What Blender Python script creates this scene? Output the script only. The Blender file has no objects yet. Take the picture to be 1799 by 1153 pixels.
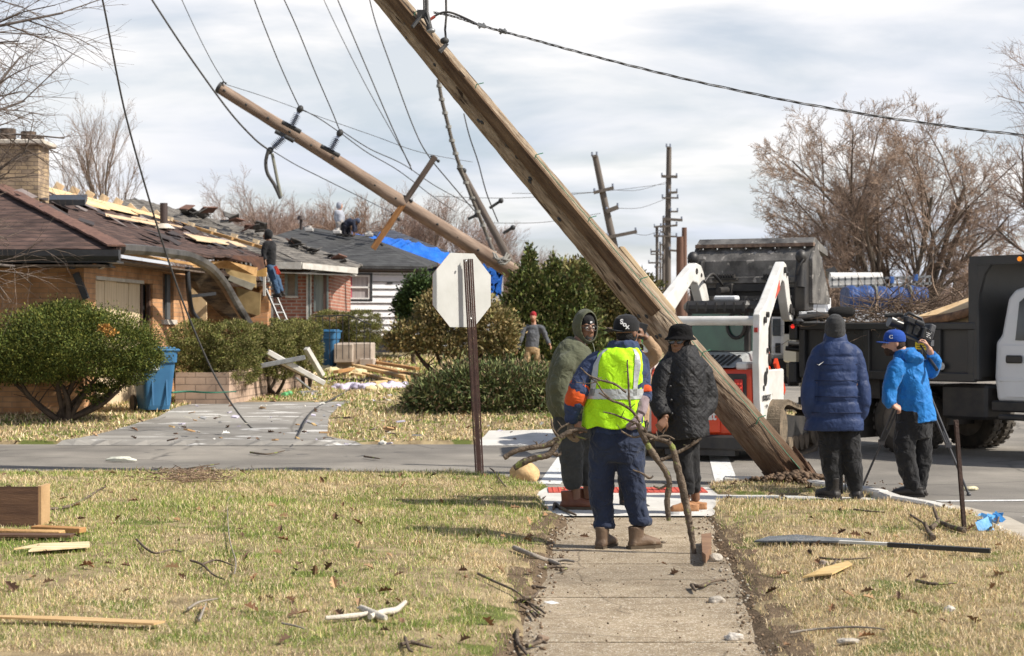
import bpy, bmesh, math, random
import numpy as np
from mathutils import Vector, Matrix, Euler
R = math.radians
sc = bpy.context.scene
# ---------------------------------------------------------------- camera, sky, sun, exposure
F = 3000.0; CX = 899.5; HY = 580.0; CH = 1.65          # the photograph's pinhole: focal length and horizon in its pixels
cd = bpy.data.cameras.new('camera'); cam = bpy.data.objects.new('camera', cd); sc.collection.objects.link(cam)
cam.location = (0, 0, CH); cam.rotation_euler = (R(90), 0, 0)
cd.sensor_width = 36; cd.lens = 36*F/1799; cd.shift_y = 3.5/1799; cd.clip_start = .1; cd.clip_end = 3000
cd.dof.use_dof = True; cd.dof.focus_distance = 14.5; cd.dof.aperture_fstop = 4.5
sc.camera = cam
SUN_AZ, SUN_EL = 105, 44
w = bpy.data.worlds.new('World'); sc.world = w; w.use_nodes = True
nt = w.node_tree; N = nt.nodes; L = nt.links; N.clear()
out = N.new('ShaderNodeOutputWorld'); bg = N.new('ShaderNodeBackground'); bg.inputs['Strength'].default_value = .1
sky = N.new('ShaderNodeTexSky'); sky.sky_type = 'NISHITA'; sky.sun_disc = False
sky.sun_elevation = R(SUN_EL); sky.sun_rotation = R(SUN_AZ); sky.air_density = 1; sky.dust_density = 1.5
tc = N.new('ShaderNodeTexCoord'); sp = N.new('ShaderNodeSeparateXYZ'); L.new(tc.outputs['Generated'], sp.inputs[0])
def math_node(T, op, a=None, b=None):
    n = T.nodes.new('ShaderNodeMath'); n.operation = op
    for i, v in enumerate((a, b)):
        if v is None: continue
        if isinstance(v, (int, float)): n.inputs[i].default_value = v
        else: T.links.new(v, n.inputs[i])
    return n.outputs[0]
zz = math_node(nt, 'MAXIMUM', sp.outputs['Z'], 0.0); zz = math_node(nt, 'ADD', zz, .17)
cx = math_node(nt, 'DIVIDE', sp.outputs['X'], zz); cy = math_node(nt, 'DIVIDE', sp.outputs['Y'], zz)
cb = N.new('ShaderNodeCombineXYZ'); L.new(cx, cb.inputs[0]); L.new(cy, cb.inputs[1])
mp = N.new('ShaderNodeMapping'); mp.inputs['Scale'].default_value = (.95, 1.25, 1); mp.inputs['Location'].default_value = (3.1, .4, 0); L.new(cb.outputs[0], mp.inputs[0])
nz = N.new('ShaderNodeTexNoise'); nz.inputs['Scale'].default_value = 1.5; nz.inputs['Detail'].default_value = 8; nz.inputs['Roughness'].default_value = .55; nz.inputs['Distortion'].default_value = .35
L.new(mp.outputs[0], nz.inputs['Vector'])
cr = N.new('ShaderNodeValToRGB'); cr.color_ramp.elements[0].position = .40; cr.color_ramp.elements[1].position = .58
cr.color_ramp.elements[0].color = (.52,.52,.52,1); cr.color_ramp.elements[1].color = (1,1,1,1)
L.new(nz.outputs[0], cr.inputs[0])
nz2 = N.new('ShaderNodeTexNoise'); nz2.inputs['Scale'].default_value = 1.1; nz2.inputs['Detail'].default_value = 4; L.new(mp.outputs[0], nz2.inputs['Vector'])
cr2 = N.new('ShaderNodeValToRGB'); cr2.color_ramp.elements[0].position = .38; cr2.color_ramp.elements[1].position = .62
cr2.color_ramp.elements[0].color = (5.9, 6.3, 7.1, 1); cr2.color_ramp.elements[1].color = (8.7, 8.5, 8.4, 1)
L.new(nz2.outputs[0], cr2.inputs[0])
mr = N.new('ShaderNodeMapRange'); mr.interpolation_type = 'SMOOTHSTEP'; mr.inputs['From Min'].default_value = .24; mr.inputs['From Max'].default_value = .55; mr.inputs['To Min'].default_value = 1; mr.inputs['To Max'].default_value = .10
L.new(sp.outputs['Z'], mr.inputs['Value']); amt = math_node(nt, 'MULTIPLY', cr.outputs[0], mr.outputs[0])  # clouds thinned overhead, out of view, to weaken the fill light
mx = N.new('ShaderNodeMixRGB'); L.new(amt, mx.inputs[0]); L.new(sky.outputs[0], mx.inputs[1]); L.new(cr2.outputs[0], mx.inputs[2])
L.new(mx.outputs[0], bg.inputs[0]); L.new(bg.outputs[0], out.inputs[0])
sl = bpy.data.lights.new('sun', 'SUN'); sl.energy = 5.0; sl.angle = R(.6); sl.color = (1, .94, .84)
so = bpy.data.objects.new('sun', sl); sc.collection.objects.link(so)
SUNV = Vector((math.sin(R(SUN_AZ))*math.cos(R(SUN_EL)), math.cos(R(SUN_AZ))*math.cos(R(SUN_EL)), math.sin(R(SUN_EL))))
so.rotation_euler = SUNV.to_track_quat('Z', 'Y').to_euler(); so.location = (20, -10, 30)
sc.view_settings.view_transform = 'Standard'; sc.view_settings.look = 'None'; sc.view_settings.exposure = .36; sc.view_settings.gamma = 1
sc.render.engine = 'CYCLES'
try: sc.cycles.max_bounces = 5; sc.cycles.transparent_max_bounces = 8
except Exception: pass
# ---------------------------------------------------------------- helpers
def P(px, py, d): return Vector(((px-CX)/F*d, d, CH-(py-HY)/F*d))
def G(px, py, z=0.0): return P(px, py, (CH-z)*F/(py-HY))
def tag(o, label=None, cat=None, group=None, kind=None):
    if label: o['label'] = label
    if cat: o['category'] = cat
    if group: o['group'] = group
    if kind: o['kind'] = kind
    return o
def thing(name, label, cat, loc=(0,0,0), rotz=0, group=None, rot=None):
    o = bpy.data.objects.new(name, None); sc.collection.objects.link(o); o.empty_display_size = .2
    o.location = loc; o.rotation_euler = rot if rot else (0, 0, rotz)
    return tag(o, label, cat, group)
def base_of(o):
    while o.parent: o = o.parent
    return o
def frame(d, up=Vector((0,0,1))):
    d = d.normalized()
    if abs(d.dot(up)) > .98: up = Vector((1,0,0))
    a = d.cross(up).normalized(); return a, a.cross(d).normalized()
class MB:
    def __init__(s): s.v = []; s.f = []; s.c = []; s.col = (1,1,1); s.sm = []; s.smooth = False
    def add(s, vs, fs, smooth=None):
        n = len(s.v); s.v.extend([tuple(p) for p in vs])
        for f in fs: s.f.append([i+n for i in f]); s.c.append(s.col); s.sm.append(s.smooth if smooth is None else smooth)
        return s
    def box(s, c, size, rot=None, bev=0):
        hx, hy, hz = size[0]/2, size[1]/2, size[2]/2; c = Vector(c)
        M = (Euler(rot).to_matrix() if not isinstance(rot, Matrix) else rot) if rot is not None else None
        if bev:
            b = min(bev, hx*.9, hy*.9, hz*.9)
            vs = []; idx = {}
            for i, sx in enumerate((-1,1)):
                for j, sy in enumerate((-1,1)):
                    for k, sz in enumerate((-1,1)):
                        for a in range(3):
                            p = [sx*hx, sy*hy, sz*hz]; h = [hx,hy,hz]; sg = [sx,sy,sz]
                            for q in range(3):
                                if q != a: p[q] = sg[q]*(h[q]-b)
                            idx[(i,j,k,a)] = len(vs); vs.append(Vector(p))
            fs = []
            for i in (0,1): fs.append([idx[(i,0,0,0)], idx[(i,1,0,0)], idx[(i,1,1,0)], idx[(i,0,1,0)]])
            for j in (0,1): fs.append([idx[(0,j,0,1)], idx[(1,j,0,1)], idx[(1,j,1,1)], idx[(0,j,1,1)]])
            for k in (0,1): fs.append([idx[(0,0,k,2)], idx[(1,0,k,2)], idx[(1,1,k,2)], idx[(0,1,k,2)]])
            for i in (0,1):
                for j in (0,1): fs.append([idx[(i,j,0,0)], idx[(i,j,1,0)], idx[(i,j,1,1)], idx[(i,j,0,1)]])
                for k in (0,1): fs.append([idx[(i,0,k,0)], idx[(i,1,k,0)], idx[(i,1,k,2)], idx[(i,0,k,2)]])
                for j in (0,1):
                    for k in (0,1): fs.append([idx[(i,j,k,0)], idx[(i,j,k,1)], idx[(i,j,k,2)]])
            for j in (0,1):
                for k in (0,1): fs.append([idx[(0,j,k,1)], idx[(1,j,k,1)], idx[(1,j,k,2)], idx[(0,j,k,2)]])
        else:
            vs = [Vector((x*hx, y*hy, z*hz)) for x in (-1,1) for y in (-1,1) for z in (-1,1)]
            fs = [[0,1,3,2],[4,6,7,5],[0,4,5,1],[2,3,7,6],[0,2,6,4],[1,5,7,3]]
        vs = [(M @ p if M else p)+c for p in vs]
        return s.add(vs, fs)
    def beam(s, a, b, wd, th, up=Vector((0,0,1)), bev=0):      # a board from a to b: width wd across, thickness th along up
        a = Vector(a); b = Vector(b); d = b-a; r, u = frame(d, up)
        M = Matrix((r, d.normalized(), u)).transposed()
        return s.box((a+b)/2, (wd, d.length, th), M, bev)
    def tube(s, pts, rad, n=8, caps=True, flat=1.0, up=None):
        pts = [Vector(p) for p in pts]
        if isinstance(rad, (int, float)): rad = [rad]*len(pts)
        vs = []; k = len(pts); a = None
        for i, p in enumerate(pts):
            t = (pts[min(i+1,k-1)]-pts[max(i-1,0)]).normalized()
            if a is None: a, b = frame(t, up or Vector((0,0,1)))
            else:
                a = (a - t*a.dot(t)).normalized(); b = a.cross(t).normalized()
            for j in range(n):
                q = 2*math.pi*j/n
                vs.append(p + a*math.cos(q)*rad[i] + b*math.sin(q)*rad[i]*flat)
        fs = [[i*n+j, i*n+(j+1)%n, (i+1)*n+(j+1)%n, (i+1)*n+j] for i in range(k-1) for j in range(n)]
        s.add(vs, fs, True)
        if caps: s.add(vs[:n], [list(range(n))[::-1]]); s.add(vs[-n:], [list(range(n))])
        return s
    def rings(s, rs, n=20, caps=True, e=2.0, smooth=True):       # rs: (centre, right, front, rx, ry)
        vs = []
        for c, a, b, rx, ry in rs:
            c = Vector(c); a = Vector(a); b = Vector(b)
            for j in range(n):
                q = 2*math.pi*j/n; co, si = math.cos(q), math.sin(q)
                vs.append(c + a*math.copysign(abs(co)**(2/e), co)*rx + b*math.copysign(abs(si)**(2/e), si)*ry)
        k = len(rs)
        s.add(vs, [[i*n+j, i*n+(j+1)%n, (i+1)*n+(j+1)%n, (i+1)*n+j] for i in range(k-1) for j in range(n)], smooth)
        if caps: s.add(vs[:n], [list(range(n))[::-1]]); s.add(vs[-n:], [list(range(n))])
        return s
    def ball(s, c, r, n=12, m=8, rot=None):
        c = Vector(c); r = Vector((r,r,r)) if isinstance(r, (int,float)) else Vector(r)
        M = Euler(rot).to_matrix() if rot is not None and not isinstance(rot, Matrix) else rot
        vs = []
        for i in range(1, m):
            t = math.pi*i/m
            for j in range(n):
                q = 2*math.pi*j/n
                p = Vector((r.x*math.sin(t)*math.cos(q), r.y*math.sin(t)*math.sin(q), r.z*math.cos(t))); vs.append((M @ p if M else p)+c)
        t0 = Vector((0,0,r.z)); t1 = Vector((0,0,-r.z)); k = len(vs)
        vs += [(M @ t0 if M else t0)+c, (M @ t1 if M else t1)+c]
        fs = [[i*n+j, (i+1)*n+j, (i+1)*n+(j+1)%n, i*n+(j+1)%n] for i in range(m-2) for j in range(n)]
        fs += [[k, j, (j+1)%n] for j in range(n)] + [[k+1, (m-2)*n+(j+1)%n, (m-2)*n+j] for j in range(n)]
        return s.add(vs, fs, True)
    def prism(s, poly, off):                                      # poly: coplanar world points; off: extrusion vector
        poly = [Vector(p) for p in poly]; off = Vector(off); n = len(poly)
        vs = poly+[p+off for p in poly]
        return s.add(vs, [list(range(n))[::-1], list(range(n, 2*n))]+[[i, (i+1)%n, n+(i+1)%n, n+i] for i in range(n)])
    def quad(s, *p): return s.add(p, [list(range(len(p)))])
    def build(s, name, m, parent=None, world=True, mods=None, loc=None):
        vs = np.array(s.v, dtype=np.float64).reshape(-1, 3)
        if parent is not None: off = np.array(base_of(parent).location) if world else np.zeros(3)
        elif world: off = np.array([vs[:,0].mean(), vs[:,1].mean(), vs[:,2].min()])
        else: off = np.zeros(3)
        me = bpy.data.meshes.new(name); me.from_pydata((vs-off).tolist(), [], s.f); me.update()
        if any(c != (1,1,1) for c in s.c):
            at = me.color_attributes.new('tint', 'FLOAT_COLOR', 'CORNER')
            arr = np.concatenate([np.tile(np.array(list(c)+[1.0]), (len(f), 1)) for f, c in zip(s.f, s.c)]).astype(np.float32)
            at.data.foreach_set('color', arr.ravel())
        me.polygons.foreach_set('use_smooth', s.sm)
        if m is not None: me.materials.append(m)
        o = bpy.data.objects.new(name, me); sc.collection.objects.link(o)
        if parent is not None: o.parent = parent
        elif world: o.location = off
        if mods: mods(o)
        return o
def np_mesh(name, V, Fc, m, col=None, smooth=False, parent=None):  # V (n,3); Fc (k,3 or 4); col (k,3)
    V = np.asarray(V, np.float32); Fc = np.asarray(Fc, np.int32); k, c = Fc.shape
    if parent is not None: off = np.array(base_of(parent).location)
    else: off = np.array([V[:,0].mean(), V[:,1].mean(), V[:,2].min()])
    me = bpy.data.meshes.new(name); me.vertices.add(len(V)); me.vertices.foreach_set('co', (V-off).astype(np.float32).ravel())
    me.loops.add(k*c); me.loops.foreach_set('vertex_index', Fc.ravel())
    me.polygons.add(k); me.polygons.foreach_set('loop_start', np.arange(0, k*c, c, dtype=np.int32))
    try: me.polygons.foreach_set('loop_total', np.full(k, c, dtype=np.int32))
    except Exception: pass
    me.update(calc_edges=True)
    if smooth: me.polygons.foreach_set('use_smooth', np.ones(k, bool))
    if col is not None:
        at = me.color_attributes.new('tint', 'FLOAT_COLOR', 'CORNER')
        a = np.ones((k*c, 4), np.float32); a[:, :3] = np.repeat(col, c, axis=0); at.data.foreach_set('color', a.ravel())
    me.materials.append(m)
    o = bpy.data.objects.new(name, me); sc.collection.objects.link(o)
    if parent is not None: o.parent = parent
    else: o.location = off
    return o
def copy_tree(o, parent=None):
    c = o.copy(); sc.collection.objects.link(c)
    if parent is not None: c.parent = parent
    for ch in list(o.children): copy_tree(ch, c)
    return c
MC = {}
def mat(name, col, rough=.75, col2=None, scale=6, bump=.15, bscale=60, metal=0, tint=False, spec=.35, stretch=(1,1,1), detail=6, lo=.35, hi=.65, spots=None, sscale=30, sth=.62, alpha=1, trans=0, emit=0, sheen=0, coat=0, wrinkle=0):
    if name in MC: return MC[name]
    m = bpy.data.materials.new(name); m.use_nodes = True; T = m.node_tree; nn = T.nodes; ll = T.links
    b = nn['Principled BSDF']; MC[name] = m
    b.inputs['Roughness'].default_value = rough; b.inputs['Metallic'].default_value = metal; b.inputs['Specular IOR Level'].default_value = spec
    if trans: b.inputs['Transmission Weight'].default_value = trans
    if alpha < 1: b.inputs['Alpha'].default_value = alpha
    if coat: b.inputs['Coat Weight'].default_value = coat; b.inputs['Coat Roughness'].default_value = .12
    tcn = nn.new('ShaderNodeTexCoord'); mpn = nn.new('ShaderNodeMapping'); mpn.inputs['Scale'].default_value = stretch
    ll.new(tcn.outputs['Object'], mpn.inputs[0])
    n1 = nn.new('ShaderNodeTexNoise'); n1.inputs['Scale'].default_value = scale; n1.inputs['Detail'].default_value = detail; n1.inputs['Roughness'].default_value = .62
    ll.new(mpn.outputs[0], n1.inputs['Vector'])
    r1 = nn.new('ShaderNodeValToRGB'); r1.color_ramp.elements[0].position = lo; r1.color_ramp.elements[1].position = hi
    c2 = col2 or tuple(c*.72 for c in col)
    r1.color_ramp.elements[0].color = (*c2, 1); r1.color_ramp.elements[1].color = (*col, 1)
    ll.new(n1.outputs[0], r1.inputs[0]); o = r1.outputs[0]
    if spots:
        n3 = nn.new('ShaderNodeTexNoise'); n3.inputs['Scale'].default_value = sscale; n3.inputs['Detail'].default_value = 4; ll.new(mpn.outputs[0], n3.inputs['Vector'])
        r3 = nn.new('ShaderNodeValToRGB'); r3.color_ramp.elements[0].position = sth; r3.color_ramp.elements[1].position = sth+.05
        ll.new(n3.outputs[0], r3.inputs[0]); m3 = nn.new('ShaderNodeMixRGB'); ll.new(r3.outputs[0], m3.inputs[0]); ll.new(o, m3.inputs[1]); m3.inputs[2].default_value = (*spots, 1); o = m3.outputs[0]
    if tint:
        at = nn.new('ShaderNodeVertexColor'); at.layer_name = 'tint'
        m2 = nn.new('ShaderNodeMixRGB'); m2.blend_type = 'MULTIPLY'; m2.inputs[0].default_value = 1; ll.new(o, m2.inputs[1]); ll.new(at.outputs[0], m2.inputs[2]); o = m2.outputs[0]
    ll.new(o, b.inputs['Base Color'])
    if emit: ll.new(o, b.inputs['Emission Color']); b.inputs['Emission Strength'].default_value = emit
    if sheen: b.inputs['Sheen Weight'].default_value = sheen
    if bump:
        n2 = nn.new('ShaderNodeTexNoise'); n2.inputs['Scale'].default_value = bscale; n2.inputs['Detail'].default_value = 5; ll.new(mpn.outputs[0], n2.inputs['Vector'])
        bp = nn.new('ShaderNodeBump'); bp.inputs['Strength'].default_value = bump; bp.inputs['Distance'].default_value = .02
        ll.new(n2.outputs[0], bp.inputs['Height'])
        if wrinkle:
            n4 = nn.new('ShaderNodeTexNoise'); n4.inputs['Scale'].default_value = 9; n4.inputs['Detail'].default_value = 2; n4.inputs['Distortion'].default_value = 1.2; ll.new(mpn.outputs[0], n4.inputs['Vector'])
            b4 = nn.new('ShaderNodeBump'); b4.inputs['Strength'].default_value = wrinkle; b4.inputs['Distance'].default_value = .06
            ll.new(n4.outputs[0], b4.inputs['Height']); ll.new(bp.outputs[0], b4.inputs['Normal']); ll.new(b4.outputs[0], b.inputs['Normal'])
        else: ll.new(bp.outputs[0], b.inputs['Normal'])
    return m
def brick_mat(name, c1, c2, mortar, bw=.21, bh=.075, ms=.006, kx=1.0, ky=1.0, rough=.85, var=.5, bias=0.0, kz=1.0):
    m = bpy.data.materials.new(name); m.use_nodes = True; T = m.node_tree; nn = T.nodes; ll = T.links; b = nn['Principled BSDF']
    b.inputs['Roughness'].default_value = rough; b.inputs['Specular IOR Level'].default_value = .25
    tcn = nn.new('ShaderNodeTexCoord'); s = nn.new('ShaderNodeSeparateXYZ'); ll.new(tcn.outputs['Object'], s.inputs[0])
    xx = math_node(T, 'MULTIPLY', s.outputs['X'], kx); yy = math_node(T, 'MULTIPLY', s.outputs['Y'], ky)
    u = math_node(T, 'ADD', xx, yy); z = math_node(T, 'MULTIPLY', s.outputs['Z'], kz)
    c = nn.new('ShaderNodeCombineXYZ'); ll.new(u, c.inputs[0]); ll.new(z, c.inputs[1])
    bt = nn.new('ShaderNodeTexBrick'); bt.inputs['Scale'].default_value = 1; bt.inputs['Brick Width'].default_value = bw; bt.inputs['Row Height'].default_value = bh
    bt.inputs['Mortar Size'].default_value = ms; bt.inputs['Color1'].default_value = (*c1, 1); bt.inputs['Color2'].default_value = (*c2, 1); bt.inputs['Mortar'].default_value = (*mortar, 1); bt.inputs['Bias'].default_value = bias
    ll.new(c.outputs[0], bt.inputs['Vector'])
    n = nn.new('ShaderNodeTexNoise'); n.inputs['Scale'].default_value = 3; n.inputs['Detail'].default_value = 8; ll.new(tcn.outputs['Object'], n.inputs['Vector'])
    r = nn.new('ShaderNodeValToRGB'); r.color_ramp.elements[0].position = .3; r.color_ramp.elements[1].position = .7
    r.color_ramp.elements[0].color = (1-var,)*3+(1,); r.color_ramp.elements[1].color = (1.1,1.1,1.1,1); ll.new(n.outputs[0], r.inputs[0])
    mu = nn.new('ShaderNodeMixRGB'); mu.blend_type = 'MULTIPLY'; mu.inputs[0].default_value = 1; ll.new(bt.outputs[0], mu.inputs[1]); ll.new(r.outputs[0], mu.inputs[2])
    ll.new(mu.outputs[0], b.inputs['Base Color'])
    bp = nn.new('ShaderNodeBump'); bp.inputs['Strength'].default_value = .6; bp.inputs['Distance'].default_value = .01; bp.invert = True; ll.new(bt.outputs['Fac'], bp.inputs['Height']); ll.new(bp.outputs[0], b.inputs['Normal'])
    return m
def glass_mat(name, col=(.02,.025,.03), rough=.06):
    return mat(name, col, rough, bump=0, spec=.8, col2=tuple(c*.8 for c in col))
def crs(pts, k=6):                                                 # Catmull-Rom resample
    pts = [Vector(p) for p in pts]; o = []
    for i in range(len(pts)-1):
        p0 = pts[max(i-1,0)]; p1 = pts[i]; p2 = pts[i+1]; p3 = pts[min(i+2, len(pts)-1)]
        for j in range(k):
            t = j/k; o.append(.5*((2*p1)+(p2-p0)*t+(2*p0-5*p1+4*p2-p3)*t*t+(3*p1-p0-3*p2+p3)*t**3))
    return o+[pts[-1]]
def lerp_list(a, n):
    x = np.linspace(0, len(a)-1, n); return list(np.interp(x, np.arange(len(a)), a))
def text_mesh(s, size, depth=.001, bold=False):
    c = bpy.data.curves.new('lettering', 'FONT'); c.body = s; c.size = size; c.extrude = depth; c.align_x = 'CENTER'; c.align_y = 'CENTER'
    if bold: c.offset = size*.03
    o = bpy.data.objects.new('lettering', c); sc.collection.objects.link(o)
    bpy.context.view_layer.update()
    me = bpy.data.meshes.new_from_object(o.evaluated_get(bpy.context.evaluated_depsgraph_get())); bpy.data.objects.remove(o); return me
def put_text(s, size, m, parent, M, name='lettering', depth=.001, bold=False):    # M: matrix in the parent thing's own frame
    me = text_mesh(s, size, depth, bold); me.transform(M); me.materials.clear(); me.materials.append(m)
    o = bpy.data.objects.new(name, me); sc.collection.objects.link(o); o.parent = parent; return o
# ---------------------------------------------------------------- ground, roads, paths
rng = np.random.default_rng(7); random.seed(7)
_perm = rng.random((256, 256))
def vnoise(x, y, s=1.0):
    x = np.asarray(x, float)*s; y = np.asarray(y, float)*s
    xi = np.floor(x).astype(int); yi = np.floor(y).astype(int); fx = x-xi; fy = y-yi
    fx = fx*fx*(3-2*fx); fy = fy*fy*(3-2*fy)
    g = lambda a, b: _perm[a % 256, b % 256]
    return (g(xi,yi)*(1-fx)+g(xi+1,yi)*fx)*(1-fy)+(g(xi,yi+1)*(1-fx)+g(xi+1,yi+1)*fx)*fy
def fbm(x, y, s=1.0, o=4):
    t = 0; a = 1; n = 0
    for i in range(o): t = t+a*vnoise(np.asarray(x)+17.3*i, np.asarray(y)-9.1*i, s*2**i); n += a; a *= .55
    return t/n
def inpoly(x, y, poly):
    x = np.asarray(x, float); y = np.asarray(y, float); r = np.zeros(np.broadcast(x, y).shape, bool); k = len(poly)
    for i in range(k):
        x1, y1 = poly[i]; x2, y2 = poly[(i+1) % k]
        if y1 == y2: continue
        c = ((y1 > y) != (y2 > y)) & (x < (x2-x1)*(y-y1)/(y2-y1)+x1); r ^= c
    return r
def ss(a, b, x): t = np.clip((x-a)/(b-a), 0, 1); return t*t*(3-2*t)
ASPHALT = [(-45,24.5),(-45,19.6),(-4,19.45),(-.6,19.4),(-.1,18.9),(.15,18.1),(.35,17.75),(2.05,17.8),(2.3,18.35),(3.05,18.2),(3.4,17.45),(3.75,17.0),(3.97,16.5),(4.23,15.8),(4.36,15),(4.2,12.5),(3.7,4),(3.4,-6),
           (18,-6),(19,24),(60,24),(60,33),(21,33),(49,430),(31.5,430),(5.2,26.5),(4.6,25.3),(3.6,24.7)]
SW = lambda y: .07+.068*np.asarray(y, float)
WALK = [(float(SW(-4))-.66,-4),(float(SW(15.05))-.66,15.05),(float(SW(15.05))+.66,15.05),(float(SW(-4))+.66,-4)]
PAD = [(.36,15.05),(1.78,15.05),(1.95,16.25),(3.55,16.15),(3.62,16.65),(2.6,16.95),(2.05,17.0),(2.05,17.8),(.35,17.75),(.22,17.0)]
GUTTER = [(3.62,16.65),(3.35,17.3),(3.4,17.45),(3.75,17.0),(3.97,16.5),(4.23,15.8),(4.36,15),(4.2,12.5),(3.7,4),(3.25,4),(3.78,12.5),(3.9,14.4),(3.86,15.6),(3.62,16.35)]
DRIVE = [(-6.5,24.3),(-6.1,26),(-5.7,27.5),(-5.6,30.6),(-2.9,30.8),(-2.95,27.5),(-2.75,25.4),(-2.1,24.3)]
FARPAD = [(-.5,24.3),(-.35,26.0),(1.2,26.2),(2.6,25.0),(3.4,24.5)]
def gz(x, y):
    x = np.asarray(x, float); y = np.asarray(y, float)
    edge = 3.3+.068*y
    rise = ss(24.6, 29.5, y)*.30+ss(30, 55, y)*.33
    rise = rise*ss(0, 5, edge-x)
    z = .045+.03*(fbm(x, y, .8, 3)-.5)+rise
    z = z+.06*ss(.7, 1.3, np.abs(x-SW(y)))*ss(15.5, 14.5, y)+.05*ss(-.8,-3,x)*ss(19.4,17.5,y)
    r = inpoly(x, y, ASPHALT)
    z = np.where(r, np.minimum(z, -.05), z)
    s = (np.abs(x-SW(y)) < .68) & (y < 15.2); z = np.where(s, -.05, z)
    z = np.where(inpoly(x, y, PAD) | inpoly(x, y, GUTTER), -.05, z)
    return z
def gzs(x, y): return float(gz(np.array([x]), np.array([y]))[0])
xs = np.concatenate([-np.geomspace(9, 900, 45)[::-1], np.arange(-8.9, 8.95, .11), np.geomspace(9, 900, 45)])
ys = np.concatenate([np.arange(-30, 5, 3.0), np.arange(5, 28, .11), np.geomspace(28, 1500, 95)])
X, Y = np.meshgrid(xs, ys); Z = gz(X, Y); nx, ny = len(xs), len(ys)
V = np.stack([X.ravel(), Y.ravel(), Z.ravel()], 1)
I = np.arange(nx*ny).reshape(ny, nx)
Fq = np.stack([I[:-1,:-1].ravel(), I[:-1,1:].ravel(), I[1:,1:].ravel(), I[1:,:-1].ravel()], 1)
def lawn_mat():
    m = mat('lawn soil', (.42,.33,.19), .95, (.20,.15,.09), 5, .8, 90, spec=.1, spots=(.12,.14,.04), sscale=1.6, sth=.56)
    return m
g = np_mesh('ground', V, Fq, lawn_mat(), smooth=True); tag(g, kind='structure')
def grid_sheet(name, poly, z, m, step=.35, dz=0, kind='structure', drape=False):
    # a sheet filled inside a polygon, triangulated; draped ones follow the ground
    bm = bmesh.new(); vs = [bm.verts.new((x, y, z)) for x, y in poly]
    f = bm.faces.new(vs)
    if f.normal.z < 0: f.normal_flip()
    bmesh.ops.triangulate(bm, faces=bm.faces[:])
    if drape:
        for _ in range(3): bmesh.ops.subdivide_edges(bm, edges=[e for e in bm.edges if e.calc_length() > step], cuts=1, use_grid_fill=False); bmesh.ops.triangulate(bm, faces=bm.faces[:])
        for _ in range(3): bmesh.ops.subdivide_edges(bm, edges=[e for e in bm.edges if e.calc_length() > step], cuts=1, use_grid_fill=False); bmesh.ops.triangulate(bm, faces=bm.faces[:])
        for v in bm.verts: v.co.z = .006 if v.co.y < 24.45 else gzs(v.co.x, max(v.co.y, 24.9))+z
    me = bpy.data.meshes.new(name); bm.to_mesh(me); bm.free(); me.materials.append(m)
    o = bpy.data.objects.new(name, me); sc.collection.objects.link(o); return tag(o, kind=kind)
asph = mat('asphalt', (.31,.285,.25), .92, (.23,.212,.188), 1.1, .5, 160, spec=.2, spots=(.40,.38,.35), sscale=70, sth=.63)
def cracks(m, sc_, wd, dark, amt=.55):                              # sparse irregular cracks and tar repairs
    T = m.node_tree; bs = T.nodes['Principled BSDF']; src = bs.inputs['Base Color'].links[0].from_socket
    tcn = T.nodes.new('ShaderNodeTexCoord'); nd = T.nodes.new('ShaderNodeTexNoise'); nd.inputs['Scale'].default_value = 1.5; nd.inputs['Detail'].default_value = 6; T.links.new(tcn.outputs['Object'], nd.inputs['Vector'])
    mxv = T.nodes.new('ShaderNodeMixRGB'); mxv.inputs[0].default_value = .22; T.links.new(tcn.outputs['Object'], mxv.inputs[1]); T.links.new(nd.outputs['Color'], mxv.inputs[2])
    vo = T.nodes.new('ShaderNodeTexVoronoi'); vo.feature = 'DISTANCE_TO_EDGE'; vo.inputs['Scale'].default_value = sc_; T.links.new(mxv.outputs[0], vo.inputs['Vector'])
    mr_ = T.nodes.new('ShaderNodeMapRange'); mr_.inputs['From Min'].default_value = 0; mr_.inputs['From Max'].default_value = wd; mr_.inputs['To Min'].default_value = 1; mr_.inputs['To Max'].default_value = 0; T.links.new(vo.outputs['Distance'], mr_.inputs['Value'])
    n5 = T.nodes.new('ShaderNodeTexNoise'); n5.inputs['Scale'].default_value = .5; T.links.new(tcn.outputs['Object'], n5.inputs['Vector']); f = math_node(T, 'MULTIPLY', mr_.outputs[0], math_node(T, 'GREATER_THAN', n5.outputs[0], .47)); f = math_node(T, 'MULTIPLY', f, amt)
    n6 = T.nodes.new('ShaderNodeTexNoise'); n6.inputs['Scale'].default_value = .35; n6.inputs['Detail'].default_value = 7; T.links.new(tcn.outputs['Object'], n6.inputs['Vector']); r6 = T.nodes.new('ShaderNodeValToRGB'); r6.color_ramp.elements[0].position = .42; r6.color_ramp.elements[1].position = .60; r6.color_ramp.elements[0].color = (.74,.74,.74,1); r6.color_ramp.elements[1].color = (1.08,1.07,1.05,1); T.links.new(n6.outputs[0], r6.inputs[0])
    mm = T.nodes.new('ShaderNodeMixRGB'); mm.blend_type = 'MULTIPLY'; mm.inputs[0].default_value = 1; T.links.new(src, mm.inputs[1]); T.links.new(r6.outputs[0], mm.inputs[2])
    mk = T.nodes.new('ShaderNodeMixRGB'); T.links.new(f, mk.inputs[0]); T.links.new(mm.outputs[0], mk.inputs[1]); mk.inputs[2].default_value = (*dark, 1); T.links.new(mk.outputs[0], bs.inputs['Base Color'])
cracks(asph, .42, .012, (.07,.065,.06))
drv = mat('driveway', (.34,.325,.30), .92, (.24,.225,.205), 1.4, .5, 120, spec=.2, stretch=(.6,2.2,1), spots=(.60,.59,.57), sscale=2.3, sth=.60)
cracks(drv, .7, .02, (.10,.09,.08))
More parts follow.
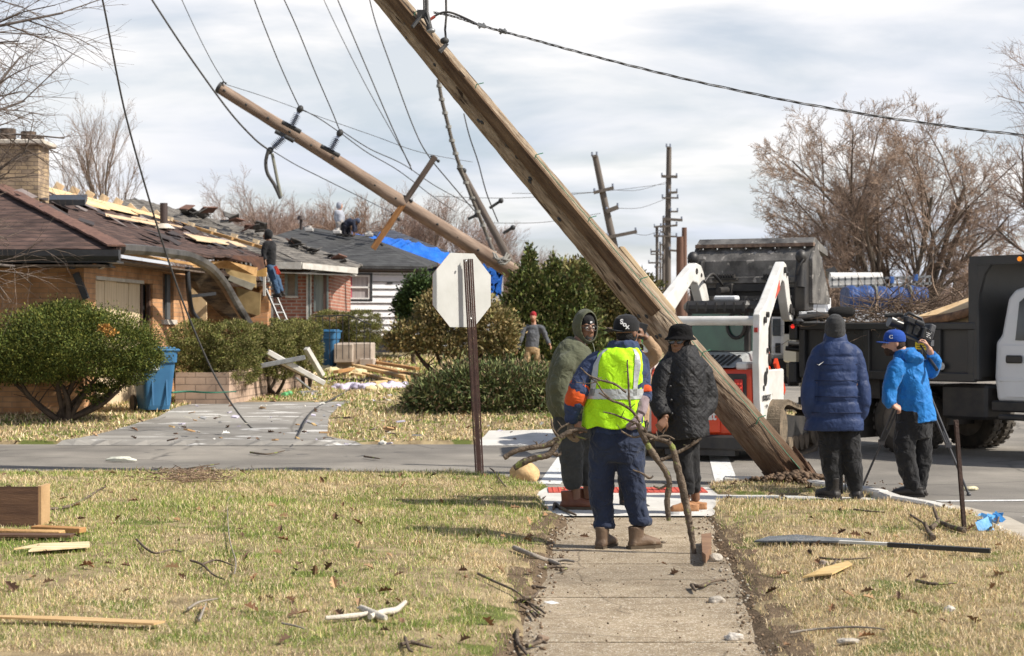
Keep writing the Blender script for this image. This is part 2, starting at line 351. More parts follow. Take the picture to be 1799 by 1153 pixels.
conc = mat('new concrete', (.62,.60,.56), .9, (.50,.48,.445), 2.5, .3, 140, spec=.2, spots=(.36,.33,.29), sscale=14, sth=.69)
oldc = mat('old sidewalk concrete', (.50,.405,.29), .95, (.32,.25,.17), 5.5, 1.0, 130, spec=.12, stretch=(.9,1.1,1), spots=(.72,.64,.52), sscale=75, sth=.565)
cracks(oldc, 1.3, .010, (.14,.11,.08), .7)
grid_sheet('road', ASPHALT, 0.0, asph)
grid_sheet('driveway', DRIVE, .016, drv, drape=True)
s = grid_sheet('curb_ramp', PAD, .012, conc); s.name = 'pavement'
grid_sheet('gutter', GUTTER, .010, mat('gutter concrete', (.50,.45,.37), .9, (.38,.33,.26), 3, .3, 140, spots=(.28,.24,.2), sscale=20, sth=.66))
grid_sheet('pavement', FARPAD, .02, conc, drape=True)
# curb: a real low step round the corner
m = MB(); cpts = [(2.25,18.2),(3.0,18.08),(3.3,17.42),(3.5,17.05),(3.62,16.6)]
for a, b in zip(cpts[:-1], cpts[1:]): m.beam((a[0],a[1],.04), (b[0],b[1],.04), .13, .10, bev=.02)
cp2 = [(3.62,16.62),(3.64,16.2),(3.84,15.6),(3.9,14.8),(3.86,13.6),(3.76,12.4),(3.5,8.5),(3.2,4)]
for a, b in zip(cp2[:-1], cp2[1:]): m.beam((a[0],a[1],.035), (b[0],b[1],.035), .14, .09, bev=.02)
tag(m.build('curb', conc), kind='structure')
# painted markings on the crossing street and the stop lines
paint = mat('road paint', (.70,.70,.68), .8, (.56,.56,.54), 9, .2, 90, spots=(.30,.29,.28), sscale=16, sth=.60)
m = MB()
for x0, x1, wd in ((.40,.86,.24),(2.30,2.86,.25)):
    m.quad((x0-wd/2,18.25,.005),(x0+wd/2,18.25,.005),(x1+wd/2,24.0,.005),(x1-wd/2,24.0,.005))
m.quad((4.12,16.38,.005),(9.5,16.75,.005),(9.5,16.93,.005),(4.08,16.5,.005)); m.quad((4.55,14.98,.005),(9.5,15.1,.005),(9.5,15.28,.005),(4.5,15.1,.005))
tag(m.build('road_markings', paint), kind='structure')
red = mat('red paving', (.55,.10,.07), .85, (.42,.07,.05), 9, .4, 60)
m = MB()
m.box((1.17,17.42,.018), (1.6,.5,.012))
for i in range(26):
    for j in range(8): m.ball((.42+i*.06,17.21+j*.06,.024), (.014,.014,.007), 6, 4)
tag(m.build('tactile_paving', red), kind='structure')
# old sidewalk: slabs with open joints, slightly heaved
m = MB(); y = 15.0; k = 0
while y > -4:
    y2 = y-1.5; t = random.uniform(-.006,.006); t2 = random.uniform(-.004,.004)
    c0, c1 = float(SW(y)), float(SW(y2)); n = 14
    top = [(c0-.66+1.32*i/n, y-.008-random.uniform(0,.012), .006+t) for i in range(n+1)]; bot = [(c1-.66+1.32*i/n, y2+.008+random.uniform(0,.012), .006+t2) for i in range(n+1)]
    poly = bot+top[::-1]; m.prism([Vector((p[0],p[1],-.07)) for p in poly], (0,0,.076+t)); y = y2
tag(m.build('sidewalk', oldc), kind='structure')
# soil lips along the sidewalk
m = MB()
soil = mat('bare soil', (.20,.145,.095), .97, (.11,.078,.05), 12, 1, 80, spec=.1)
for sd in (-1, 1):
    pts = []
    for i in range(170):
        y = 4+11*i/169; c = float(SW(y))+sd*(.55+.16*fbm([y*1.3], [sd*7.], 1, 4)[0])
        pts.append((c, y))
    zs_ = [.028+.03*fbm([y*3], [sd*3.], 1, 3)[0] for _, y in pts]; ws_ = [.16+.16*fbm([y*1.7], [sd*5.], 1, 2)[0] for _, y in pts]
    for i in range(len(pts)-1):
        (a, y0), (b, y1) = pts[i], pts[i+1]
        m.quad((a,y0,.004),(b,y1,.004),(b+sd*.10,y1,zs_[i+1]),(a+sd*.10,y0,zs_[i]))
        m.quad((a+sd*.10,y0,zs_[i]),(b+sd*.10,y1,zs_[i+1]),(b+sd*ws_[i+1],y1,.055),(a+sd*ws_[i],y0,.055))
m.smooth = True
tag(m.build('soil_edge', soil), kind='structure')
# ---------------------------------------------------------------- grass (nobody could count it)
grassm = mat('grass blades', (1,1,1), .85, (.9,.9,.9), 3, 0, tint=True, spec=.2)
def grass(name, n, region, h0, wd, dens_pow=0, seed=1, seg=True, label='short spring grass, part dormant straw and part green'):
    r = np.random.default_rng(seed); (x0, x1, y0, y1, fn) = region
    # more blades near the camera
    u = r.random(n); y = y0*(y1/y0)**u if dens_pow else y0+(y1-y0)*u
    x = x0+(x1-x0)*r.random(n)
    keep = fn(x, y) & (np.abs(x) < y*.31+.5); x, y = x[keep], y[keep]; n = len(x)
    z = gz(x, y); ok = z > -.03; x, y, z = x[ok], y[ok], z[ok]; n = len(x)
    patch = fbm(x, y, .9, 4); thin = fbm(x+40, y, 2.2, 3)
    edge = np.abs(np.abs(x-SW(y))-.9); bare = (np.abs(x-SW(y)) < .80+.55*(thin-.5)) & (y < 15.5) & (r.random(n) < .8)
    bare2 = (thin < .37) & (r.random(n) < .7)
    ok = ~(bare | bare2); x, y, z, patch = x[ok], y[ok], z[ok], patch[ok]; n = len(x)
    s = np.clip(y/14, .6, 2.4)**.6
    h = h0*(.35+1.0*r.random(n)**1.6)*(.7+.6*vnoise(x, y, 3))*s**.5; w_ = wd*(.6+.8*r.random(n))*s
    a = r.random(n)*2*np.pi; lean = r.random(n)**.75*1.48; la = r.random(n)*2*np.pi
    bx, by = np.cos(a)*w_/2, np.sin(a)*w_/2
    tx, ty, tz = np.cos(la)*np.sin(lean)*h, np.sin(la)*np.sin(lean)*h, np.cos(lean)*h
    z = z-.004
    P0 = np.stack([x-bx, y-by, z], 1); P1 = np.stack([x+bx, y+by, z], 1)
    P2 = np.stack([x+bx*.7+tx*.45, y+by*.7+ty*.45, z+tz*.62], 1); P3 = np.stack([x-bx*.7+tx*.45, y-by*.7+ty*.45, z+tz*.62], 1); P4 = np.stack([x+tx, y+ty, z+tz], 1)
    V = np.stack([P0, P1, P2, P3, P4], 1).reshape(-1, 3); b = np.arange(n)[:, None]*5
    T = np.concatenate([b+np.array([[0,1,2]]), b+np.array([[0,2,3]]), b+np.array([[3,2,4]])], 1).reshape(-1, 3)
    # straw on the right lawn, mixed on the left
    right = ss(-.2, 1.4, x-SW(y))*1.25
    island = ((y > 14.3) & (x < 3.2) & (x > 2.0))*.12
    g_ = ((patch+.18*(vnoise(x, y, .35)-.5)) - (.425+.22*right-island))*10; g_ = 1/(1+np.exp(-g_)); far = ss(22, 26, y); g_ = g_*(1-far*.35)
    isg = r.random(n) < (.05+.72*g_)
    v = (.62+.62*r.random(n))[:, None]
    straw = np.array([.74,.56,.30])*v; straw2 = np.array([.86,.70,.46])*v; gr = np.array([.19,.285,.045])*v; gr2 = np.array([.37,.42,.11])*v; br = np.array([.27,.17,.09])*v
    c = np.where((r.random(n) < .5)[:, None], straw, straw2); c = np.where((r.random(n) < .13)[:, None], br, c)
    c = np.where(isg[:, None], np.where((r.random(n) < .6)[:, None], gr, gr2), c)
    o = np_mesh(name, V, T, grassm, col=np.repeat(c, 3, axis=0)); tag(o, label, 'grass', kind='stuff'); return o
lawn = lambda x, y: ~(inpoly(x, y, ASPHALT)) & ~inpoly(x, y, PAD) & ~inpoly(x, y, GUTTER) & ~(inpoly(x, y, WALK))
grass('grass', 900000, (-6.6, 5.2, 8.0, 19.6, lawn), .044, .0038, 1, 11)
grass('grass', 170000, (-9.5, 6.0, 24.3, 38, lambda x, y: lawn(x, y) & ~inpoly(x, y, DRIVE) & ~inpoly(x, y, FARPAD) & ~((x > -6) & (x < -2) & (y < 31.5) & (y > 30))), .06, .010, 0, 12, label='trampled straw coloured grass of the yards across the street')
grass('grass', 60000, (-13, 4, 38, 60, lawn), .08, .02, 0, 13, label='patchy grass in front of the far houses')
# dead oak leaves (litter) as thin curled lobed flakes
lm = mat('dead leaves', (1,1,1), .8, (.8,.8,.8), 3, 0, tint=True, spec=.25)
def litter(name, n, region, size, seed, label, cols):
    r = np.random.default_rng(seed); x0, x1, y0, y1 = region; mb = MB()
    for i in range(n):
        y = y0*(y1/y0)**r.random(); x = r.uniform(x0, x1)
        if abs(x) > y*.31+.4 or (abs(x-float(SW(y))) < .7 and y < 18 and r.random() < .8): continue
        if fbm([x], [y], 1.3, 2)[0] < .42 and r.random() < .6: continue
        z = max(gzs(x, y), .005)+.012+.02*r.random(); s_ = size*r.uniform(.5, 1.3); a = r.random()*6.28; M = Euler((r.normal()*.5, r.normal()*.5, a)).to_matrix()
        prof = [(-.5,0),(-.3,.16),(-.22,.08),(-.05,.30),(.05,.12),(.2,.30),(.28,.1),(.5,0),(.28,-.1),(.2,-.3),(.05,-.12),(-.05,-.3),(-.22,-.08),(-.3,-.16)]
        kf = r.uniform(.6,1.3); mb.col = tuple(c*kf for c in cols[r.integers(len(cols))])
        vs = [M @ Vector((p[0]*s_, p[1]*s_, abs(p[1])*s_*.8)) + Vector((x, y, z)) for p in prof]; cc = M @ Vector((0,0,0))+Vector((x,y,z)); k = len(vs)
        mb.add(vs+[cc], [[j, (j+1) % k, k] for j in range(k)])
    return tag(mb.build(name, lm), label, 'leaves', kind='stuff')
LC = [(.22,.115,.06),(.30,.17,.09),(.17,.10,.06),(.42,.27,.15),(.12,.07,.045)]
litter('leaf_litter', 430, (-5.5, 4.3, 8.4, 19), .085, 3, 'scattered brown dead oak leaves in the near lawn', LC)
litter('leaf_litter', 260, (-9, 3, 24.5, 40), .12, 4, 'brown leaves and scraps strewn over the far yards', LC+[(.7,.66,.58),(.62,.58,.7),(.8,.78,.72)])
# ---------------------------------------------------------------- bare trees
def vary(v, a, r):
    q = Vector((r.gauss(0,1), r.gauss(0,1), r.gauss(0,1))); q -= v*q.dot(v); return (v+q.normalized()*math.tan(a)).normalized() if q.length > 1e-6 else v
class Branches:                                                     # many thin tubes gathered quickly
    def __init__(s): s.V = []; s.F = []; s.C = []; s.n = 0
    def tube(s, pts, rs, k, col):
        base = s.n; a = None
        for i, p in enumerate(pts):
            t = (pts[min(i+1, len(pts)-1)]-pts[max(i-1, 0)]).normalized()
            if a is None: a, b = frame(t)
            else: a = (a-t*a.dot(t)).normalized(); b = a.cross(t)
            for j in range(k):
                q = 6.28318*j/k; w_ = p+(a*math.cos(q)+b*math.sin(q))*rs[i]; s.V.append((w_.x, w_.y, w_.z))
        for i in range(len(pts)-1):
            for j in range(k):
                j2 = (j+1) % k; s.F.append((base+i*k+j, base+i*k+j2, base+(i+1)*k+j2, base+(i+1)*k+j)); s.C.append(col)
        s.n += len(pts)*k
bark = mat('bark', (.195,.165,.14), .95, (.09,.078,.068), 7, .9, 30, tint=True, spec=.1, stretch=(1,1,.25))
def grow(B, T, p, d, ln, r, lev, maxlev, rd, o):
    n = 5 if lev < 2 else (4 if lev < 4 else 3); pts = [p.copy()]; rs = [r]; d = d.copy(); rt = r*o['taper']
    for i in range(n-1):
        d = vary(d, rd.uniform(0, o['wig']), rd); d = (d+Vector((0,0,1))*o['up']*(.5+.5*(lev > 0))).normalized()
        p = p+d*(ln/(n-1)); pts.append(p); rs.append(r+(rt-r)*(i+1)/(n-1))
    col = o['cols'][min(lev, len(o['cols'])-1)]
    (T if lev <= o['trunklev'] else B).tube(pts, rs, 7 if lev < 2 else (5 if lev < 3 else 3), col)
    if lev >= maxlev: return
    k = o['kids'][min(lev, len(o['kids'])-1)]
    for i in range(k):
        t = o['first'][min(lev, len(o['first'])-1)]+(1-o['first'][min(lev, len(o['first'])-1)])*(i+rd.random()*.6)/max(1, k-.4); t = min(t, 1)
        q = t*(n-1); a = min(int(q), n-2); pp = pts[a].lerp(pts[a+1], q-a); dd = (pts[a+1]-pts[a]).normalized()
        sp_ = o['ang'][min(lev, len(o['ang'])-1)]; nd = vary(dd, R(rd.uniform(.5, 1.15)*sp_), rd)
        if o.get('flat'): nd = Vector((nd.x*o['flat'][0], nd.y*o['flat'][1], nd.z)).normalized()
        grow(B, T, pp, nd, ln*rd.uniform(*o['len'])*(1.05-.35*t*(lev > 0)), max((rs[a]*.62)*rd.uniform(.75, 1), o['rmin']), lev+1, maxlev, rd, o)
OAK = dict(taper=.45, wig=.20, up=.05, kids=[7,6,6,5,5,4], first=[.3,.25,.15,.1,.1,.1], ang=[38,36,38,42,45,45], len=(.55,.78), rmin=.006, trunklev=1, cols=[(.8,.8,.78),(.85,.84,.80),(1.1,1.03,.98),(1.5,1.35,1.28),(2.0,1.7,1.62),(2.3,1.95,1.85),(2.4,2.0,1.9)])
def tree(name, label, base, height, r0, seed, maxlev=5, lean=(0,0), group=None, opt=None, split=None):
    o = dict(OAK); o.update(opt or {}); rd = random.Random(seed); B = Branches(); T = Branches(); b = Vector(base)
    if split:                                                       # several stems from a short trunk
        T.tube([b, b+Vector((0,0,height*.05)), b+Vector((0,0,height*.10))], [r0*1.2, r0, r0*.95], 9, o['cols'][0])
        for dx, dy, lf, rf in split: grow(B, T, b+Vector((0,0,height*.07)), Vector((dx,dy,1)).normalized(), height*lf, r0*rf, 1, maxlev, rd, o)
    else: grow(B, T, b, Vector((lean[0], lean[1], 1)).normalized(), height*.5, r0, 0, maxlev, rd, o)
    t = thing(name, label, 'tree', base, group=group)
    np_mesh('trunk', T.V, T.F, bark, col=np.array(T.C), smooth=True, parent=t); np_mesh('crown', B.V, B.F, bark, col=np.array(B.C), parent=t)
    return t
def gbase(px, d, dz=0): x = (px-CX)/F*d; return (x, d, gzs(x, d)+dz)
# the big spreading tree on the right, the one at the right edge and the one at the left edge
tree('spreading_tree', 'large bare spreading tree with many stems rising behind the dump truck', gbase(1590, 58, -.5), 11.3, .27, 5, 6,
     opt=dict(kids=[5,5,5,5,5,6], up=.03, wig=.27, ang=[36,40,42,44,46], len=(.50,.68), rmin=.0075, cols=[(.8,.8,.78),(.85,.84,.80),(1.1,1.05,1.0),(1.6,1.45,1.35),(2.1,1.85,1.7),(2.5,2.15,1.95),(2.6,2.25,2.0)]),
     split=[(-1.15,.1,.36,.55),(-.55,.3,.50,.6),(-.28,-.2,.56,.62),(-.05,.1,.60,.62),(.16,.3,.58,.6),(.40,-.1,.52,.55),(.75,.2,.46,.5),(-.85,-.1,.42,.4),(1.1,-.1,.34,.4),(-.4,.1,.56,.5),(.28,0,.58,.5),(.02,-.4,.55,.45)])
tree('street_tree', 'bare grey tree reaching in from the right edge above the dump truck', gbase(1880, 50), 10.5, .38, 21, 5, opt=dict(up=.03, rmin=.005, kids=[7,6,6,5,4]))
tree('yard_tree', 'bare tree whose fine grey branches hang in from the upper left corner', (-8.9, 22.3, gzs(-8.9,22.3)), 9.5, .2, 33, 5, opt=dict(up=-.01, rmin=.0026, cols=[(.8,.85,.9),(.8,.85,.9),(.9,.9,.95),(1.1,1.05,1.05),(1.3,1.2,1.15)], kids=[9,6,6,5,3], ang=[62,42,42,42,45]))
tree('slender_tree', 'tall slender bare tree alone behind the brown roof, near the left', gbase(188, 66), 10.6, .15, 8, 5, opt=dict(ang=[24,24,28,32,36], up=.12, rmin=.005, len=(.5,.7), kids=[8,6,5,4,3], cols=[(1,1,1),(1.1,1.05,1),(1.5,1.3,1.2),(2,1.7,1.5),(2.2,1.9,1.7)]))
tree('crooked_tree', 'bare crooked tree with pale limbs behind the roof workers', gbase(705, 75), 7.6, .17, 44, 5, lean=(-.25,0), opt=dict(ang=[50,40,40,40], wig=.3, rmin=.01, cols=[(1.4,1.3,1.1),(1.4,1.3,1.1),(1.5,1.3,1.15),(1.8,1.4,1.2)]))
# the wood behind the houses: a few kinds, copied
kinds = [tree('bare_tree', 'reddish bare tree in the wood, directly behind the grey shingled roof', gbase(455+i*5, 95), 8.2, .2, 60+i, 5, group='bare trees of the wood behind the houses',
         opt=dict(rmin=.008, kids=[8,6,6,5,3], ang=[34,36,38,42,45], up=.08, cols=[(1.2,1.15,1.1),(1.3,1.2,1.15),(1.5,1.38,1.32),(1.9,1.65,1.6),(2.2,1.85,1.8)])) for i in range(3)]
kk = [(345,100,.7,'low reddish bare tree left of the tall leaning pole top, over the grey roof edge'),(395,97,.85,'bare tree just left of the ladder worker, behind the torn ridge'),(430,104,.95,'bare tree behind the hooded worker on the ladder'),
      (500,92,1.0,'dense bare tree under the hanging jumper loop'),(545,98,1.02,'bare tree right behind the vent pipe of the dark roof'),(585,100,.92,'bare tree left of the standing roof worker'),(640,104,1.0,'bare tree between the roof workers and the fallen crossarm'),
      (675,97,1.05,'bare tree behind the lower end of the crossarm'),(735,100,1.05,'bare tree behind the blue tarp, under the long leaning pole'),(775,108,1.0,'bare tree above the stop sign plate'),(815,100,.98,'bare tree behind the hanging rope bundle'),
      (850,110,.9,'bare tree right of the steep leaning pole'),(905,112,.85,'bare tree over the green conifer top'),(950,115,.8,'thin bare tree between the conifer and the great pole'),(985,120,.72,'small bare tree touching the great pole from the left'),
      (1125,150,.62,'far small bare tree under the straight utility pole'),(1250,160,.8,'far bare tree hidden behind the loader bucket'),(70,80,.85,'bare tree behind the chimney'),(250,88,.55,'small bare tree right of the slender tree'),(120,90,.6,'small bare tree between chimney and slender tree')]
for i, (px, d, s_, lb) in enumerate(kk):
    src = kinds[i % 3]; c = copy_tree(src); c.location = gbase(px, d); c.rotation_euler[2] = i*2.1+.4; c.scale = (s_,)*3; c['label'] = lb
kinds[0]['label'] = 'reddish bare tree straight behind the top of the grey shingled roof'; kinds[1]['label'] = 'bare tree in the wood under the insulators of the long leaning pole'; kinds[2]['label'] = 'bare tree in the wood right of the black hooded worker'
kinds[1].location = gbase(525, 106); kinds[2].location = gbase(480, 101)
lab = ['bare tree behind the raised bucket of the loader','bare bush-like tree left of the big spreading tree','bare tree behind the white boom of the utility truck','bare tree under the left limbs of the spreading tree','bare tree directly behind the stems of the spreading tree','bare tree right of the spreading tree stems','bare tree over the brush load, right side','bare tree behind the dump truck headboard','bare tree behind the truck cab roof, right edge']
for i, (px, d, s_) in enumerate([(1335,120,.62),(1400,112,.72),(1465,105,.75),(1525,112,.8),(1600,100,.85),(1660,104,.9),(1705,96,.95),(1760,90,1.05),(1800,98,1.15)]):
    c = copy_tree(kinds[(i+1) % 3]); c.location = gbase(px, d); c.rotation_euler[2] = i*1.3; c.scale = (s_*1.1, s_*1.1, s_*.66); c['label'] = lab[i]; c['group'] = 'bare trees behind the main road'
# far scrub closing the horizon
def scrub(name, x0, x1, y, h, n, seed, label, cols, tw=.02):
    r = np.random.default_rng(seed); m = n; x = r.uniform(x0, x1, m); yy = y+r.normal(size=m)*4; hh = h*(.55+.6*fbm(x, yy, .12, 3))*r.uniform(.3, 1, m)
    z = gz(x, yy); zt = z+hh; l = r.uniform(.5, 1.6, m); a = r.normal(size=m)*.5; w_ = tw*(1+r.random(m))
    p0 = np.stack([x-w_, yy, zt-l], 1); p1 = np.stack([x+w_, yy, zt-l], 1); p2 = np.stack([x+a*l, yy+r.normal(size=m)*.3, zt], 1)
    V = np.stack([p0, p1, p2], 1).reshape(-1, 3); Ff = np.arange(m*3).reshape(-1, 3); c = np.array(cols)[r.integers(len(cols), size=m)]*r.uniform(.6, 1.3, m)[:, None]
    tag(np_mesh(name, V, Ff, bark, col=c), label, 'woodland', kind='stuff')
scrub('woodland', -34, 9, 118, 5.2, 42000, 5, 'far bare brown wood behind the houses', [(1.9,1.6,1.55),(1.5,1.35,1.3),(2.3,1.95,1.9)], .018)
scrub('woodland', 9, 42, 125, 5.4, 38000, 6, 'far bare brown wood behind the main road', [(1.9,1.6,1.55),(1.5,1.35,1.3),(2.3,1.95,1.9)], .018)
# ---------------------------------------------------------------- evergreen bushes: sprays of small leaves in clumps
leafm = mat('evergreen leaves', (1,1,1), .7, (.85,.85,.85), 4, 0, tint=True, spec=.25)
def leaves(name, blobs, n, size, cols, seed, parent, aspect=.35, shell=.5, clump=260, up=.4, droop=0, clumpr=.16):
    # blobs: (centre, radii, weight); leaves sit in twig clumps near the surface of the blobs
    r = np.random.default_rng(seed); wts = np.array([b[2] for b in blobs], float); wts /= wts.sum(); k = r.choice(len(blobs), size=n, p=wts)
    C = np.array([b[0] for b in blobs])[k]; RR = np.array([b[1] for b in blobs])[k]
    cd_ = r.normal(size=(clump*len(blobs), 3)); cd_ /= np.linalg.norm(cd_, axis=1)[:, None]; cr_ = (shell+(1-shell)*r.random(len(cd_))**.6)*(.92+.18*r.random(len(cd_))); cc = r.uniform(.6, 1.35, len(cd_))
    ci = k*clump+r.integers(clump, size=n); dirs = cd_[ci]; off = r.normal(size=(n, 3))*clumpr
    p = C+(dirs*cr_[ci][:, None]+off)*RR
    out_ = dirs/np.array(RR); out_ /= np.linalg.norm(out_, axis=1)[:, None]
    g = out_+r.normal(size=(n, 3))*.55; g[:, 2] += up; g /= np.linalg.norm(g, axis=1)[:, None]; s_ = size*r.uniform(.5, 1.4, n)[:, None]
    sd = np.cross(g, r.normal(size=(n, 3))); sd /= np.linalg.norm(sd, axis=1)[:, None]
    a = p; b = p+g*s_*.5+sd*s_*aspect*.5; c = p+g*s_; d = p+g*s_*.5-sd*s_*aspect*.5
    V = np.stack([a, b, c, d], 1).reshape(-1, 3); Ff = np.arange(n*4).reshape(-1, 4)
    ok = (p[:, 2] > gz(p[:, 0], p[:, 1])-.02); Ff = Ff[ok]
    col = np.array(cols)[r.integers(len(cols), size=n)]*(cc[ci]*r.uniform(.7, 1.25, n))[:, None]
    return np_mesh(name, V, Ff, leafm, col=col[ok], parent=parent)
def stems(parent, base, tips, r0, seed, name='stem', m=None, twigs=0):
    rd = random.Random(seed); mb = MB(); mb.smooth = True
    for tp in tips:
        b = Vector(base)+Vector((rd.uniform(-.15,.15), rd.uniform(-.1,.1), 0)); tp = Vector(tp); mid = b.lerp(tp, .5)+Vector((rd.uniform(-.15,.15), rd.uniform(-.15,.15), -.08))
        pts = crs([b, mid, tp], 4); mb.tube(pts, lerp_list([r0, r0*.7, r0*.25], len(pts)), 6)
        for _ in range(twigs):
            q = pts[rd.randrange(3, len(pts))]; e = q+Vector((rd.uniform(-.4,.4), rd.uniform(-.3,.3), rd.uniform(.05,.45))); mb.tube([q, (q+e)/2+Vector((0,0,.04)), e], [r0*.25, r0*.15, r0*.06], 4)
    return mb.build(name, m or mat('bush wood', (.12,.09,.065), .95, (.06,.045,.035), 8, .6, 30, spec=.1), parent)
# yew in front of the brick house
YG = [(.085,.115,.020),(.12,.145,.026),(.05,.075,.016),(.20,.20,.04)]
t = thing('yew_bush', 'wide dark green yew bush on bare forked stems at the brick house corner', 'bush', gbase(112, 27.2))
bx, by, bz = t.location; pc = lambda px, py, d: tuple(P(px, py, d))
bl = [(pc(60,605,27.2),(.95,.8,.32),1),(pc(150,590,27.1),(1.0,.85,.42),1.4),(pc(105,572,27.3),(.8,.75,.34),1),(pc(215,612,27.1),(.62,.6,.32),.8),(pc(5,615,27.3),(.8,.8,.30),.9),(pc(255,630,27.1),(.30,.4,.18),.3),(pc(135,560,27.3),(.5,.5,.26),.5),(pc(40,625,26.9),(.6,.5,.22),.4),(pc(-60,620,27.3),(.6,.7,.3),.6)]
bl += [(pc(70,650,27.1),(.75,.6,.20),.7),(pc(180,640,27.0),(.6,.5,.2),.5),(pc(15,650,27.2),(.6,.5,.22),.5),(pc(230,655,27.1),(.35,.35,.16),.25),(pc(120,630,26.9),(.7,.5,.2),.5)]
leaves('foliage', bl, 120000, .040, YG, 1, t, shell=.55, aspect=.4)
leaves('foliage', [(pc(205,665,27.3),(.30,.3,.17),1),(pc(170,690,27.3),(.26,.3,.13),1)], 1800, .07, YG, 2, t, shell=.2)
leaves('foliage', [(pc(183,578,26.35),(.09,.06,.06),1),(pc(195,585,26.40),(.09,.05,.04),.5)], 260, .06, [(.55,.28,.07),(.45,.25,.08)], 3, t, shell=.1)
stems(t, t.location, [pc(q, w_, 27.2) for q, w_ in ((20,640),(60,610),(110,590),(160,600),(210,620),(240,640),(0,650),(180,650),(225,670),(90,640))], .055, 4, twigs=7)
# clipped hedges over the planter wall
HG = [(.14,.155,.035),(.20,.195,.055),(.09,.105,.026),(.25,.21,.085)]
def hedge(lb, x0, x1, py0, py1, d, n, seed, cat='hedge', name='clipped_hedge', cols=HG, dd=.8, group='clipped hedges'):
    a = P(x0, py1, d); b = P(x1, py0, d); c = (a+b)/2; k = max(2, int((b.x-a.x)/((b.z-a.z)*.75)))
    t = thing(name, lb, cat, (c.x, d, a.z), group=group); bl = []
    for i in range(k):
        for j, zz_ in enumerate((.74, .42, .14)):
            cx_ = a.x+(b.x-a.x)*(i+.5)/k; bl.append(((cx_, d, a.z+(b.z-a.z)*zz_), ((b.x-a.x)/k*(.60+.05*(j == 1)), dd, (b.z-a.z)*.28), 1))
    leaves('foliage', bl, int(n*2.2), .042, cols, seed, t, shell=.72, clump=200, clumpr=.08)
    stems(t, (c.x, d, gzs(c.x, d)), [(a.x+(b.x-a.x)*f, d, c.z) for f in (.2,.4,.6,.8)], .04, seed, twigs=3)
    return t
hedge('square clipped hedge beside the blue bin, in front of the brick wall', 308, 448, 567, 664, 30.9, 26000, 21)
hedge('clipped hedge behind the fallen metal posts, between two others', 436, 512, 571, 655, 33.3, 15000, 22)
hedge('small clipped hedge left of the farther blue bin', 505, 562, 567, 640, 36, 11000, 23)
hedge('low hedge top seen behind the ladder foot', 462, 540, 562, 600, 37.5, 8000, 25)
hedge('rounded clipped hedge behind the iron step railing', 553, 664, 547, 610, 49, 26000, 24, dd=.7)
# bushes further back
def bush(name, lb, base, bl, n, size, cols, seed, tips=None, r0=.05, **k):
    t = thing(name, lb, 'bush', base); leaves('foliage', bl, n, size, cols, seed, t, **k)
    if tips: stems(t, base, tips, r0, seed, twigs=4)
    return t
d = 40.0; BR = [(.31,.25,.11),(.38,.30,.13),(.22,.19,.08),(.17,.17,.06),(.42,.31,.15)]
bush('juniper_bush', 'broad brownish juniper on dark trunks behind the stop sign', gbase(795, d), [(pc(735,590,d),(.62,.6,.36),1),(pc(800,560,d),(.75,.7,.55),1.4),(pc(860,575,d),(.62,.6,.45),1.2),(pc(770,545,d),(.5,.5,.4),.8),(pc(835,545,d),(.5,.5,.35),.8),(pc(700,600,d),(.3,.4,.22),.4),(pc(800,605,d),(1.05,.7,.22),1),(pc(885,600,d),(.3,.4,.28),.4)],
     34000, .085, BR, 31, [pc(q, w_, d) for q, w_ in ((720,605),(760,600),(800,590),(840,600),(870,605))], .08, shell=.5, aspect=.5)
d = 52.0; CG = [(.115,.155,.04),(.15,.18,.05),(.07,.10,.03),(.20,.21,.07),(.16,.14,.06)]
def cone_bl(px, pyt, pyb, d, hw, k=7):
    o = []
    for i in range(k):
        f = i/(k-1); py = pyt+(pyb-pyt)*(f*.86+.06); wd = hw*(.16+.84*f**.75)/F*d; rr = random.Random(i+px)
        for s_ in (-.55, 0, .55): o.append((pc(px+rr.uniform(-14,14)+s_*hw*(.2+.8*f), py+rr.uniform(-16,16)+abs(s_)*14, d), (wd*.62, wd*.62, max(.25,(pyb-pyt)/k/F*d*1.05)), .3+f))
    return o
bush('conifer', 'tall pointed green conifer behind the man in the red cap', gbase(960, d), cone_bl(930,442,640,d,66)+cone_bl(968,462,640,d,50)+cone_bl(1008,478,640,d,62)+cone_bl(905,505,640,d,40,5), 52000, .13, CG, 41, [pc(935,480,d),pc(1000,490,d)], .12, shell=.45, aspect=.5, up=.9)
d = 60.0
bush('olive_bush', 'large olive brown bush behind the conifer, left of the great pole', gbase(1060, d), [(pc(1030,500,d),(1.4,1,.8),1),(pc(1090,520,d),(1.4,1,.9),1),(pc(1060,560,d),(1.8,1,1),1.3),(pc(1110,580,d),(1.2,1,.7),1),(pc(985,500,d),(.9,1,.7),.7)], 26000, .16, [(.19,.18,.06),(.24,.21,.08),(.13,.14,.05),(.28,.22,.10)], 42, [pc(1030,520,d),pc(1090,540,d)], .12, shell=.5, aspect=.5)
d = 50.0
bush('dark_evergreen', 'dark evergreen shrub against the white siding, left of the stop sign', gbase(735, d), [(pc(740,515,d),(.55,.5,.55),1),(pc(725,545,d),(.5,.5,.5),1),(pc(760,530,d),(.6,.5,.7),1),(pc(715,530,d),(.3,.4,.3),.5)], 14000, .11, [(.05,.085,.025),(.07,.11,.03),(.035,.06,.02)], 43, [pc(735,540,d)], .08, shell=.4, aspect=.5)
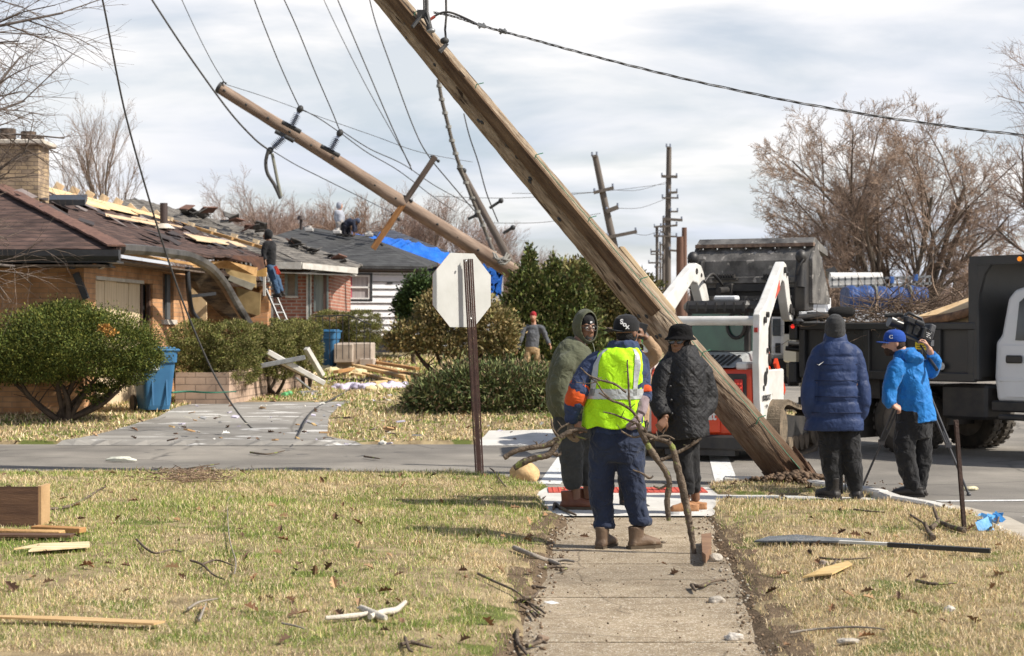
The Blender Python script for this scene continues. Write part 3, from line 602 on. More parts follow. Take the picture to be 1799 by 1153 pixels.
# low spreading juniper near the street
d = 28.5; JG = [(.10,.135,.045),(.15,.175,.06),(.06,.09,.032),(.21,.22,.09),(.20,.14,.08)]
bush('low_juniper', 'low spreading green juniper behind the stop sign post', gbase(845, d), [(pc(765,690,d),(.45,.6,.28),1),(pc(815,672,d),(.42,.6,.34),1.1),(pc(862,680,d),(.4,.6,.30),.8),(pc(900,678,d),(.6,.6,.38),1.2),(pc(950,690,d),(.4,.5,.30),.8),(pc(735,705,d),(.22,.4,.22),.4),(pc(800,710,d),(.8,.6,.22),1),(pc(900,712,d),(.8,.6,.2),1),(pc(860,660,d),(.3,.4,.2),.3)],
     40000, .085, JG, 51, [pc(q, 680, d) for q in (760,820,880,940)], .03, shell=.25, aspect=.25, up=.5, clumpr=.24)
d = 39.0
bush('low_green_shrub', 'small green shrub beyond the low juniper, by the red capped man', gbase(880, d), [(pc(850,650,d),(.5,.4,.16),1),(pc(900,652,d),(.5,.4,.16),1),(pc(960,655,d),(.5,.4,.2),1),(pc(930,665,d),(.6,.4,.2),1)], 9000, .09, JG, 52, shell=.4, aspect=.3, up=.7)
# ---------------------------------------------------------------- houses
orange_brick = brick_mat('orange brick', (.62,.35,.18), (.50,.255,.12), (.38,.25,.16), bw=.30, bh=.085, ms=.006, var=.42)
red_brick = brick_mat('red brick', (.42,.17,.11), (.34,.12,.08), (.46,.36,.30), bw=.30, bh=.10, ms=.016, var=.3)
brown_shingle = brick_mat('brown shingles', (.145,.088,.070), (.088,.055,.046), (.042,.03,.028), bw=.32, bh=.085, ms=.008, var=.6, rough=.95)
grey_shingle = brick_mat('grey shingles', (.26,.235,.205), (.20,.185,.165), (.10,.09,.08), bw=.32, bh=.085, ms=.008, var=.5, rough=.95)
dark_shingle = brick_mat('charcoal shingles', (.085,.087,.088), (.06,.06,.063), (.03,.03,.03), bw=.32, bh=.09, ms=.006, var=.35, rough=.95)
slate_shingle = brick_mat('slate blue shingles', (.10,.11,.14), (.075,.085,.11), (.04,.04,.05), bw=.32, bh=.09, ms=.006, var=.35, rough=.95)
ply = mat('fresh plywood', (.80,.60,.36), .85, (.62,.42,.22), 3, .2, 60, stretch=(1,.3,1), spec=.15)
pale_board = mat('weathered pale boards', (.72,.58,.40), .85, (.56,.43,.28), 4, .3, 60, stretch=(4,4,.3), spec=.15)
lumber = mat('old lumber', (.55,.34,.15), .85, (.33,.18,.075), 5, .3, 60, stretch=(1,.4,1), spec=.15)
darkwood = mat('dark sheathing', (.07,.05,.04), .95, (.03,.024,.02), 6, .4, 40, spec=.1)
black_metal = mat('black gutter metal', (.03,.032,.036), .35, (.02,.02,.022), 5, .05, 40, spec=.5)
grey_metal = mat('bent aluminium', (.20,.185,.165), .32, (.05,.045,.04), 2, .1, 40, metal=.6, spec=.5)
white_metal = mat('white aluminium', (.68,.66,.61), .5, (.50,.47,.42), 5, .1, 40, spec=.4)
white_paint = mat('white paint', (.74,.74,.73), .5, (.66,.66,.65), 5, .05, 40, spec=.4)
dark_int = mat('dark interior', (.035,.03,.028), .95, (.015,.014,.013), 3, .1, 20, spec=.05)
limestone = mat('limestone', (.60,.55,.48), .9, (.46,.41,.34), 6, .4, 60, spec=.15)
H1 = thing('brick_house', 'storm torn orange brick ranch house with brown hip roof, boarded door and collapsed porch', 'house', (-7.0, 28, .3))
A = Vector((-7.02, 28, .2)); Bc = Vector((-6.1, 43.2, .2)); ZE = 2.92; dirr = (Bc-A); dirr.z = 0; LW = dirr.length; dirr.normalize(); nrm = Vector((dirr.y, -dirr.x, 0))
def rw(t, z, off=0): return Vector((A.x, A.y, 0))+dirr*t+nrm*off+Vector((0,0,z))
# front wall (faces the camera) and the right hand wall with its openings
m = MB(); fl = Vector((-15.5, 28.0, .1)); m.box(((fl.x-7.02)/2, 28.12, (ZE+.1)/2), (8.48, .24, ZE-.1)); 
TP = lambda px: next(t for t in np.linspace(0, LW, 1600) if CX+F*rw(t,0).x/rw(t,0).y >= px)
t_a, t_b, t_c, t_d, t_e, t_f, t_g, t_h = [TP(q) for q in (168, 252, 268, 286, 305, 330, 362, 470-6)]
def wallseg(mb, t0, t1, z0, z1, th=.24, off=0):
    a, b = rw(t0, z0, off), rw(t1, z0, off); mb.prism([a, b, b+Vector((0,0,z1-z0)), a+Vector((0,0,z1-z0))], -nrm*th)
segs = [(.012, t_a, .1, ZE), (t_a, t_b, 2.52, ZE), (t_b, t_c, 2.52, ZE), (t_b, t_c, .1, 1.1), (t_c, t_d, .1, ZE), (t_d, t_e, .1, 1.85), (t_d, t_e, 2.75, ZE), (t_e, t_f, .1, ZE)]
for t0, t1, z0, z1 in segs: wallseg(m, t0, t1, z0, z1)
wallseg(m, t_f, t_f+.02, .1, ZE, 3.0)                               # return wall of the porch
wallseg(m, LW-.9, LW, .1, 1.9); wallseg(m, LW-.25, LW, 1.9, 2.75)      # broken far end
for i in range(5): wallseg(m, LW-2.6+i*.35, LW-2.25+i*.35, .1, 1.0+.17*i)
wall = m.build('wall', orange_brick, H1); m = MB(); m.box((-9.2, 43.3, 1.4), (6.0, .24, 2.7)); m.build('back_wall', orange_brick, H1)
m = MB(); wallseg(m, t_d-.1, t_e+.1, 1.76, 1.85, .2, .05); wallseg(m, t_a, t_b, 2.5, 2.56, .2, .015); m.build('sill', limestone, H1)
door = MB(); n = 4
for i in range(n): wallseg(door, t_a+(t_b-t_a)*i/n+.012, t_a+(t_b-t_a)*(i+1)/n-.012, .32, 2.49+.02*(i % 2), .03, -.07+.006*(i % 2))
door.build('boarded_door', pale_board, H1)
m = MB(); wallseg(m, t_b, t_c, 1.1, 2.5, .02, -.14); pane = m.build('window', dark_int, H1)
m = MB(); wallseg(m, t_b, t_b+.1, 1.1, 2.5, .06, -.04); wallseg(m, t_c-.08, t_c, 1.1, 2.5, .06, -.04); m.build('frame', mat('brown frame', (.12,.07,.05), .6), pane)
m = MB(); wallseg(m, t_d+.25, t_e-.35, 1.87, 2.73, .02, -.12); pane = m.build('window', mat('pale blind', (.55,.50,.42), .8), H1)
m = MB(); wallseg(m, t_d, t_d+.22, 1.86, 2.74, .05, -.05); wallseg(m, t_e-.32, t_e-.06, 1.86, 2.74, .05, -.05); m.build('frame', mat('grey frame', (.10,.105,.11), .6), pane)
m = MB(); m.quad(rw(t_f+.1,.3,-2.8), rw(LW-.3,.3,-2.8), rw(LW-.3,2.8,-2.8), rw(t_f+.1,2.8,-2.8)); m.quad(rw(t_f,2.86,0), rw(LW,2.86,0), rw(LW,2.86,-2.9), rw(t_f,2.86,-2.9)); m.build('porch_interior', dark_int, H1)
# roof of brown shingles
E0 = Vector((-15.9, 27.3, 2.93)); E1 = Vector((-6.32, 27.3, 2.95)); E2 = P(468, 452, 43.6); A1 = P(-70, 296, 37); A2 = P(292, 386, 47); Lf = Vector((-15.9, 43.6, 3.0)); L0 = Vector((-15.9, 37, 4.95)); B2 = P(300, 452, 50)
def slab(mb, poly, th=.07): mb.prism(poly, (0,0,-th))
def rough_roof(mb, quadv, nu, nv, amp, seed, th=.06, curl=0):       # a battered roof plane, bilinear over four corners
    rd = random.Random(seed); a, b, c, d = [Vector(q) for q in quadv]; vs = []
    for j in range(nv+1):
        for i in range(nu+1):
            u, v = i/nu, j/nv; p = (a*(1-u)+b*u)*(1-v)+(d*(1-u)+c*u)*v; p = p+Vector((0,0,rd.uniform(-amp, amp)*(0 < i < nu or True))); vs.append(p)
    n = len(vs); lo_ = [p-Vector((0,0,th)) for p in vs]; W = nu+1
    fs = [[j*W+i, j*W+i+1, (j+1)*W+i+1, (j+1)*W+i] for j in range(nv) for i in range(nu)]; fs2 = [[q+n for q in f[::-1]] for f in fs]
    rim = [(i, i+1) for i in range(nu)]+[(nv*W+i+1, nv*W+i) for i in range(nu)]+[((j+1)*W, j*W) for j in range(nv)]+[(j*W+nu, (j+1)*W+nu) for j in range(nv)]
    mb.add(vs+lo_, fs+fs2+[[q, p, p+n, q+n] for p, q in rim], False)
m = MB(); rough_roof(m, (E0, E1, A1, L0), 24, 8, .012, 1); roof = m.build('roof', brown_shingle, H1)
m = MB(); rough_roof(m, (E1, E2, A2, A1), 40, 12, .022, 2)
rough_roof(m, (E2, B2, A2+Vector((0,0,.01)), A2), 8, 6, .02, 3); m.build('roof_plane', brown_shingle, roof)
m = MB(); n_ = 12
for i in range(n_): 
    p, q = E1.lerp(A1, i/n_), E1.lerp(A1, (i+1.08)/n_); m.beam(p+Vector((0,0,.05)), q+Vector((0,0,.065)), .30, .03)
m.build('hip_cap', mat('hip shingles', (.20,.11,.08), .95, (.11,.06,.05), 9, .5), roof)
# bare decking near the ridge with rafter stubs and stray plywood strips
RP = lambda u, v, dz=0: ((E1*(1-u)+E2*u)*(1-v)+(A1*(1-u)+A2*u)*v)+Vector((0,0,dz))
m = MB()
def patch(mb, u0, u1, v0, v1, dz, sk=0, th=.025): mb.prism([RP(u0,v0,dz), RP(u1,v0,dz), RP(u1+sk,v1,dz), RP(u0+sk,v1,dz)], (0,0,th))
patch(m, .26, .47, .66, .99, .06, .03); patch(m, .475, .66, .72, .99, .058, .03); patch(m, .665, .90, .80, .995, .06, .02)
m.build('roof_decking', ply, roof)
m = MB()
for u0, u1, v0, v1 in ((.30,.58,.44,.49),(.60,.995,.18,.31),(.50,.66,.54,.57),(.72,.8,.55,.57)): patch(m, u0, u1, v0, v1, .07, .03)
m.build('loose_plywood', mat('sun bleached plywood', (.72,.56,.38), .85, (.50,.34,.2), 3, .2, 60), roof)
for i in range(9):
    m = MB(); u = .33+i*.075; p = RP(u, 1.0, .05); m.beam(p+Vector((0,0,-.05)), p+Vector((.12,0,.15 if i < 6 else .07)), .10, .20); m.build('rafter_stub', pale_board, roof)
rd = random.Random(5)
for i in range(60):                                                 # torn shingle flaps
    m = MB(); u, v = rd.random(), rd.random()*.8; p = RP(u, v, .04); sx = rd.uniform(.12,.4); M = Euler((rd.uniform(-.2,.25), .35+rd.uniform(-.15,.2), rd.uniform(-.3,.3))).to_matrix()
    m.box(p+Vector((0,0,.02)), (sx, sx*1.3, .012), M); m.build('torn_shingle', mat('tarry shingle scrap', (.06,.05,.05), .9) if i % 3 else mat('underlay scrap', (.24,.20,.19), .9), roof)
m = MB(); p = RP(.62,.45,0); m.tube([p, p+Vector((0,0,.62))], .09, 12); m.build('vent_pipe', mat('rusty vent pipe', (.07,.05,.045), .6), roof)
m = MB(); m.rings([(p+Vector((.0,0,.02)), (1,0,0), (0,1,0), .28,.28), (p+Vector((0,0,.14)), (1,0,0), (0,1,0), .11,.11)], 14); m.build('vent_flashing', limestone, roof)
m = MB(); p = RP(.20,.56,.02); m.prism([p+Vector(q) for q in ((-.45,-.3,0),(.45,-.3,0),(.35,.3,.15),(-.35,.3,.15))], (0,0,.12)); m.build('roof_vent', black_metal, roof)
# chimney
c0 = P(38, 350, 34.5); m = MB(); m.box((c0.x, c0.y+.1, c0.z+.42), (.84, .8, 1.3)); ch = m.build('chimney', brick_mat('chimney brick', (.50,.37,.23), (.33,.25,.18), (.22,.17,.13), bw=.25, bh=.08, ms=.008, var=.5), H1)
m = MB(); m.box((c0.x+.02, c0.y+.1, c0.z+1.12), (1.06, 1.0, .10), bev=.02); m.build('chimney_cap', limestone, ch)
m = MB(); m.tube([(c0.x-.28,c0.y,c0.z+1.17),(c0.x-.28,c0.y,c0.z+1.42)], .16, 10); m.tube([(c0.x+.14,c0.y,c0.z+1.17),(c0.x+.14,c0.y,c0.z+1.36)], .15, 10); m.box((c0.x+.33,c0.y,c0.z+1.22),(.2,.2,.1)); m.build('flue', mat('sooty clay flue', (.16,.11,.08), .9, (.04,.035,.03), 6), ch)
m = MB(); m.prism([(c0.x-.43,c0.y-.32,c0.z-.2),(c0.x+.5,c0.y-.32,c0.z-.32),(c0.x+.5,c0.y-.32,c0.z-.08),(c0.x-.43,c0.y-.32,c0.z+.02)], (0,-.03,0)); m.build('flashing', mat('lead flashing', (.30,.31,.30), .6), ch)
# black gutter on the front and the bent grey gutter that fell over the porch
m = MB()
def gutter(mb, pts, w_=.14, h_=.13):
    prof = [(-w_/2, h_/2),(-w_/2,-h_/2),(w_*.25,-h_/2),(w_/2,-h_*.1),(w_/2,h_/2)]; rs = []
    for i, p in enumerate(pts):
        t = (pts[min(i+1,len(pts)-1)]-pts[max(i-1,0)]).normalized(); a, b = frame(t); rs.append([p+a*x+b*z for x, z in prof])
    vs = [q for r_ in rs for q in r_]; k = 5; mb.add(vs, [[i*k+j, i*k+(j+1)%k, (i+1)*k+(j+1)%k, (i+1)*k+j] for i in range(len(pts)-1) for j in range(k)]+[list(range(k)), list(range(len(vs)-k, len(vs)))], False)
gutter(m, [Vector((-15.9,27.2,2.86)), Vector((-10,27.2,2.86)), Vector((-6.25,27.2,2.84))], .16, .17)
m.box((-11.1,27.45,2.74), (9.6,.5,.03)); m.build('gutter', black_metal, H1)
m = MB(); m.box((-11.2,27.62,2.68),(9.4,.75,.03)); wallseg(m, -.3, t_f, 2.78, 2.81, .5, .55); m.build('soffit', mat('torn brown soffit', (.20,.15,.11), .9, (.08,.06,.05), 4), H1)
m = MB(); pts = crs([P(214,438,27.6), P(262,441,29.0), P(300,446,30.2), P(335,452,31.4), P(368,470,32.4), P(392,497,33), P(412,530,33.3), P(438,572,33.5)], 5)
gutter(m, pts, .13, .15); m.tube([p+Vector((0,-.02,.07)) for p in pts], .022, 6); m.build('gutter', grey_metal, H1)
m = MB(); wallseg(m, .05, TP(300), ZE-.03, ZE+.02, .03, .62); m.build('fascia', lumber, H1)
m = MB(); a, b = P(133,480,27.9), P(152,526,27.9); m.beam(a, b, .10, .10); m.build('downspout', black_metal, H1)
m = MB(); a = P(124,446,27.3); m.box(a+Vector((0,.1,-.1)), (.08,.1,.28)); m.build('downspout', black_metal, H1)
rd = random.Random(9); m = MB()
for px in (140, 150, 163, 176, 185): q = P(px, 452, 27.5); m.box(q+Vector((0,.1,-.05)), (.16,.2,rd.uniform(.1,.25)), (0,rd.uniform(-.5,.5),0))
m.build('hanging_scrap', black_metal, H1)
# the collapsed porch: hanging dark roof sheet, plywood, posts
def flat(name, pxs, m_, parent, th=.06):
    mb = MB(); mb.prism([P(*q) for q in pxs], (0, th, 0)); return mb.build(name, m_, parent)
flat('hanging_soffit', [(330,470,33.6),(372,472,34.0),(392,500,34.3),(408,534,34.6),(428,574,34.8),(400,566,34.8),(362,530,34.5),(332,500,34)], mat('stained panelling', (.17,.125,.075), .85, (.03,.025,.02), 3.5, .3, 30, stretch=(1,1,4)), H1)
flat('hanging_soffit', [(332,460,33.8),(400,458,35),(452,470,37),(450,486,37),(398,472,35.4),(340,470,34)], lumber, H1)
flat('plywood_sheet', [(334,497,36.5),(362,505,36.5),(363,568,36.5),(346,562,36.5),(333,540,36.5)], ply, H1)
flat('plywood_sheet', [(392,464,38.5),(448,470,39),(450,506,39),(420,492,38.8),(398,480,38.6)], mat('yellow plywood', (.42,.30,.14), .85, (.26,.18,.08), 3), H1)
flat('plywood_sheet', [(414,504,39),(458,516,39),(456,556,39),(424,546,39)], mat('yellow plywood', (.5,.4,.2)), H1)
flat('ceiling_board', [(405,484,37.5),(449,500,37.5),(441,510,37.5),(400,492,37.5)], mat('dirty white board', (.45,.42,.33), .8), H1)
flat('post', [(462,486,38.5),(466,486,38.5),(466,520,38.5),(462,520,38.5)], white_metal, H1, .1)
flat('wall_stub', [(437,560,35.5),(470,548,35.5),(470,574,35.5),(440,574,35.5)], orange_brick, H1, .2)
m = MB(); pts = crs([P(329,470,32.8), P(331,505,32.8), P(337,545,33), P(352,566,33.2)], 5); m.tube(pts, .05, 8); m.build('bent_post', black_metal, H1)
m = MB(); m.beam(P(332,521,33), P(378,516,33.6), .05, .06); m.build('brace', black_metal, H1)
for i in range(9):
    m = MB(); q = P(378+i*8.2, 446+i*1.1, 38+i*.5); m.beam(q, q+Vector((.02,.1,-.34)), .04, .10); m.build('rafter', darkwood, H1)
flat('torn_eave', [(372,446,37.5),(462,452,40),(466,486,40),(440,462,39),(380,456,37.8)], mat('torn eave felt', (.10,.045,.025), .95, (.04,.02,.015), 5), H1)
flat('fascia_end', [(452,476,38.4),(468,470,38.4),(468,486,38.4),(450,486,38.4)], mat('bright framing', (.66,.38,.12), .8), H1)
# planter wall of tan blocks
pw = brick_mat('tan block', (.50,.36,.27), (.42,.31,.235), (.27,.20,.15), bw=.36, bh=.13, ms=.010, var=.35)
m = MB(); a, b, c = P(308, 655, 30.0), P(402, 655, 30.0), P(548, 624, 38); a.z = b.z = .30; c.z = .38; hA, hC = P(0,655,30).z-.30, P(0,624,38).z-.38
m.prism([a, b, b+Vector((0,0,hA)), a+Vector((0,0,hA))], (0,.2,0)); m.prism([b+Vector((.004,0,0)), c, c+Vector((0,0,hC)), b+Vector((.004,0,hA))], (-.18,.12,0)); m.prism([c, c+Vector((0,0,hC)), c+Vector((-1.5,0,hC)), c+Vector((-1.5,0,0))], (0,.2,0))
tag(m.build('planter_wall', pw), 'low planter wall of tan blocks under the clipped hedges', 'garden wall')
m = MB(); m.quad((a.x,a.y+.2,.26+hA),(b.x-.1,b.y+.2,.26+hA),(c.x-.2,c.y-.1,.34+hC),(c.x-1.5,c.y-.1,.34+hC)); tag(m.build('planter_soil', soil), kind='structure')
# ---------------------------------------------------------------- second house: red brick, grey torn roof
D2 = 50.0
H2 = thing('brick_house', 'red brick house with torn grey roof and white gutter, behind the ladder', 'house', gbase(530, D2))
m = MB(); a = P(466,640,D2); b = P(582,640,D2)
z0 = gzs(-5.5, D2)-.1; zt = P(500,468,D2).z; X_ = lambda px, d=D2: (px-CX)/F*d
def hw(mb, px0, px1, za, zb, d=D2, th=.2): x0, x1 = X_(px0, d), X_(px1, d); mb.box(((x0+x1)/2, d+th/2, (za+zb)/2), (x1-x0, th, zb-za))
zw = lambda py, d=D2: P(0, py, d).z
for q in ((466,502,z0,zt),(502,522,z0,zw(522)),(522,540,z0,zt),(502,522,zw(478),zt),(553,573,z0,zw(548)),(553,573,zw(480),zt),(540,553,z0,zt),(573,581,z0,zt)): hw(m, *q)
m.build('wall', red_brick, H2); m = MB(); m.box((X_(581)-.1, D2+4, (z0+zt)/2), (.2, 7.6, zt-z0)); m.build('side_wall', red_brick, H2)
m = MB(); hw(m, 504, 520, zw(520), zw(480), D2+.08, .05); wn = m.build('window', mat('tan blind', (.42,.33,.25), .7), H2)
m = MB()
for q in ((500,505,zw(521),zw(478)),(518,523,zw(521),zw(478))): hw(m, *q, D2-.05, .05)
m.build('shutter', mat('grey green shutter', (.22,.25,.24), .6), wn)
m = MB(); hw(m, 501, 524, zw(524), zw(520), D2-.07, .2); m.build('sill', limestone, wn)
m = MB(); hw(m, 554, 568, zw(547), zw(480), D2+.08, .05); wn = m.build('window', mat('pale curtain', (.45,.47,.42), .7, (.33,.36,.32), 2, 0, 20, stretch=(8,1,.2)), H2)
m = MB(); hw(m, 568, 574, zw(547), zw(480), D2-.04, .06); m.build('shutter', mat('brown shutter', (.12,.07,.055), .6), wn)
m = MB(); hw(m, 551, 554, zw(548), zw(478), D2-.05, .06); hw(m, 574, 577, zw(548), zw(478), D2-.05, .06); m.build('frame', mat('grey green shutter', (.2,.2,.2)), wn)
m = MB(); hw(m, 538, 541, z0, zt, D2-.06, .1); hw(m, 545, 547, z0, zt, D2-.04, .1); hw(m, 474, 480, z0, zw(515), D2-.06, .05); m.build('trim', white_metal, H2)
m = MB(); hw(m, 541, 545, z0, zt, D2-.03, .05); m.build('downspout', mat('grey green shutter', (.2,.2,.2)), H2)
m = MB(); hw(m, 503, 545, zw(482), zw(470), D2-.6, .5); m.build('awning', mat('dark awning', (.10,.065,.045), .8), H2)
# roof
a0 = P(150,372,56); a1 = P(236,348,57); a2 = P(300,356,58); e0 = P(462,459,D2-.8); e1 = P(530,461,D2-1.0); e2 = P(627,470,D2+.1); e3 = P(100,420,52); e4 = P(640,462,58)
m = MB(); rough_roof(m, (e3, e0, a1, a0), 26, 10, .03, 11); rough_roof(m, (e0, e1, P(330,372,57), a1), 22, 10, .03, 12); rough_roof(m, (e1, e2, P(420,398,57), P(330,372,57)), 20, 8, .035, 13)
rough_roof(m, (e2, e4, P(430,398,58.5), P(420,398,57)), 6, 6, .03, 14); rf = m.build('roof', grey_shingle, H2)
m = MB(); m.beam(e1+Vector((0,0,-.10)), e2+Vector((0,0,-.10)), .12, .17); m.beam(e0+Vector((-.6,0,-.10)), e1+Vector((0,0,-.10)), .12, .20); m.build('gutter', white_metal, H2)
m = MB(); m.prism([e0+Vector((0,.1,-.3)), e1+Vector((0,.1,-.3)), P(582,474,D2), P(466,474,D2)], (0,0,-.03)); m.prism([e1+Vector((0,.1,-.3)), e2+Vector((0,.05,-.22)), P(600,476,D2+1), P(560,476,D2)], (0,0,-.03)); m.build('soffit', white_metal, H2)
rd = random.Random(3)
for i in range(34):
    f = rd.random(); q = P(300,356,56).lerp(P(470,405,55), f)+Vector((rd.uniform(-.3,.3), rd.uniform(-2,0), rd.uniform(-.15,.05))); 
    if i > 20: f = rd.random(); q = P(505,425,53).lerp(P(612,462,50.5), f)+Vector((0,0,rd.uniform(-.02,.08)))
    m = MB(); s_ = rd.uniform(.2,.55); m.box(q, (s_, s_*.8, .03), Euler((rd.uniform(-.5,.5), rd.uniform(-.1,.5), rd.random()*3)).to_matrix()); m.build('torn_shingle', mat('curled grey shingle', (.12,.115,.11), .95, (.06,.055,.05), 6) if i % 4 else mat('reddish underlay', (.22,.12,.09), .9), rf)
m = MB(); n_ = 5
for i in range(n_):
    p, q = P(300+i*36, 388+i*10.5, 50), P(300+(i+1.02)*36, 388+(i+1.02)*10.5, 50-.3); m.beam(p, q, .12, .09)
m.build('exposed_ridge_board', lumber, rf)
for i in range(5): m = MB(); q = P(298+i*38, 384+i*10, 49); m.box(q, (.16,.3,.10), (0,.3,0)); m.build('rafter_stub', pale_board, rf)
# concrete steps with an iron railing
ST = thing('front_steps', 'pale concrete steps at the red brick house, right of the farther blue bin', 'steps', gbase(620, 46))
D3 = 46.0; gz3 = gzs(X_(620,D3), D3)
m = MB(); m.box((X_(622,D3), D3+.6, gz3+.36), (.95, 1.2, .74), bev=.03); m.box((X_(645,D3), D3+.2, gz3+.15), (.38,.9,.32), bev=.02); m.box((X_(605,D3), D3-.1, gz3+.45), (.5,.4,.5), bev=.02)
m.build('step', mat('stained concrete', (.48,.41,.34), .9, (.33,.27,.22), 4), ST)
RL = thing('iron_railing', 'thin black wrought iron railing in front of the rounded hedge', 'railing', (X_(610,45.4), 45.4, gz3))
m = MB(); p0, p1, p2 = P(553,556,45.4), P(612,554,45.4), P(652,571,45.4); m.tube([p0, p1, p2], .018, 6); m.build('handrail', black_metal, RL)
for px in (555,567,579,591,602,613,626,640,650):
    f = P(px, 556 if px < 612 else 554+(px-612)*.43, 45.4); m = MB(); m.tube([f, Vector((f.x, f.y, max(gz3+.3, f.z-1.15)))], .011, 5); m.build('baluster', black_metal, RL)
# ---------------------------------------------------------------- third house: white siding, charcoal hip roof
D4 = 56.0
H3 = thing('siding_house', 'white lap siding house with charcoal roof where the roofers work', 'house', gbase(660, D4))
def sh3(mb): mb.v = [(x, y+.34*(x-X_(578,D4)), z) for x, y, z in mb.v]; return mb
siding = mat('white siding', (.74,.75,.77), .7, (.62,.62,.64), 2, .1, 30, spec=.2)
m = MB(); zb, zt4 = zw(596, D4), zw(470, D4); k = 10
for i in range(k):
    za, zc = zb+(zt4-zb)*i/k+.026, zb+(zt4-zb)*(i+1)/k
    for x0, x1, lo_, hi_ in ((578,604,-9,9),(648,734,-9,9),(604,648,-9,zw(525,D4)),(604,648,zw(483,D4),9)):
        a_, b_ = max(za, lo_), min(zc, hi_)
        if b_-a_ < .02: continue
        X0, X1 = X_(x0,D4), X_(x1,D4); m.add([(X0,D4-.07,a_),(X1,D4-.07,a_),(X1,D4,b_),(X0,D4,b_),(X0,D4,a_),(X1,D4,a_)], [[0,1,2,3],[0,4,5,1]])
sh3(m).build('wall', siding, H3); m = MB(); m.box((X_(734,D4)-.05, D4+4.9, (zb+zt4)/2), (.1, 7, zt4-zb)); m.build('side_wall', siding, H3)
m = MB(); hw(m, 578, 603, zb, zt4, D4+.03, .05); hw(m, 649, 733, zb, zt4, D4+.03, .05); hw(m, 603, 649, zb, zw(526,D4), D4+.03, .05); sh3(m).build('painted_lap_shade', mat('lap shade grey', (.50,.50,.51), .9), H3)  # darker grey behind the open laps: painted shade under each board
m = MB(); hw(m, 578, 735, zw(620,D4), zb, D4+.02, .2); sh3(m).build('foundation', mat('dark foundation', (.035,.036,.045), .9), H3)
m = MB(); hw(m, 604, 648, zw(525,D4), zw(483,D4), D4+.02, .04); wn = sh3(m).build('window', mat('window with curtain', (.40,.37,.37), .3, (.26,.24,.25), 3, 0, 20, stretch=(6,1,.3), spec=.6), H3)
m = MB(); hw(m, 607, 617, zw(523,D4), zw(486,D4), D4-.01, .02); sh3(m).build('curtain', mat('pink curtain', (.55,.10,.16), .8), wn)
m = MB()
for q in ((601,604,529,479),(648,652,529,479),(601,652,483,479),(601,652,529,525.5)): hw(m, q[0], q[1], zw(q[2],D4), zw(q[3],D4), D4-.07, .07)
sh3(m).build('frame', black_metal, wn)
m = MB()
for q in ((604,607,525.5,483),(645,648,525.5,483),(604,648,506,503),(607,645,486,483),(607,645,525.5,523)): hw(m, q[0], q[1], zw(q[2],D4), zw(q[3],D4), D4-.05, .05)
sh3(m).build('sash', white_paint, wn)
for i, (px, py) in enumerate(((682,497),)): m = MB(); hw(m, px-5, px+5, zw(py+1,D4), zw(py-1.5,D4), D4-.06, .04); sh3(m).build('wall_bracket', black_metal, H3)
ap = P(535,398,62); e0 = P(590,466,D4-.25); e1 = P(750,468,D4+.75); rr = P(640,414,62); lf = P(470,418,58)
m = MB(); m.prism([lf, e0, e1, rr, ap], (0,0,-.1)); m.prism([e1, P(770,462,64), rr+Vector((0,.02,0))], (0,0,-.1)); rf = m.build('roof', dark_shingle, H3)
m = MB(); m.prism([e0+Vector((0,.02,-.1)), e1+Vector((0,.02,-.1)), e1+Vector((0,.5,-.22)), e0+Vector((0,.5,-.22))], (0,0,-.05)); m.build('soffit', mat('dark soffit', (.05,.04,.035), .9), H3)
m = MB(); p = P(529,404,60.5); m.tube([p, p+Vector((0,0,.40))], .055, 8); m.tube([p+Vector((0,0,.36)), p+Vector((0,0,.5))], [.16,.1], 8); m.build('vent_pipe', mat('rusty vent pipe', (.07,.05,.045)), rf)
for px, py in ((543,404),(592,408),(648,413)):
    m = MB(); p = P(px, py, 60); m.box(p, (.30,.3,.14), bev=.03); m.tube([p, p+Vector((0,0,.14))], .09, 8); m.build('roof_vent', mat('pale vent cap', (.50,.48,.46), .6), rf)
# ---------------------------------------------------------------- fourth house: blue tarp
H4 = thing('tarped_house', 'farther house with slate roof half covered by a bright blue tarp', 'house', gbase(800, 66))
d = 66.0
m = MB(); m.prism([P(652,408,d+5), P(690,404,d+5), P(880,478,d-1), P(760,478,d-1)], (0,0,-.12)); rf = m.build('roof', slate_shingle, H4)
m = MB(); hw(m, 745, 884, zw(610,d), zw(476,d), d, .2); m.build('wall', siding, H4)
tarp = mat('blue tarpaulin', (.02,.17,.66), .42, (.012,.11,.50), 2.5, .5, 7, spec=.5, wrinkle=.5)
m = MB(); m.smooth = True; nu = 26; top = [(618,411),(660,414),(700,419),(745,431),(795,448)]; bot = [(632,422),(660,431),(700,446),(745,463),(782,475)]
def tarpstrip(mb, top, bot, dt, db, seed, nu=30, nv=8, amp=.05):
    r_ = np.random.default_rng(seed); T_ = np.array(top, float); B_ = np.array(bot, float); vs = []
    for j in range(nv+1):
        for i in range(nu+1):
            f = i/nu*(len(T_)-1); tpx = [np.interp(f, range(len(T_)), T_[:, q]) for q in (0,1)]; bpx = [np.interp(f, range(len(B_)), B_[:, q]) for q in (0,1)]
            v = j/nv; p = P(tpx[0]*(1-v)+bpx[0]*v, tpx[1]*(1-v)+bpx[1]*v, dt*(1-v)+db*v); vs.append(p+Vector((0, -.1, amp*float(r_.normal()))))
    W = nu+1; mb.add(vs, [[j*W+i, j*W+i+1, (j+1)*W+i+1, (j+1)*W+i] for j in range(nv) for i in range(nu)], True)
tarpstrip(m, top, bot, d+1, d-1.3, 3); tp = m.build('tarp', tarp, H4)
m = MB(); tarpstrip(m, [(838,466),(860,469),(884,478)], [(842,522),(862,524),(880,522)], d-1.6, d-1.6, 5, 14, 14, .10); m.build('tarp', tarp, H4)
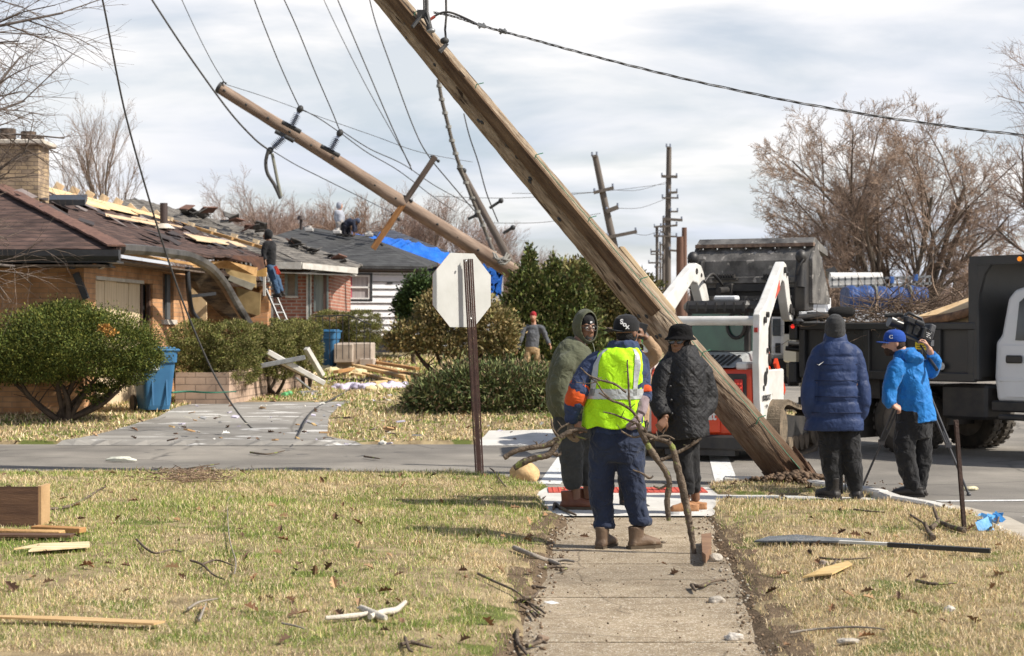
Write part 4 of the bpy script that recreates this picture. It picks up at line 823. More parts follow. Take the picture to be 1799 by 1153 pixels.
m = MB(); rough_roof(m, (P(740,462,d-2), P(800,474,d-2), P(790,466,d-1), P(740,456,d-1)), 12, 3, .06, 6); m.build('torn_edge', mat('torn roof edge', (.22,.12,.08), .9, (.05,.04,.035), 5), H4)
# ---------------------------------------------------------------- utility poles and wires
polew = mat('weathered pole wood', (.40,.315,.23), .92, (.20,.145,.10), 5, 1.0, 55, stretch=(1,1,1), spec=.12, spots=(.08,.055,.04), sscale=9, sth=.68)
def grain_mat(name, c1, c2, axis, rough=.92, sc_=(26, 26, 1.2), spots=(.05,.035,.025)):
    m = mat(name, c1, rough, c2, 1.0, .9, 3.0, spec=.1, stretch=sc_, spots=spots, sscale=.7, sth=.66, lo=.32, hi=.62); return m
gp = mat('silvered pole wood', (.37,.295,.215), .93, (.145,.105,.072), 15, 1.0, 34, spec=.08, stretch=(2,2,.30), spots=(.05,.036,.027), sscale=9, sth=.62, lo=.36, hi=.62)
T = gp.node_tree; bs = T.nodes['Principled BSDF']; src = bs.inputs['Base Color'].links[0].from_socket       # the damp, rotten foot is dark brown
tcg = T.nodes.new('ShaderNodeTexCoord'); sg = T.nodes.new('ShaderNodeSeparateXYZ'); T.links.new(tcg.outputs['Object'], sg.inputs[0]); ng = T.nodes.new('ShaderNodeTexNoise'); ng.inputs['Scale'].default_value = 4; T.links.new(tcg.outputs['Object'], ng.inputs['Vector'])
hz2 = math_node(T, 'ADD', sg.outputs['Z'], math_node(T, 'MULTIPLY', ng.outputs[0], 1.1)); mg = T.nodes.new('ShaderNodeMapRange'); mg.inputs['From Min'].default_value = .7; mg.inputs['From Max'].default_value = 2.6; T.links.new(hz2, mg.inputs['Value'])
mxg = T.nodes.new('ShaderNodeMixRGB'); T.links.new(mg.outputs[0], mxg.inputs[0]); mxg.inputs[1].default_value = (.085,.052,.033,1); T.links.new(src, mxg.inputs[2]); T.links.new(mxg.outputs[0], bs.inputs['Base Color'])
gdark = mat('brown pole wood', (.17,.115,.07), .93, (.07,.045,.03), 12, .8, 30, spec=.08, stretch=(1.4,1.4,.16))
steel = mat('galvanised steel', (.33,.34,.34), .45, (.22,.22,.22), 12, .1, 60, metal=.5)
dsteel = mat('dark hardware', (.05,.05,.05), .6, (.03,.03,.03), 12, .1, 60)
porc = mat('grey porcelain', (.30,.34,.42), .25, (.22,.25,.33), 8, 0, 30, spec=.6)
wire_m = mat('wire', (.07,.065,.06), .6, (.04,.04,.04), 20, 0, 10)
rope_m = mat('lashed cable', (.17,.15,.12), .8, (.06,.05,.045), 30, .4, 60)
def axis_thing(name, label, cat, a, b, group=None):                 # an empty at a whose local z runs towards b
    a = Vector(a); b = Vector(b); q = (b-a).to_track_quat('Z', 'Y'); o = bpy.data.objects.new(name, None); sc.collection.objects.link(o)
    o.rotation_mode = 'QUATERNION'; o.location = a; o.rotation_quaternion = q; tag(o, label, cat, group); o['L'] = (b-a).length; M = Matrix.Translation(a) @ q.to_matrix().to_4x4()
    return o, M, (b-a).length
def pole_mesh(mb, Ln, r0, r1, n=22, seg=40, seed=0, knots=True, z0=0):
    rd = np.random.default_rng(seed); rs = []
    for i in range(seg+1):
        z = z0+(Ln-z0)*i/seg; r = r0+(r1-r0)*i/seg; rs.append((Vector((.012*math.sin(z*.9+seed), .012*math.cos(z*.7), z)), (1,0,0), (0,1,0), r*(1+.012*rd.normal()), r*(1+.012*rd.normal())))
    mb.rings(rs, n)
# the great broken pole across the picture
base = P(1404, 858, 18.15); top = P(560, -150, 19.6)
GP, GM, GL = axis_thing('utility_pole', 'great broken wooden utility pole leaning across the picture from the corner', 'utility pole', base, top)
m = MB(); pole_mesh(m, GL, .200, .140, 28, 90, 1)
# split, sinking foot
pl = m.build('pole', gp, GP, world=False)
camL = (GM.inverted() @ Vector((0,0,CH))); cdir = Vector((camL.x, camL.y, 0)).normalized()       # towards the viewer, seen across the pole
sunL = (GM.to_3x3().inverted() @ SUNV); sdir = Vector((sunL.x, sunL.y, 0)).normalized()
right_ = Vector((-cdir.y, cdir.x, 0)); right_ = right_ if right_.dot(sdir) > 0 else -right_
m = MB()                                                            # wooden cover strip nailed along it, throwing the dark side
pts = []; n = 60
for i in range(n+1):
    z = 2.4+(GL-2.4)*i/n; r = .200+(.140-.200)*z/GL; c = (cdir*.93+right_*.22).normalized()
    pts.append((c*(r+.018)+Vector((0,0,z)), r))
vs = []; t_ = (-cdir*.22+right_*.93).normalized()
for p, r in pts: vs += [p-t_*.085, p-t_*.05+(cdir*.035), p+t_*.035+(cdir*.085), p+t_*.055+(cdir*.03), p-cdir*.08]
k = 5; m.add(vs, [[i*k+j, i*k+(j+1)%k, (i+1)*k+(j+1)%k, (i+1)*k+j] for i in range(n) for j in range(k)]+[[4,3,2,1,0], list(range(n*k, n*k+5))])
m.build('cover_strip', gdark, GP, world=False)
gw = mat('green wire', (.06,.22,.13), .5); m = MB(); rd = random.Random(4)
for i in range(13):
    z = .9+i*.95+rd.uniform(-.15,.15); r = .215+(.140-.200)*z/GL; c = (cdir*.8+right_*.6).normalized(); p = c*(r+.045)+Vector((0,0,z))
    m = MB(); m.tube([p-right_*.07+Vector((0,0,-.02)), p+cdir*.02+Vector((0,0,.015)), p+right_*.07-cdir*.02+Vector((0,0,-.01))], .006, 5); m.build('wire_staple', gw, GP, world=False)
m = MB(); pts = [ (cdir*.82+right_*.57).normalized()*(.225+(.140-.200)*z/GL+.02)+Vector((.02*math.sin(z*5), .0, z)) for z in np.linspace(.15, 4.6, 40)]; m.tube(pts, .0045, 5); m.build('ground_wire', gw, GP, world=False)
for i in range(20):                                                 # knots and bolt holes
    z = rd.uniform(.8, GL-.5); r = .200+(.140-.200)*z/GL; a = (cdir*rd.uniform(.5,1)+right_*rd.uniform(-.85,-.1)).normalized(); m = MB(); m.ball(a*(r-.004)+Vector((0,0,z)), (.018,.018,.03), 8, 6, None); m.build('knot', dsteel, GP, world=False)
# splintered foot
m = MB(); rd = random.Random(8)
for i in range(26):
    a = i/26*6.283; d_ = Vector((math.cos(a), math.sin(a), 0)); r = .195; z = rd.uniform(.1,.38); m.prism([d_*r+Vector((0,0,-.12))-Vector((-d_.y,d_.x,0))*.04, d_*r+Vector((0,0,-.12))+Vector((-d_.y,d_.x,0))*.04, d_*(r+.03)+Vector((0,0,z))], d_*.035)
m.build('splintered_foot', mat('rotten wood', (.15,.085,.05), .95, (.05,.03,.02), 14, .8, 60), GP, world=False)
def on_pole(py, side=1.0, out=0.0):                                 # point on the sunny edge of the great pole at an image height
    tt = (856-py)/(856+150.0); p = base.lerp(top, tt); return p
# hardware near the top of the picture
def hardware(px, py, d):
    h = thing('cable_clamp', 'dark clamps and cable ends gripping the great pole, top centre', 'cable clamp', P(px, py, d)); return h
hp = P(750, 40, 19.1); HW = hardware(750, 40, 19.1)
m = MB(); m.tube([P(749,-40,19.1), P(750,22,19.1), P(752,40,19.0)], .020, 8); m.tube([P(744,-40,19.15), P(745,20,19.15)], .012, 6); m.build('guy_cable', wire_m, HW)
m = MB(); m.box(P(741,25,19.05), (.10,.10,.08)); m.beam(P(745,22,19.05), P(724,48,18.9), .03, .03); m.beam(P(750,22,19.0), P(757,52,18.95), .03, .03); m.beam(P(747,30,19.0), P(753,44,18.95), .035, .03); m.ball(P(754,50,18.9), (.035,.035,.05)); m.build('clamp_bracket', dsteel, HW)
m = MB(); m.ball(P(757,54,18.9), (.05,.04,.03)); m.build('eyelet', steel, HW)
h2 = thing('guy_wire', 'vertical guy wire ending in a bolt on the great pole', 'wire', P(782, 78, 19.1))
m = MB(); m.tube([P(783,-40,19.1), P(784,30,19.1), P(782,52,19.05), P(784,78,18.95)], .014, 6); m.build('strand', wire_m, h2)
m = MB(); m.ball(P(781,72,18.95), (.05,.04,.04)); m.beam(P(784,76,18.95), P(771,90,18.8), .018,.018); m.beam(P(787,78,18.95), P(774,93,18.8), .014,.014); m.build('bolt', dsteel, h2)
# generic curved wires through picture points with depths
def wire(label, pts, r, m_=None, name='power_line', cat='wire', group=None, k=8, n=5):
    mb = MB(); mb.tube(crs([P(*p) for p in pts], k), r*.8, n); o = mb.build(name, m_ or wire_m); tag(o, label, cat, group); return o
wire('long slack dark cable sagging from the upper left down to the driveway', [(165,-60,24),(182,8,24.2),(218,190,24.8),(262,350,25.2),(300,470,25.6),(335,565,25.9),(380,665,26.1),(430,740,26.2),(470,770,26.2),(490,776,26.1)], .019, name='fallen_cable', cat='cable')
fc = [(490,776),(510,768),(525,758),(548,742),(590,722),(620,705),(650,690)]
m = MB(); m.tube(crs([Vector((G(x,y,.14).x, G(x,y,.14).y, gzs(G(x,y,.14).x, G(x,y,.14).y)+.04)) for x, y in fc], 8), .016, 5); tag(m.build('fallen_cable', wire_m), 'loose end of the fallen cable lying across the driveway', 'cable')
wire('thick cable from the top left down to the hanging insulator', [(255,-20,50),(275,12,50),(330,95,50.5),(400,192,51),(445,242,51.3),(470,262,51.5)], .038)
wire('thin wire to the very top of the long leaning pole', [(315,-10,50),(345,55,51),(372,108,51.5),(395,146,52)], .016)
wire('wire from the top to the first upright insulator', [(440,-20,48),(458,30,49),(490,110,50),(516,168,51.4),(526,188,52)], .022)
wire('wire from the top to the second upright insulator', [(490,-20,48),(520,45,49),(555,130,50),(583,195,51.6),(597,230,52)], .022)
wire('faint wire left of the crossarm wires', [(560,-20,70),(590,45,70),(640,145,70),(690,235,70),(722,292,70)], .022)
wire('dark wire running down to the middle of the upper crossarm', [(585,-20,56),(606,30,56),(640,110,56),(685,215,56),(724,300,56)], .026)
wire('dark wire running down to the tip of the fallen crossarm', [(645,-20,56),(660,40,56),(690,125,56),(725,220,56),(750,270,56),(790,320,58),(850,390,62)], .026)
wire('pale wire from the pole tip across to the crossarm tip', [(395,148,52),(470,172,53),(560,205,54),(660,240,56),(740,268,57),(830,285,70)], .013)
wire('wire strung between the two upright insulators', [(526,190,52),(560,208,52),(597,233,52)], .02)
wire('upper wire leaving the second insulator to the right', [(600,230,52),(650,262,54),(710,290,56),(770,330,62),(850,372,75)], .02)
wire('lower wire leaving the second insulator to the right', [(600,235,52),(645,268,54),(700,300,56),(760,345,64),(800,372,75)], .02)
wire('wire sagging right from the hanging insulator', [(480,266,51.5),(520,290,52),(570,315,54),(640,350,60),(700,380,70)], .02)
for i, (a, b, lb) in enumerate((((900,340,92),(1180,322,110),'topmost faint wire to the straight pole'),((760,345,80),(1060,337,90),'faint wire left of the tilted pole'),((1075,334,90),(1170,320,110),'short wire between tilted and straight pole, upper'),((1085,366,90),(1168,350,110),'short wire between tilted and straight pole, lower'),((1110,410,90),(1165,402,112),'low wire right of the tilted pole'),((860,392,80),(1055,375,90),'low faint wire left of the tilted pole'))):
    wire(lb, [a, ((a[0]+b[0])/2, (a[1]+b[1])/2+7, (a[2]+b[2])/2), b], .018)
# twisted service drop to the right
TW = thing('service_cable', 'twisted service cable sagging from the great pole to the right edge', 'cable', P(780, 22, 19.1))
drop = crs([P(*p) for p in ((762,22,19.1),(800,30,19),(848,46,18.8),(930,68,18.5),(1040,98,18.2),(1200,138,17.8),(1400,180,17.4),(1600,213,17.2),(1799,238,17),(1980,256,16.8))], 14)
for ph in (0, 2.1, 4.2):
    m = MB(); pts = []
    for i, p in enumerate(drop): a = i*.55+ph; pts.append(p+Vector((0, math.cos(a)*.007, math.sin(a)*.010)))
    m.tube(pts, .0052, 5); m.build('strand', wire_m if ph else mat('bare aluminium strand', (.42,.42,.42), .5, metal=.3), TW)
m = MB(); m.tube(crs([P(757,33,19), P(763,29,19), P(775,23,19), P(790,22,19), P(812,30,19), P(845,46,18.85)], 6), .013, 6); m.build('jumper', wire_m, TW)
m = MB(); m.tube([P(755,35,19), P(764,29,19)], .018, 6); m.build('splice', mat('red sleeve', (.5,.10,.07), .6), TW)
for px, py in ((846,45),(883,55)): m = MB(); m.box(P(px,py,18.8), (.09,.06,.035), (0,.3,0)); m.tube([P(px-5,py+5,18.8), P(px+5,py-4,18.8)], .012, 5); m.build('connector', steel, TW)
# ---- the long leaning pole with its insulators
a, b = P(968, 520, 55), P(383, 153, 52)
LP, LM, LL = axis_thing('utility_pole', 'long pale wooden pole leaning left with three insulators', 'utility pole', a, b)
m = MB(); pole_mesh(m, LL, .27, .165, 14, 24, 2); m.build('pole', mat('pinkish pole wood', (.33,.25,.195), .9, (.17,.12,.09), 3, .4, 12, stretch=(2,2,.3), spec=.12, spots=(.07,.05,.04), sscale=.8, sth=.68), LP, world=False)
for z in np.linspace(.04, .98, 16): m = MB(); m.ball(Vector((.02*math.sin(z*40), -.0, z*LL))+LM.to_3x3().inverted() @ Vector((0,-.2,0))*(1.2-.4*z), .045, 6, 5); m.build('bolt', dsteel, LP, world=False)
m = MB(); q = LM.inverted(); m.tube([q @ P(383,153,52), q @ P(388,156,52)], .18, 14); m.tube([q @ P(388,150,51.9), q @ P(392,144,51.9), q @ P(398,147,51.9)], .03, 5); m.build('pole_cap', dsteel, LP, world=False)
def insulator(px0, py0, px1, py1, d, parent, M):                    # sheds along a post from pole to wire
    q = M.inverted(); A_, B_ = P(px0,py0,d-.25), P(px1,py1,d-.3); mb = MB(); n_ = 8
    for i in range(n_):
        c = q @ A_.lerp(B_, .12+.68*i/n_); c2 = q @ A_.lerp(B_, .12+.68*(i+.45)/n_); mb.tube([c, c2], [.15, .07], 12)
    mb.tube([q @ A_, q @ A_.lerp(B_, .85)], .05, 8); o = mb.build('insulator', porc, parent, world=False)
    mb = MB(); mb.tube([q @ A_.lerp(B_,.82), q @ B_], .055, 8); mb.ball(q @ B_, (.13,.13,.10), 8, 6); mb.build('wire_clamp', dsteel, o, world=False)
    mb = MB(); t = (P(1,0,d)-P(0,0,d)).normalized(); mb.tube([q @ (A_+Vector((-.28,0,.16))), q @ (A_+Vector((.28,0,-.14)))], .07, 6); mb.build('mounting_bracket', dsteel, o, world=False)
insulator(512, 224, 527, 192, 52, LP, LM); insulator(580, 266, 597, 234, 52, LP, LM); insulator(500, 240, 474, 265, 52, LP, LM)
J = thing('jumper_loop', 'black and grey jumper cable loop hanging below the long leaning pole', 'cable', P(486, 345, 51.6))
m = MB(); m.tube(crs([P(471,266,51.6), P(467,285,51.6), P(470,305,51.6), P(482,325,51.6), P(493,349,51.6)], 6), .055, 7); m.build('black_cable', wire_m, J)
m = MB(); m.tube(crs([P(478,270,51.6), P(483,295,51.6), P(488,320,51.6), P(494,346,51.6)], 6), .05, 7); m.build('grey_cable', mat('grey cable', (.22,.22,.18), .7), J)
# ---- crossarm hanging with a rusty half
CA, CM_, CL = axis_thing('crossarm', 'loose wooden crossarm hanging diagonally behind the long leaning pole, lower half rusty orange', 'crossarm', P(655,438,53.5), P(765,275,53.5))
m = MB(); m.box((0,0,CL*.75), (.16,.17,CL*.5), bev=.01); m.build('upper_arm', mat('grey crossarm', (.14,.105,.085), .9, (.07,.055,.045), 1, .3, 3, stretch=(20,20,2)), CA, world=False)
m = MB(); m.box((0,0,CL*.25), (.17,.18,CL*.495), bev=.01); m.build('lower_arm', mat('rusty crossarm', (.40,.20,.075), .85, (.20,.09,.035), 1, .3, 3, stretch=(20,20,2)), CA, world=False)
for z in (.98,.55,.08,.35): m = MB(); m.tube([(0,-.16,CL*z),(0,.14,CL*z)], .04, 6); m.ball((0,-.16,CL*z), .055, 6, 5); m.build('bolt', dsteel, CA, world=False)
# ---- steep leaning pole behind, with two short arms
SPo, SM, SL = axis_thing('utility_pole', 'short steeply leaning grey pole behind the rope bundle', 'utility pole', P(912,490,63), P(808,294,63))
m = MB(); pole_mesh(m, SL, .155, .11, 12, 16, 3); m.build('pole', mat('grey pole wood', (.17,.14,.12), .92, (.09,.075,.065), 3, .3, 12, stretch=(2,2,.3)), SPo, world=False)
q = SM.inverted()
for (x0,y0,x1,y1) in ((860,366,880,353),(884,410,901,400),(803,295,815,300),(822,385,838,378)): m = MB(); m.tube([q @ P(x0,y0,62.6), q @ P(x1,y1,62.6)], .06, 6); m.ball(q @ P(x1,y1,62.6), .10, 8, 6); m.build('crossarm', dsteel, SPo, world=False)
RB = thing('rope_bundle', 'thick lashed cable bundle hanging from behind the great pole to the steep pole', 'cable', P(862, 440, 60))
pts = crs([P(*p) for p in ((770,140,60),(776,175,60),(786,215,60),(796,255,60),(808,293,60),(826,340,60),(842,380,60),(858,420,60),(872,455,58)) ], 10)
m = MB(); m.tube(pts, .065, 8); m.build('bundle', rope_m, RB)
for i in range(4, len(pts)-2, 6): m = MB(); m.tube([pts[i]+Vector((0,0,.05)), pts[i]-Vector((0,0,.05))], .105, 8); m.build('lashing', mat('pale lashing', (.30,.29,.26), .7), RB)
wire('single cable hanging from the great pole down to the steep pole arm', [(815,200,58),(825,240,58),(840,285,59),(855,340,60),(875,390,61)], .028)
m = MB(); rd = random.Random(2)
for i in range(9): m.tube(crs([P(868+rd.uniform(-6,6),448+rd.uniform(-6,6),54), P(880+rd.uniform(-8,8),460+rd.uniform(-5,5),53.8), P(893+rd.uniform(-5,5),452+rd.uniform(-8,10),54)], 5), .03, 5)
tag(m.build('cable_tangle', mat('pale lashing', (.3,.29,.26))), 'tangle of pale cable where the long leaning pole meets the conifer', 'cable')
# ---- tilted pole and straight pole in the distance, far ones in line
def far_pole(px0, py0, px1, py1, d, r, arms, label, m_, group='utility poles along the road', name='utility_pole'):
    a_, b_ = P(px0,py0,d), P(px1,py1,d); o, M, Ln = axis_thing(name, label, 'utility pole', a_, b_, group); q = M.inverted()
    mb = MB(); pole_mesh(mb, Ln, r, r*.72, 10, 6, 1); mb.build('pole', m_, o, world=False)
    for (x0,y0,x1,y1,w_) in arms:
        mb = MB(); mb.beam(q @ P(x0,y0,d-.2), q @ P(x1,y1,d-.2), w_, w_); ar = mb.build('crossarm', m_, o, world=False)
        for f in (.04,.96):
            mb = MB(); p = P(x0,y0,d-.2).lerp(P(x1,y1,d-.2), f); mb.tube([q @ p, q @ (p+Vector((0,0,.22)))], .06, 5); mb.build('insulator', porc, ar, world=False)
    return o
fp = mat('distant pole wood', (.17,.145,.125), .92, (.10,.085,.075), 1, .2, 3, stretch=(20,20,1)); rb = mat('red brown pole wood', (.20,.11,.08), .92, (.12,.07,.05), 1, .2, 3, stretch=(20,20,1))
far_pole(1098,520,1045,273,88,.22,[(1043,339,1078,330,.16),(1065,372,1086,364,.22),(1065,418,1119,407,.17),(1040,275,1049,274,.12)], 'tilted grey pole with three arms behind the great pole', fp)
far_pole(1172,640,1175,259,105,.22,[(1162,310,1190,311,.16),(1175,339,1190,338,.14),(1163,348,1192,348,.10),(1178,372,1191,372,.10),(1165,385,1199,387,.16),(1160,399,1190,396,.12),(1158,415,1190,416,.10),(1176,440,1191,441,.12),(1171,259,1178,259,.10)], 'tall straight utility pole with many short arms', fp)
far_pole(1155,640,1154,398,135,.16,[(1149,399,1168,397,.14),(1149,415,1165,415,.14),(1143,442,1158,442,.14),(1143,447,1165,447,.10),(1139,462,1160,462,.12)], 'farther pole just left of the straight one', fp)
far_pole(1165,640,1166,380,150,.17,[(1160,408,1174,408,.14),(1160,430,1174,430,.14),(1158,455,1175,455,.12)], 'thin farther pole seen between the straight pole and its left neighbour', fp)
far_pole(1160,640,1160,425,180,.14,[(1150,470,1170,470,.12)], 'farthest and shortest pole of the row', fp)
far_pole(1198,640,1195,416,95,.30,[], 'broken reddish pole stub with a splintered top, right of the straight pole', rb, 'broken pole stubs')
far_pole(1203,640,1202,400,95,.20,[], 'thinner reddish pole stub rising above its neighbour', rb, 'broken pole stubs')
# board end behind the great pole
a_, b_ = P(1085,438,20.3), P(1180,556,20.0); o, M, Ln = axis_thing('brace_board', 'tan rounded board end leaning behind the great pole', 'board', b_, a_)
m = MB(); m.box((0,0,Ln/2), (.10,.16,Ln), bev=.03); m.build('board', mat('tan board', (.42,.32,.20), .85, (.28,.2,.12), 1, .2, 3, stretch=(20,20,2)), o, world=False)
# ---------------------------------------------------------------- stop sign seen from behind on twin brown channel posts
sd = 19.7; yaw = R(-30)
S = thing('stop_sign', 'octagonal traffic sign seen from its bare metal back on brown posts', 'sign', (P(843,830,sd).x, sd, gzs(P(843,830,sd).x, sd)))
cs = P(812, 510, sd-.06); rx = Vector((math.cos(R(40)), math.sin(R(40)), 0)); hh = .425; prof = []
for i in range(8): a = R(22.5+45*i); prof.append(cs+rx*(math.cos(a)*hh/math.cos(R(22.5)))+Vector((0,0,math.sin(a)*hh/math.cos(R(22.5)))))
nn_ = Vector((-rx.y, rx.x, 0)); m = MB(); m.prism(prof, nn_*.004)
sm_ = mat('bare sign back', (.58,.58,.555), .5, (.50,.50,.47), 2.5, .04, 20, spec=.4, metal=.15); m.build('plate', sm_, S)
m = MB(); m.prism([p+nn_*.0055 for p in prof], nn_*.002); m.build('red_face', mat('sign red', (.5,.02,.02), .4), S)
pc_ = mat('brown painted steel', (.115,.062,.050), .5, (.075,.042,.036), 14, .15, 60, spec=.4)
for k, (xt, xb, yt) in enumerate(((818.5, 840.5, 456), (826, 846, 455))):
    a_, b_ = P(xb, 832, sd-.10), P(xt, yt, sd-.12); a_.z = S.location.z-.05; ax = (b_-a_).normalized(); r_, u_ = frame(ax, Vector((0,-1,0))); m = MB(); w2 = .024; d2 = .022
    for (o1, w_, t_, dz) in ((0, .020, .005, 0), (-.016, .006, .03, .012), (.016, .006, .03, .012), (-.025,.014,.005,.028),(.025,.014,.005,.028)):
        M3 = Matrix((Vector((1,0,0)), Vector((0,1,0)), ax)).transposed(); m.box((a_+b_)/2+Vector((o1, dz, 0)), (w_, t_, (b_-a_).length), M3)
    pm = m.build('post', pc_, S)
for px, py in ((819,459),(827,560)): m = MB(); m.ball(P(px,py,sd-.16), .014, 8, 6); m.build('bolt', mat('zinc bolt', (.7,.7,.68), .35, metal=.6), S)
# short rusty post on the right lawn
a_, b_ = G(1697, 936, .07), Vector((0,0,0)); dd_ = a_.y; b_ = P(1682, 738, dd_)
o, M, Ln = axis_thing('metal_post', 'short leaning rusty channel post on the right lawn', 'post', a_, b_)
m = MB(); m.box((0,0,Ln/2-.03), (.042,.006,Ln+.06)); m.box((-.021,-.012,Ln/2-.03), (.006,.024,Ln+.06)); m.box((.021,-.012,Ln/2-.03), (.006,.024,Ln+.06)); m.build('channel', mat('rusty channel', (.10,.062,.05), .8, (.055,.038,.032), 20, .4, 60), o, world=False)
for i in range(10): m = MB(); m.tube([(0,-.006,.1+i*Ln/11),(0,.006,.1+i*Ln/11)], .006, 6); m.build('hole', dsteel, o, world=False)
# ---------------------------------------------------------------- vehicles
vwhite = mat('white machine paint', (.74,.73,.70), .42, (.60,.58,.54), 4, .03, 30, spec=.5, coat=.15, spots=(.34,.30,.25), sscale=6, sth=.68)
vred = mat('red orange machine paint', (.74,.075,.022), .38, (.62,.055,.018), 3, .03, 30, spec=.5, coat=.3, spots=(.30,.12,.07), sscale=7, sth=.74)
vblack = mat('black machine parts', (.022,.022,.024), .5, (.05,.045,.04), 4, .1, 40, spec=.4)
dirty = mat('worn bucket steel', (.24,.225,.205), .55, (.075,.07,.065), 3.2, .3, 30, metal=.4, spots=(.40,.37,.33), sscale=9, sth=.62)
rub = mat('rubber', (.055,.05,.045), .85, (.10,.085,.068), 7, .4, 50)
mud = mat('muddy track', (.24,.185,.13), .95, (.11,.09,.065), 7, .7, 40)
tglass = mat('green tinted glass', (.05,.15,.10), .08, (.03,.09,.07), 2, 0, 10, spec=.8)
dglass = mat('dark glass', (.025,.032,.04), .05, (.06,.075,.09), 1.2, 0, 10, spec=.9)
rlamp = mat('red lamp lens', (.55,.015,.012), .25, (.25,.006,.006), 30, .1, 60, spec=.6)
olamp = mat('amber lamp', (.9,.28,.02), .3, bump=0, emit=.6)
chrome = mat('chrome rod', (.55,.55,.56), .15, bump=0, metal=1)
SKD = 21.5; sx = X_(1231, SKD)
SK = thing('track_loader', 'red and white compact track loader with its bucket raised high', 'loader', (sx, SKD, 0), R(-23))
def sb(name, mtl, fn, parent=None, mods=None):
    mb = MB(); fn(mb)
    if name in ('lift_arm','arm_pin','stripe','arm_stripe','tilt_cylinder','lift_cylinder'): mb.v = [(x-math.copysign(min(.15, .085*max(0,y-.3)), x), y, z) for x, y, z in mb.v]      # the arms lean in towards the cab top
    return mb.build(name, mtl, parent or SK, world=False, mods=mods)
def poly_x(mb, yz, x0, x1): mb.prism([(x0, y, z) for y, z in yz], (x1-x0, 0, 0))
bevel = lambda w_, s_=2: (lambda o: (setattr(o.modifiers.new('bevel', 'BEVEL'), 'width', w_), setattr(o.modifiers['bevel'], 'segments', s_), setattr(o.modifiers['bevel'], 'limit_method', 'ANGLE')))
# engine body
sb('engine_body', vred, lambda b: poly_x(b, [(0,.34),(0,1.12),(.07,1.21),(.95,1.24),(.95,.34)], -.80, .80), mods=bevel(.035))
sb('rear_panel', vred, lambda b: b.box((0,-.02,.62), (.62,.05,.5), bev=.02))
sb('light_recess', vblack, lambda b: (b.box((.0,-.012,.98), (1.44,.03,.34), bev=.02)))
for x_ in (-.60, .60):
    lp = sb('tail_light', rlamp, lambda b: b.box((x_,-.035,.97), (.13,.03,.22), bev=.01)); sb('lens_grid', mat('lamp glow', (.95,.10,.06), .3, emit=.25), lambda b: [b.box((x_-.04+.04*i,-.053,.92+.05*j), (.022,.008,.025)) for i in range(3) for j in range(3)], lp)
sb('plate', vwhite, lambda b: b.box((.36,-.033,.99), (.14,.012,.15), bev=.006))
sb('bumper', vblack, lambda b: (b.box((0,.03,.25), (1.42,.22,.20), bev=.03), b.box((0,.05,.14), (1.1,.2,.12))))
sb('undercarriage', vblack, lambda b: b.box((0,1.25,.42), (1.25,2.2,.34), bev=.02))
hood = sb('hood', mat('grey hood', (.36,.37,.37), .5, (.26,.27,.27), 5), lambda b: poly_x(b, [(.04,1.225),(.55,1.40),(.95,1.44),(.95,1.225)], -.40, .52), mods=bevel(.03))
for i in range(9): sb('vent_slot', vblack, lambda b: b.beam((-.30+i*.085,.10,1.262), (-.22+i*.085,.46,1.385), .035, .012), hood)
sb('hood_frame', vwhite, lambda b: b.box((-.56,.4,1.25), (.30,.7,.10), bev=.02)); sb('hood_frame', vwhite, lambda b: b.box((.62,.4,1.25), (.18,.7,.10), bev=.02))
# cab
cab = sb('cab', vblack, lambda b: (b.box((-.46,1.35,1.45), (.07,1.15,1.1)), b.box((.46,1.9,1.45), (.07,.10,1.1)), b.box((.46,.82,1.45), (.07,.10,1.1)), b.box((.46,1.35,1.0), (.07,1.1,.25)), b.box((0,.80,1.36), (.95,.06,.14)), b.box((0,1.9,1.0), (.95,.06,.3))))
sb('cab_roof', vblack, lambda b: b.box((0,1.32,2.03), (1.08,1.32,.17), bev=.06), cab)
for i in range(7): sb('roof_rib', vblack, lambda b: b.box((-.45+.15*i,.66,2.03), (.03,.02,.12)), cab)
sb('rear_window', tglass, lambda b: b.box((0,.79,1.69), (.86,.02,.5)), cab)
sb('side_window', mat('side window', (.05,.10,.085), .15), lambda b: b.box((.46,1.36,1.55), (.02,1.0,.8)), cab)
for i in range(6): sb('window_bar', vblack, lambda b: b.box((.475,.95+.16*i,1.6), (.015,.015,.75)), cab)
sb('seat_back', mat('green cloth', (.10,.42,.14), .7), lambda b: b.box((.12,.95,1.62), (.34,.10,.30), bev=.04), cab)
sb('steering_hoop', vblack, lambda b: b.tube([Vector((.30+.14*math.cos(a), .75, 1.78+.17*math.sin(a))) for a in np.linspace(0, 6.283, 20)], .025, 6), cab)
sb('beacon_bar', mat('beacon bar', (.72,.74,.76), .35), lambda b: b.box((.10,.9,2.15), (.36,.2,.07), bev=.02), cab)
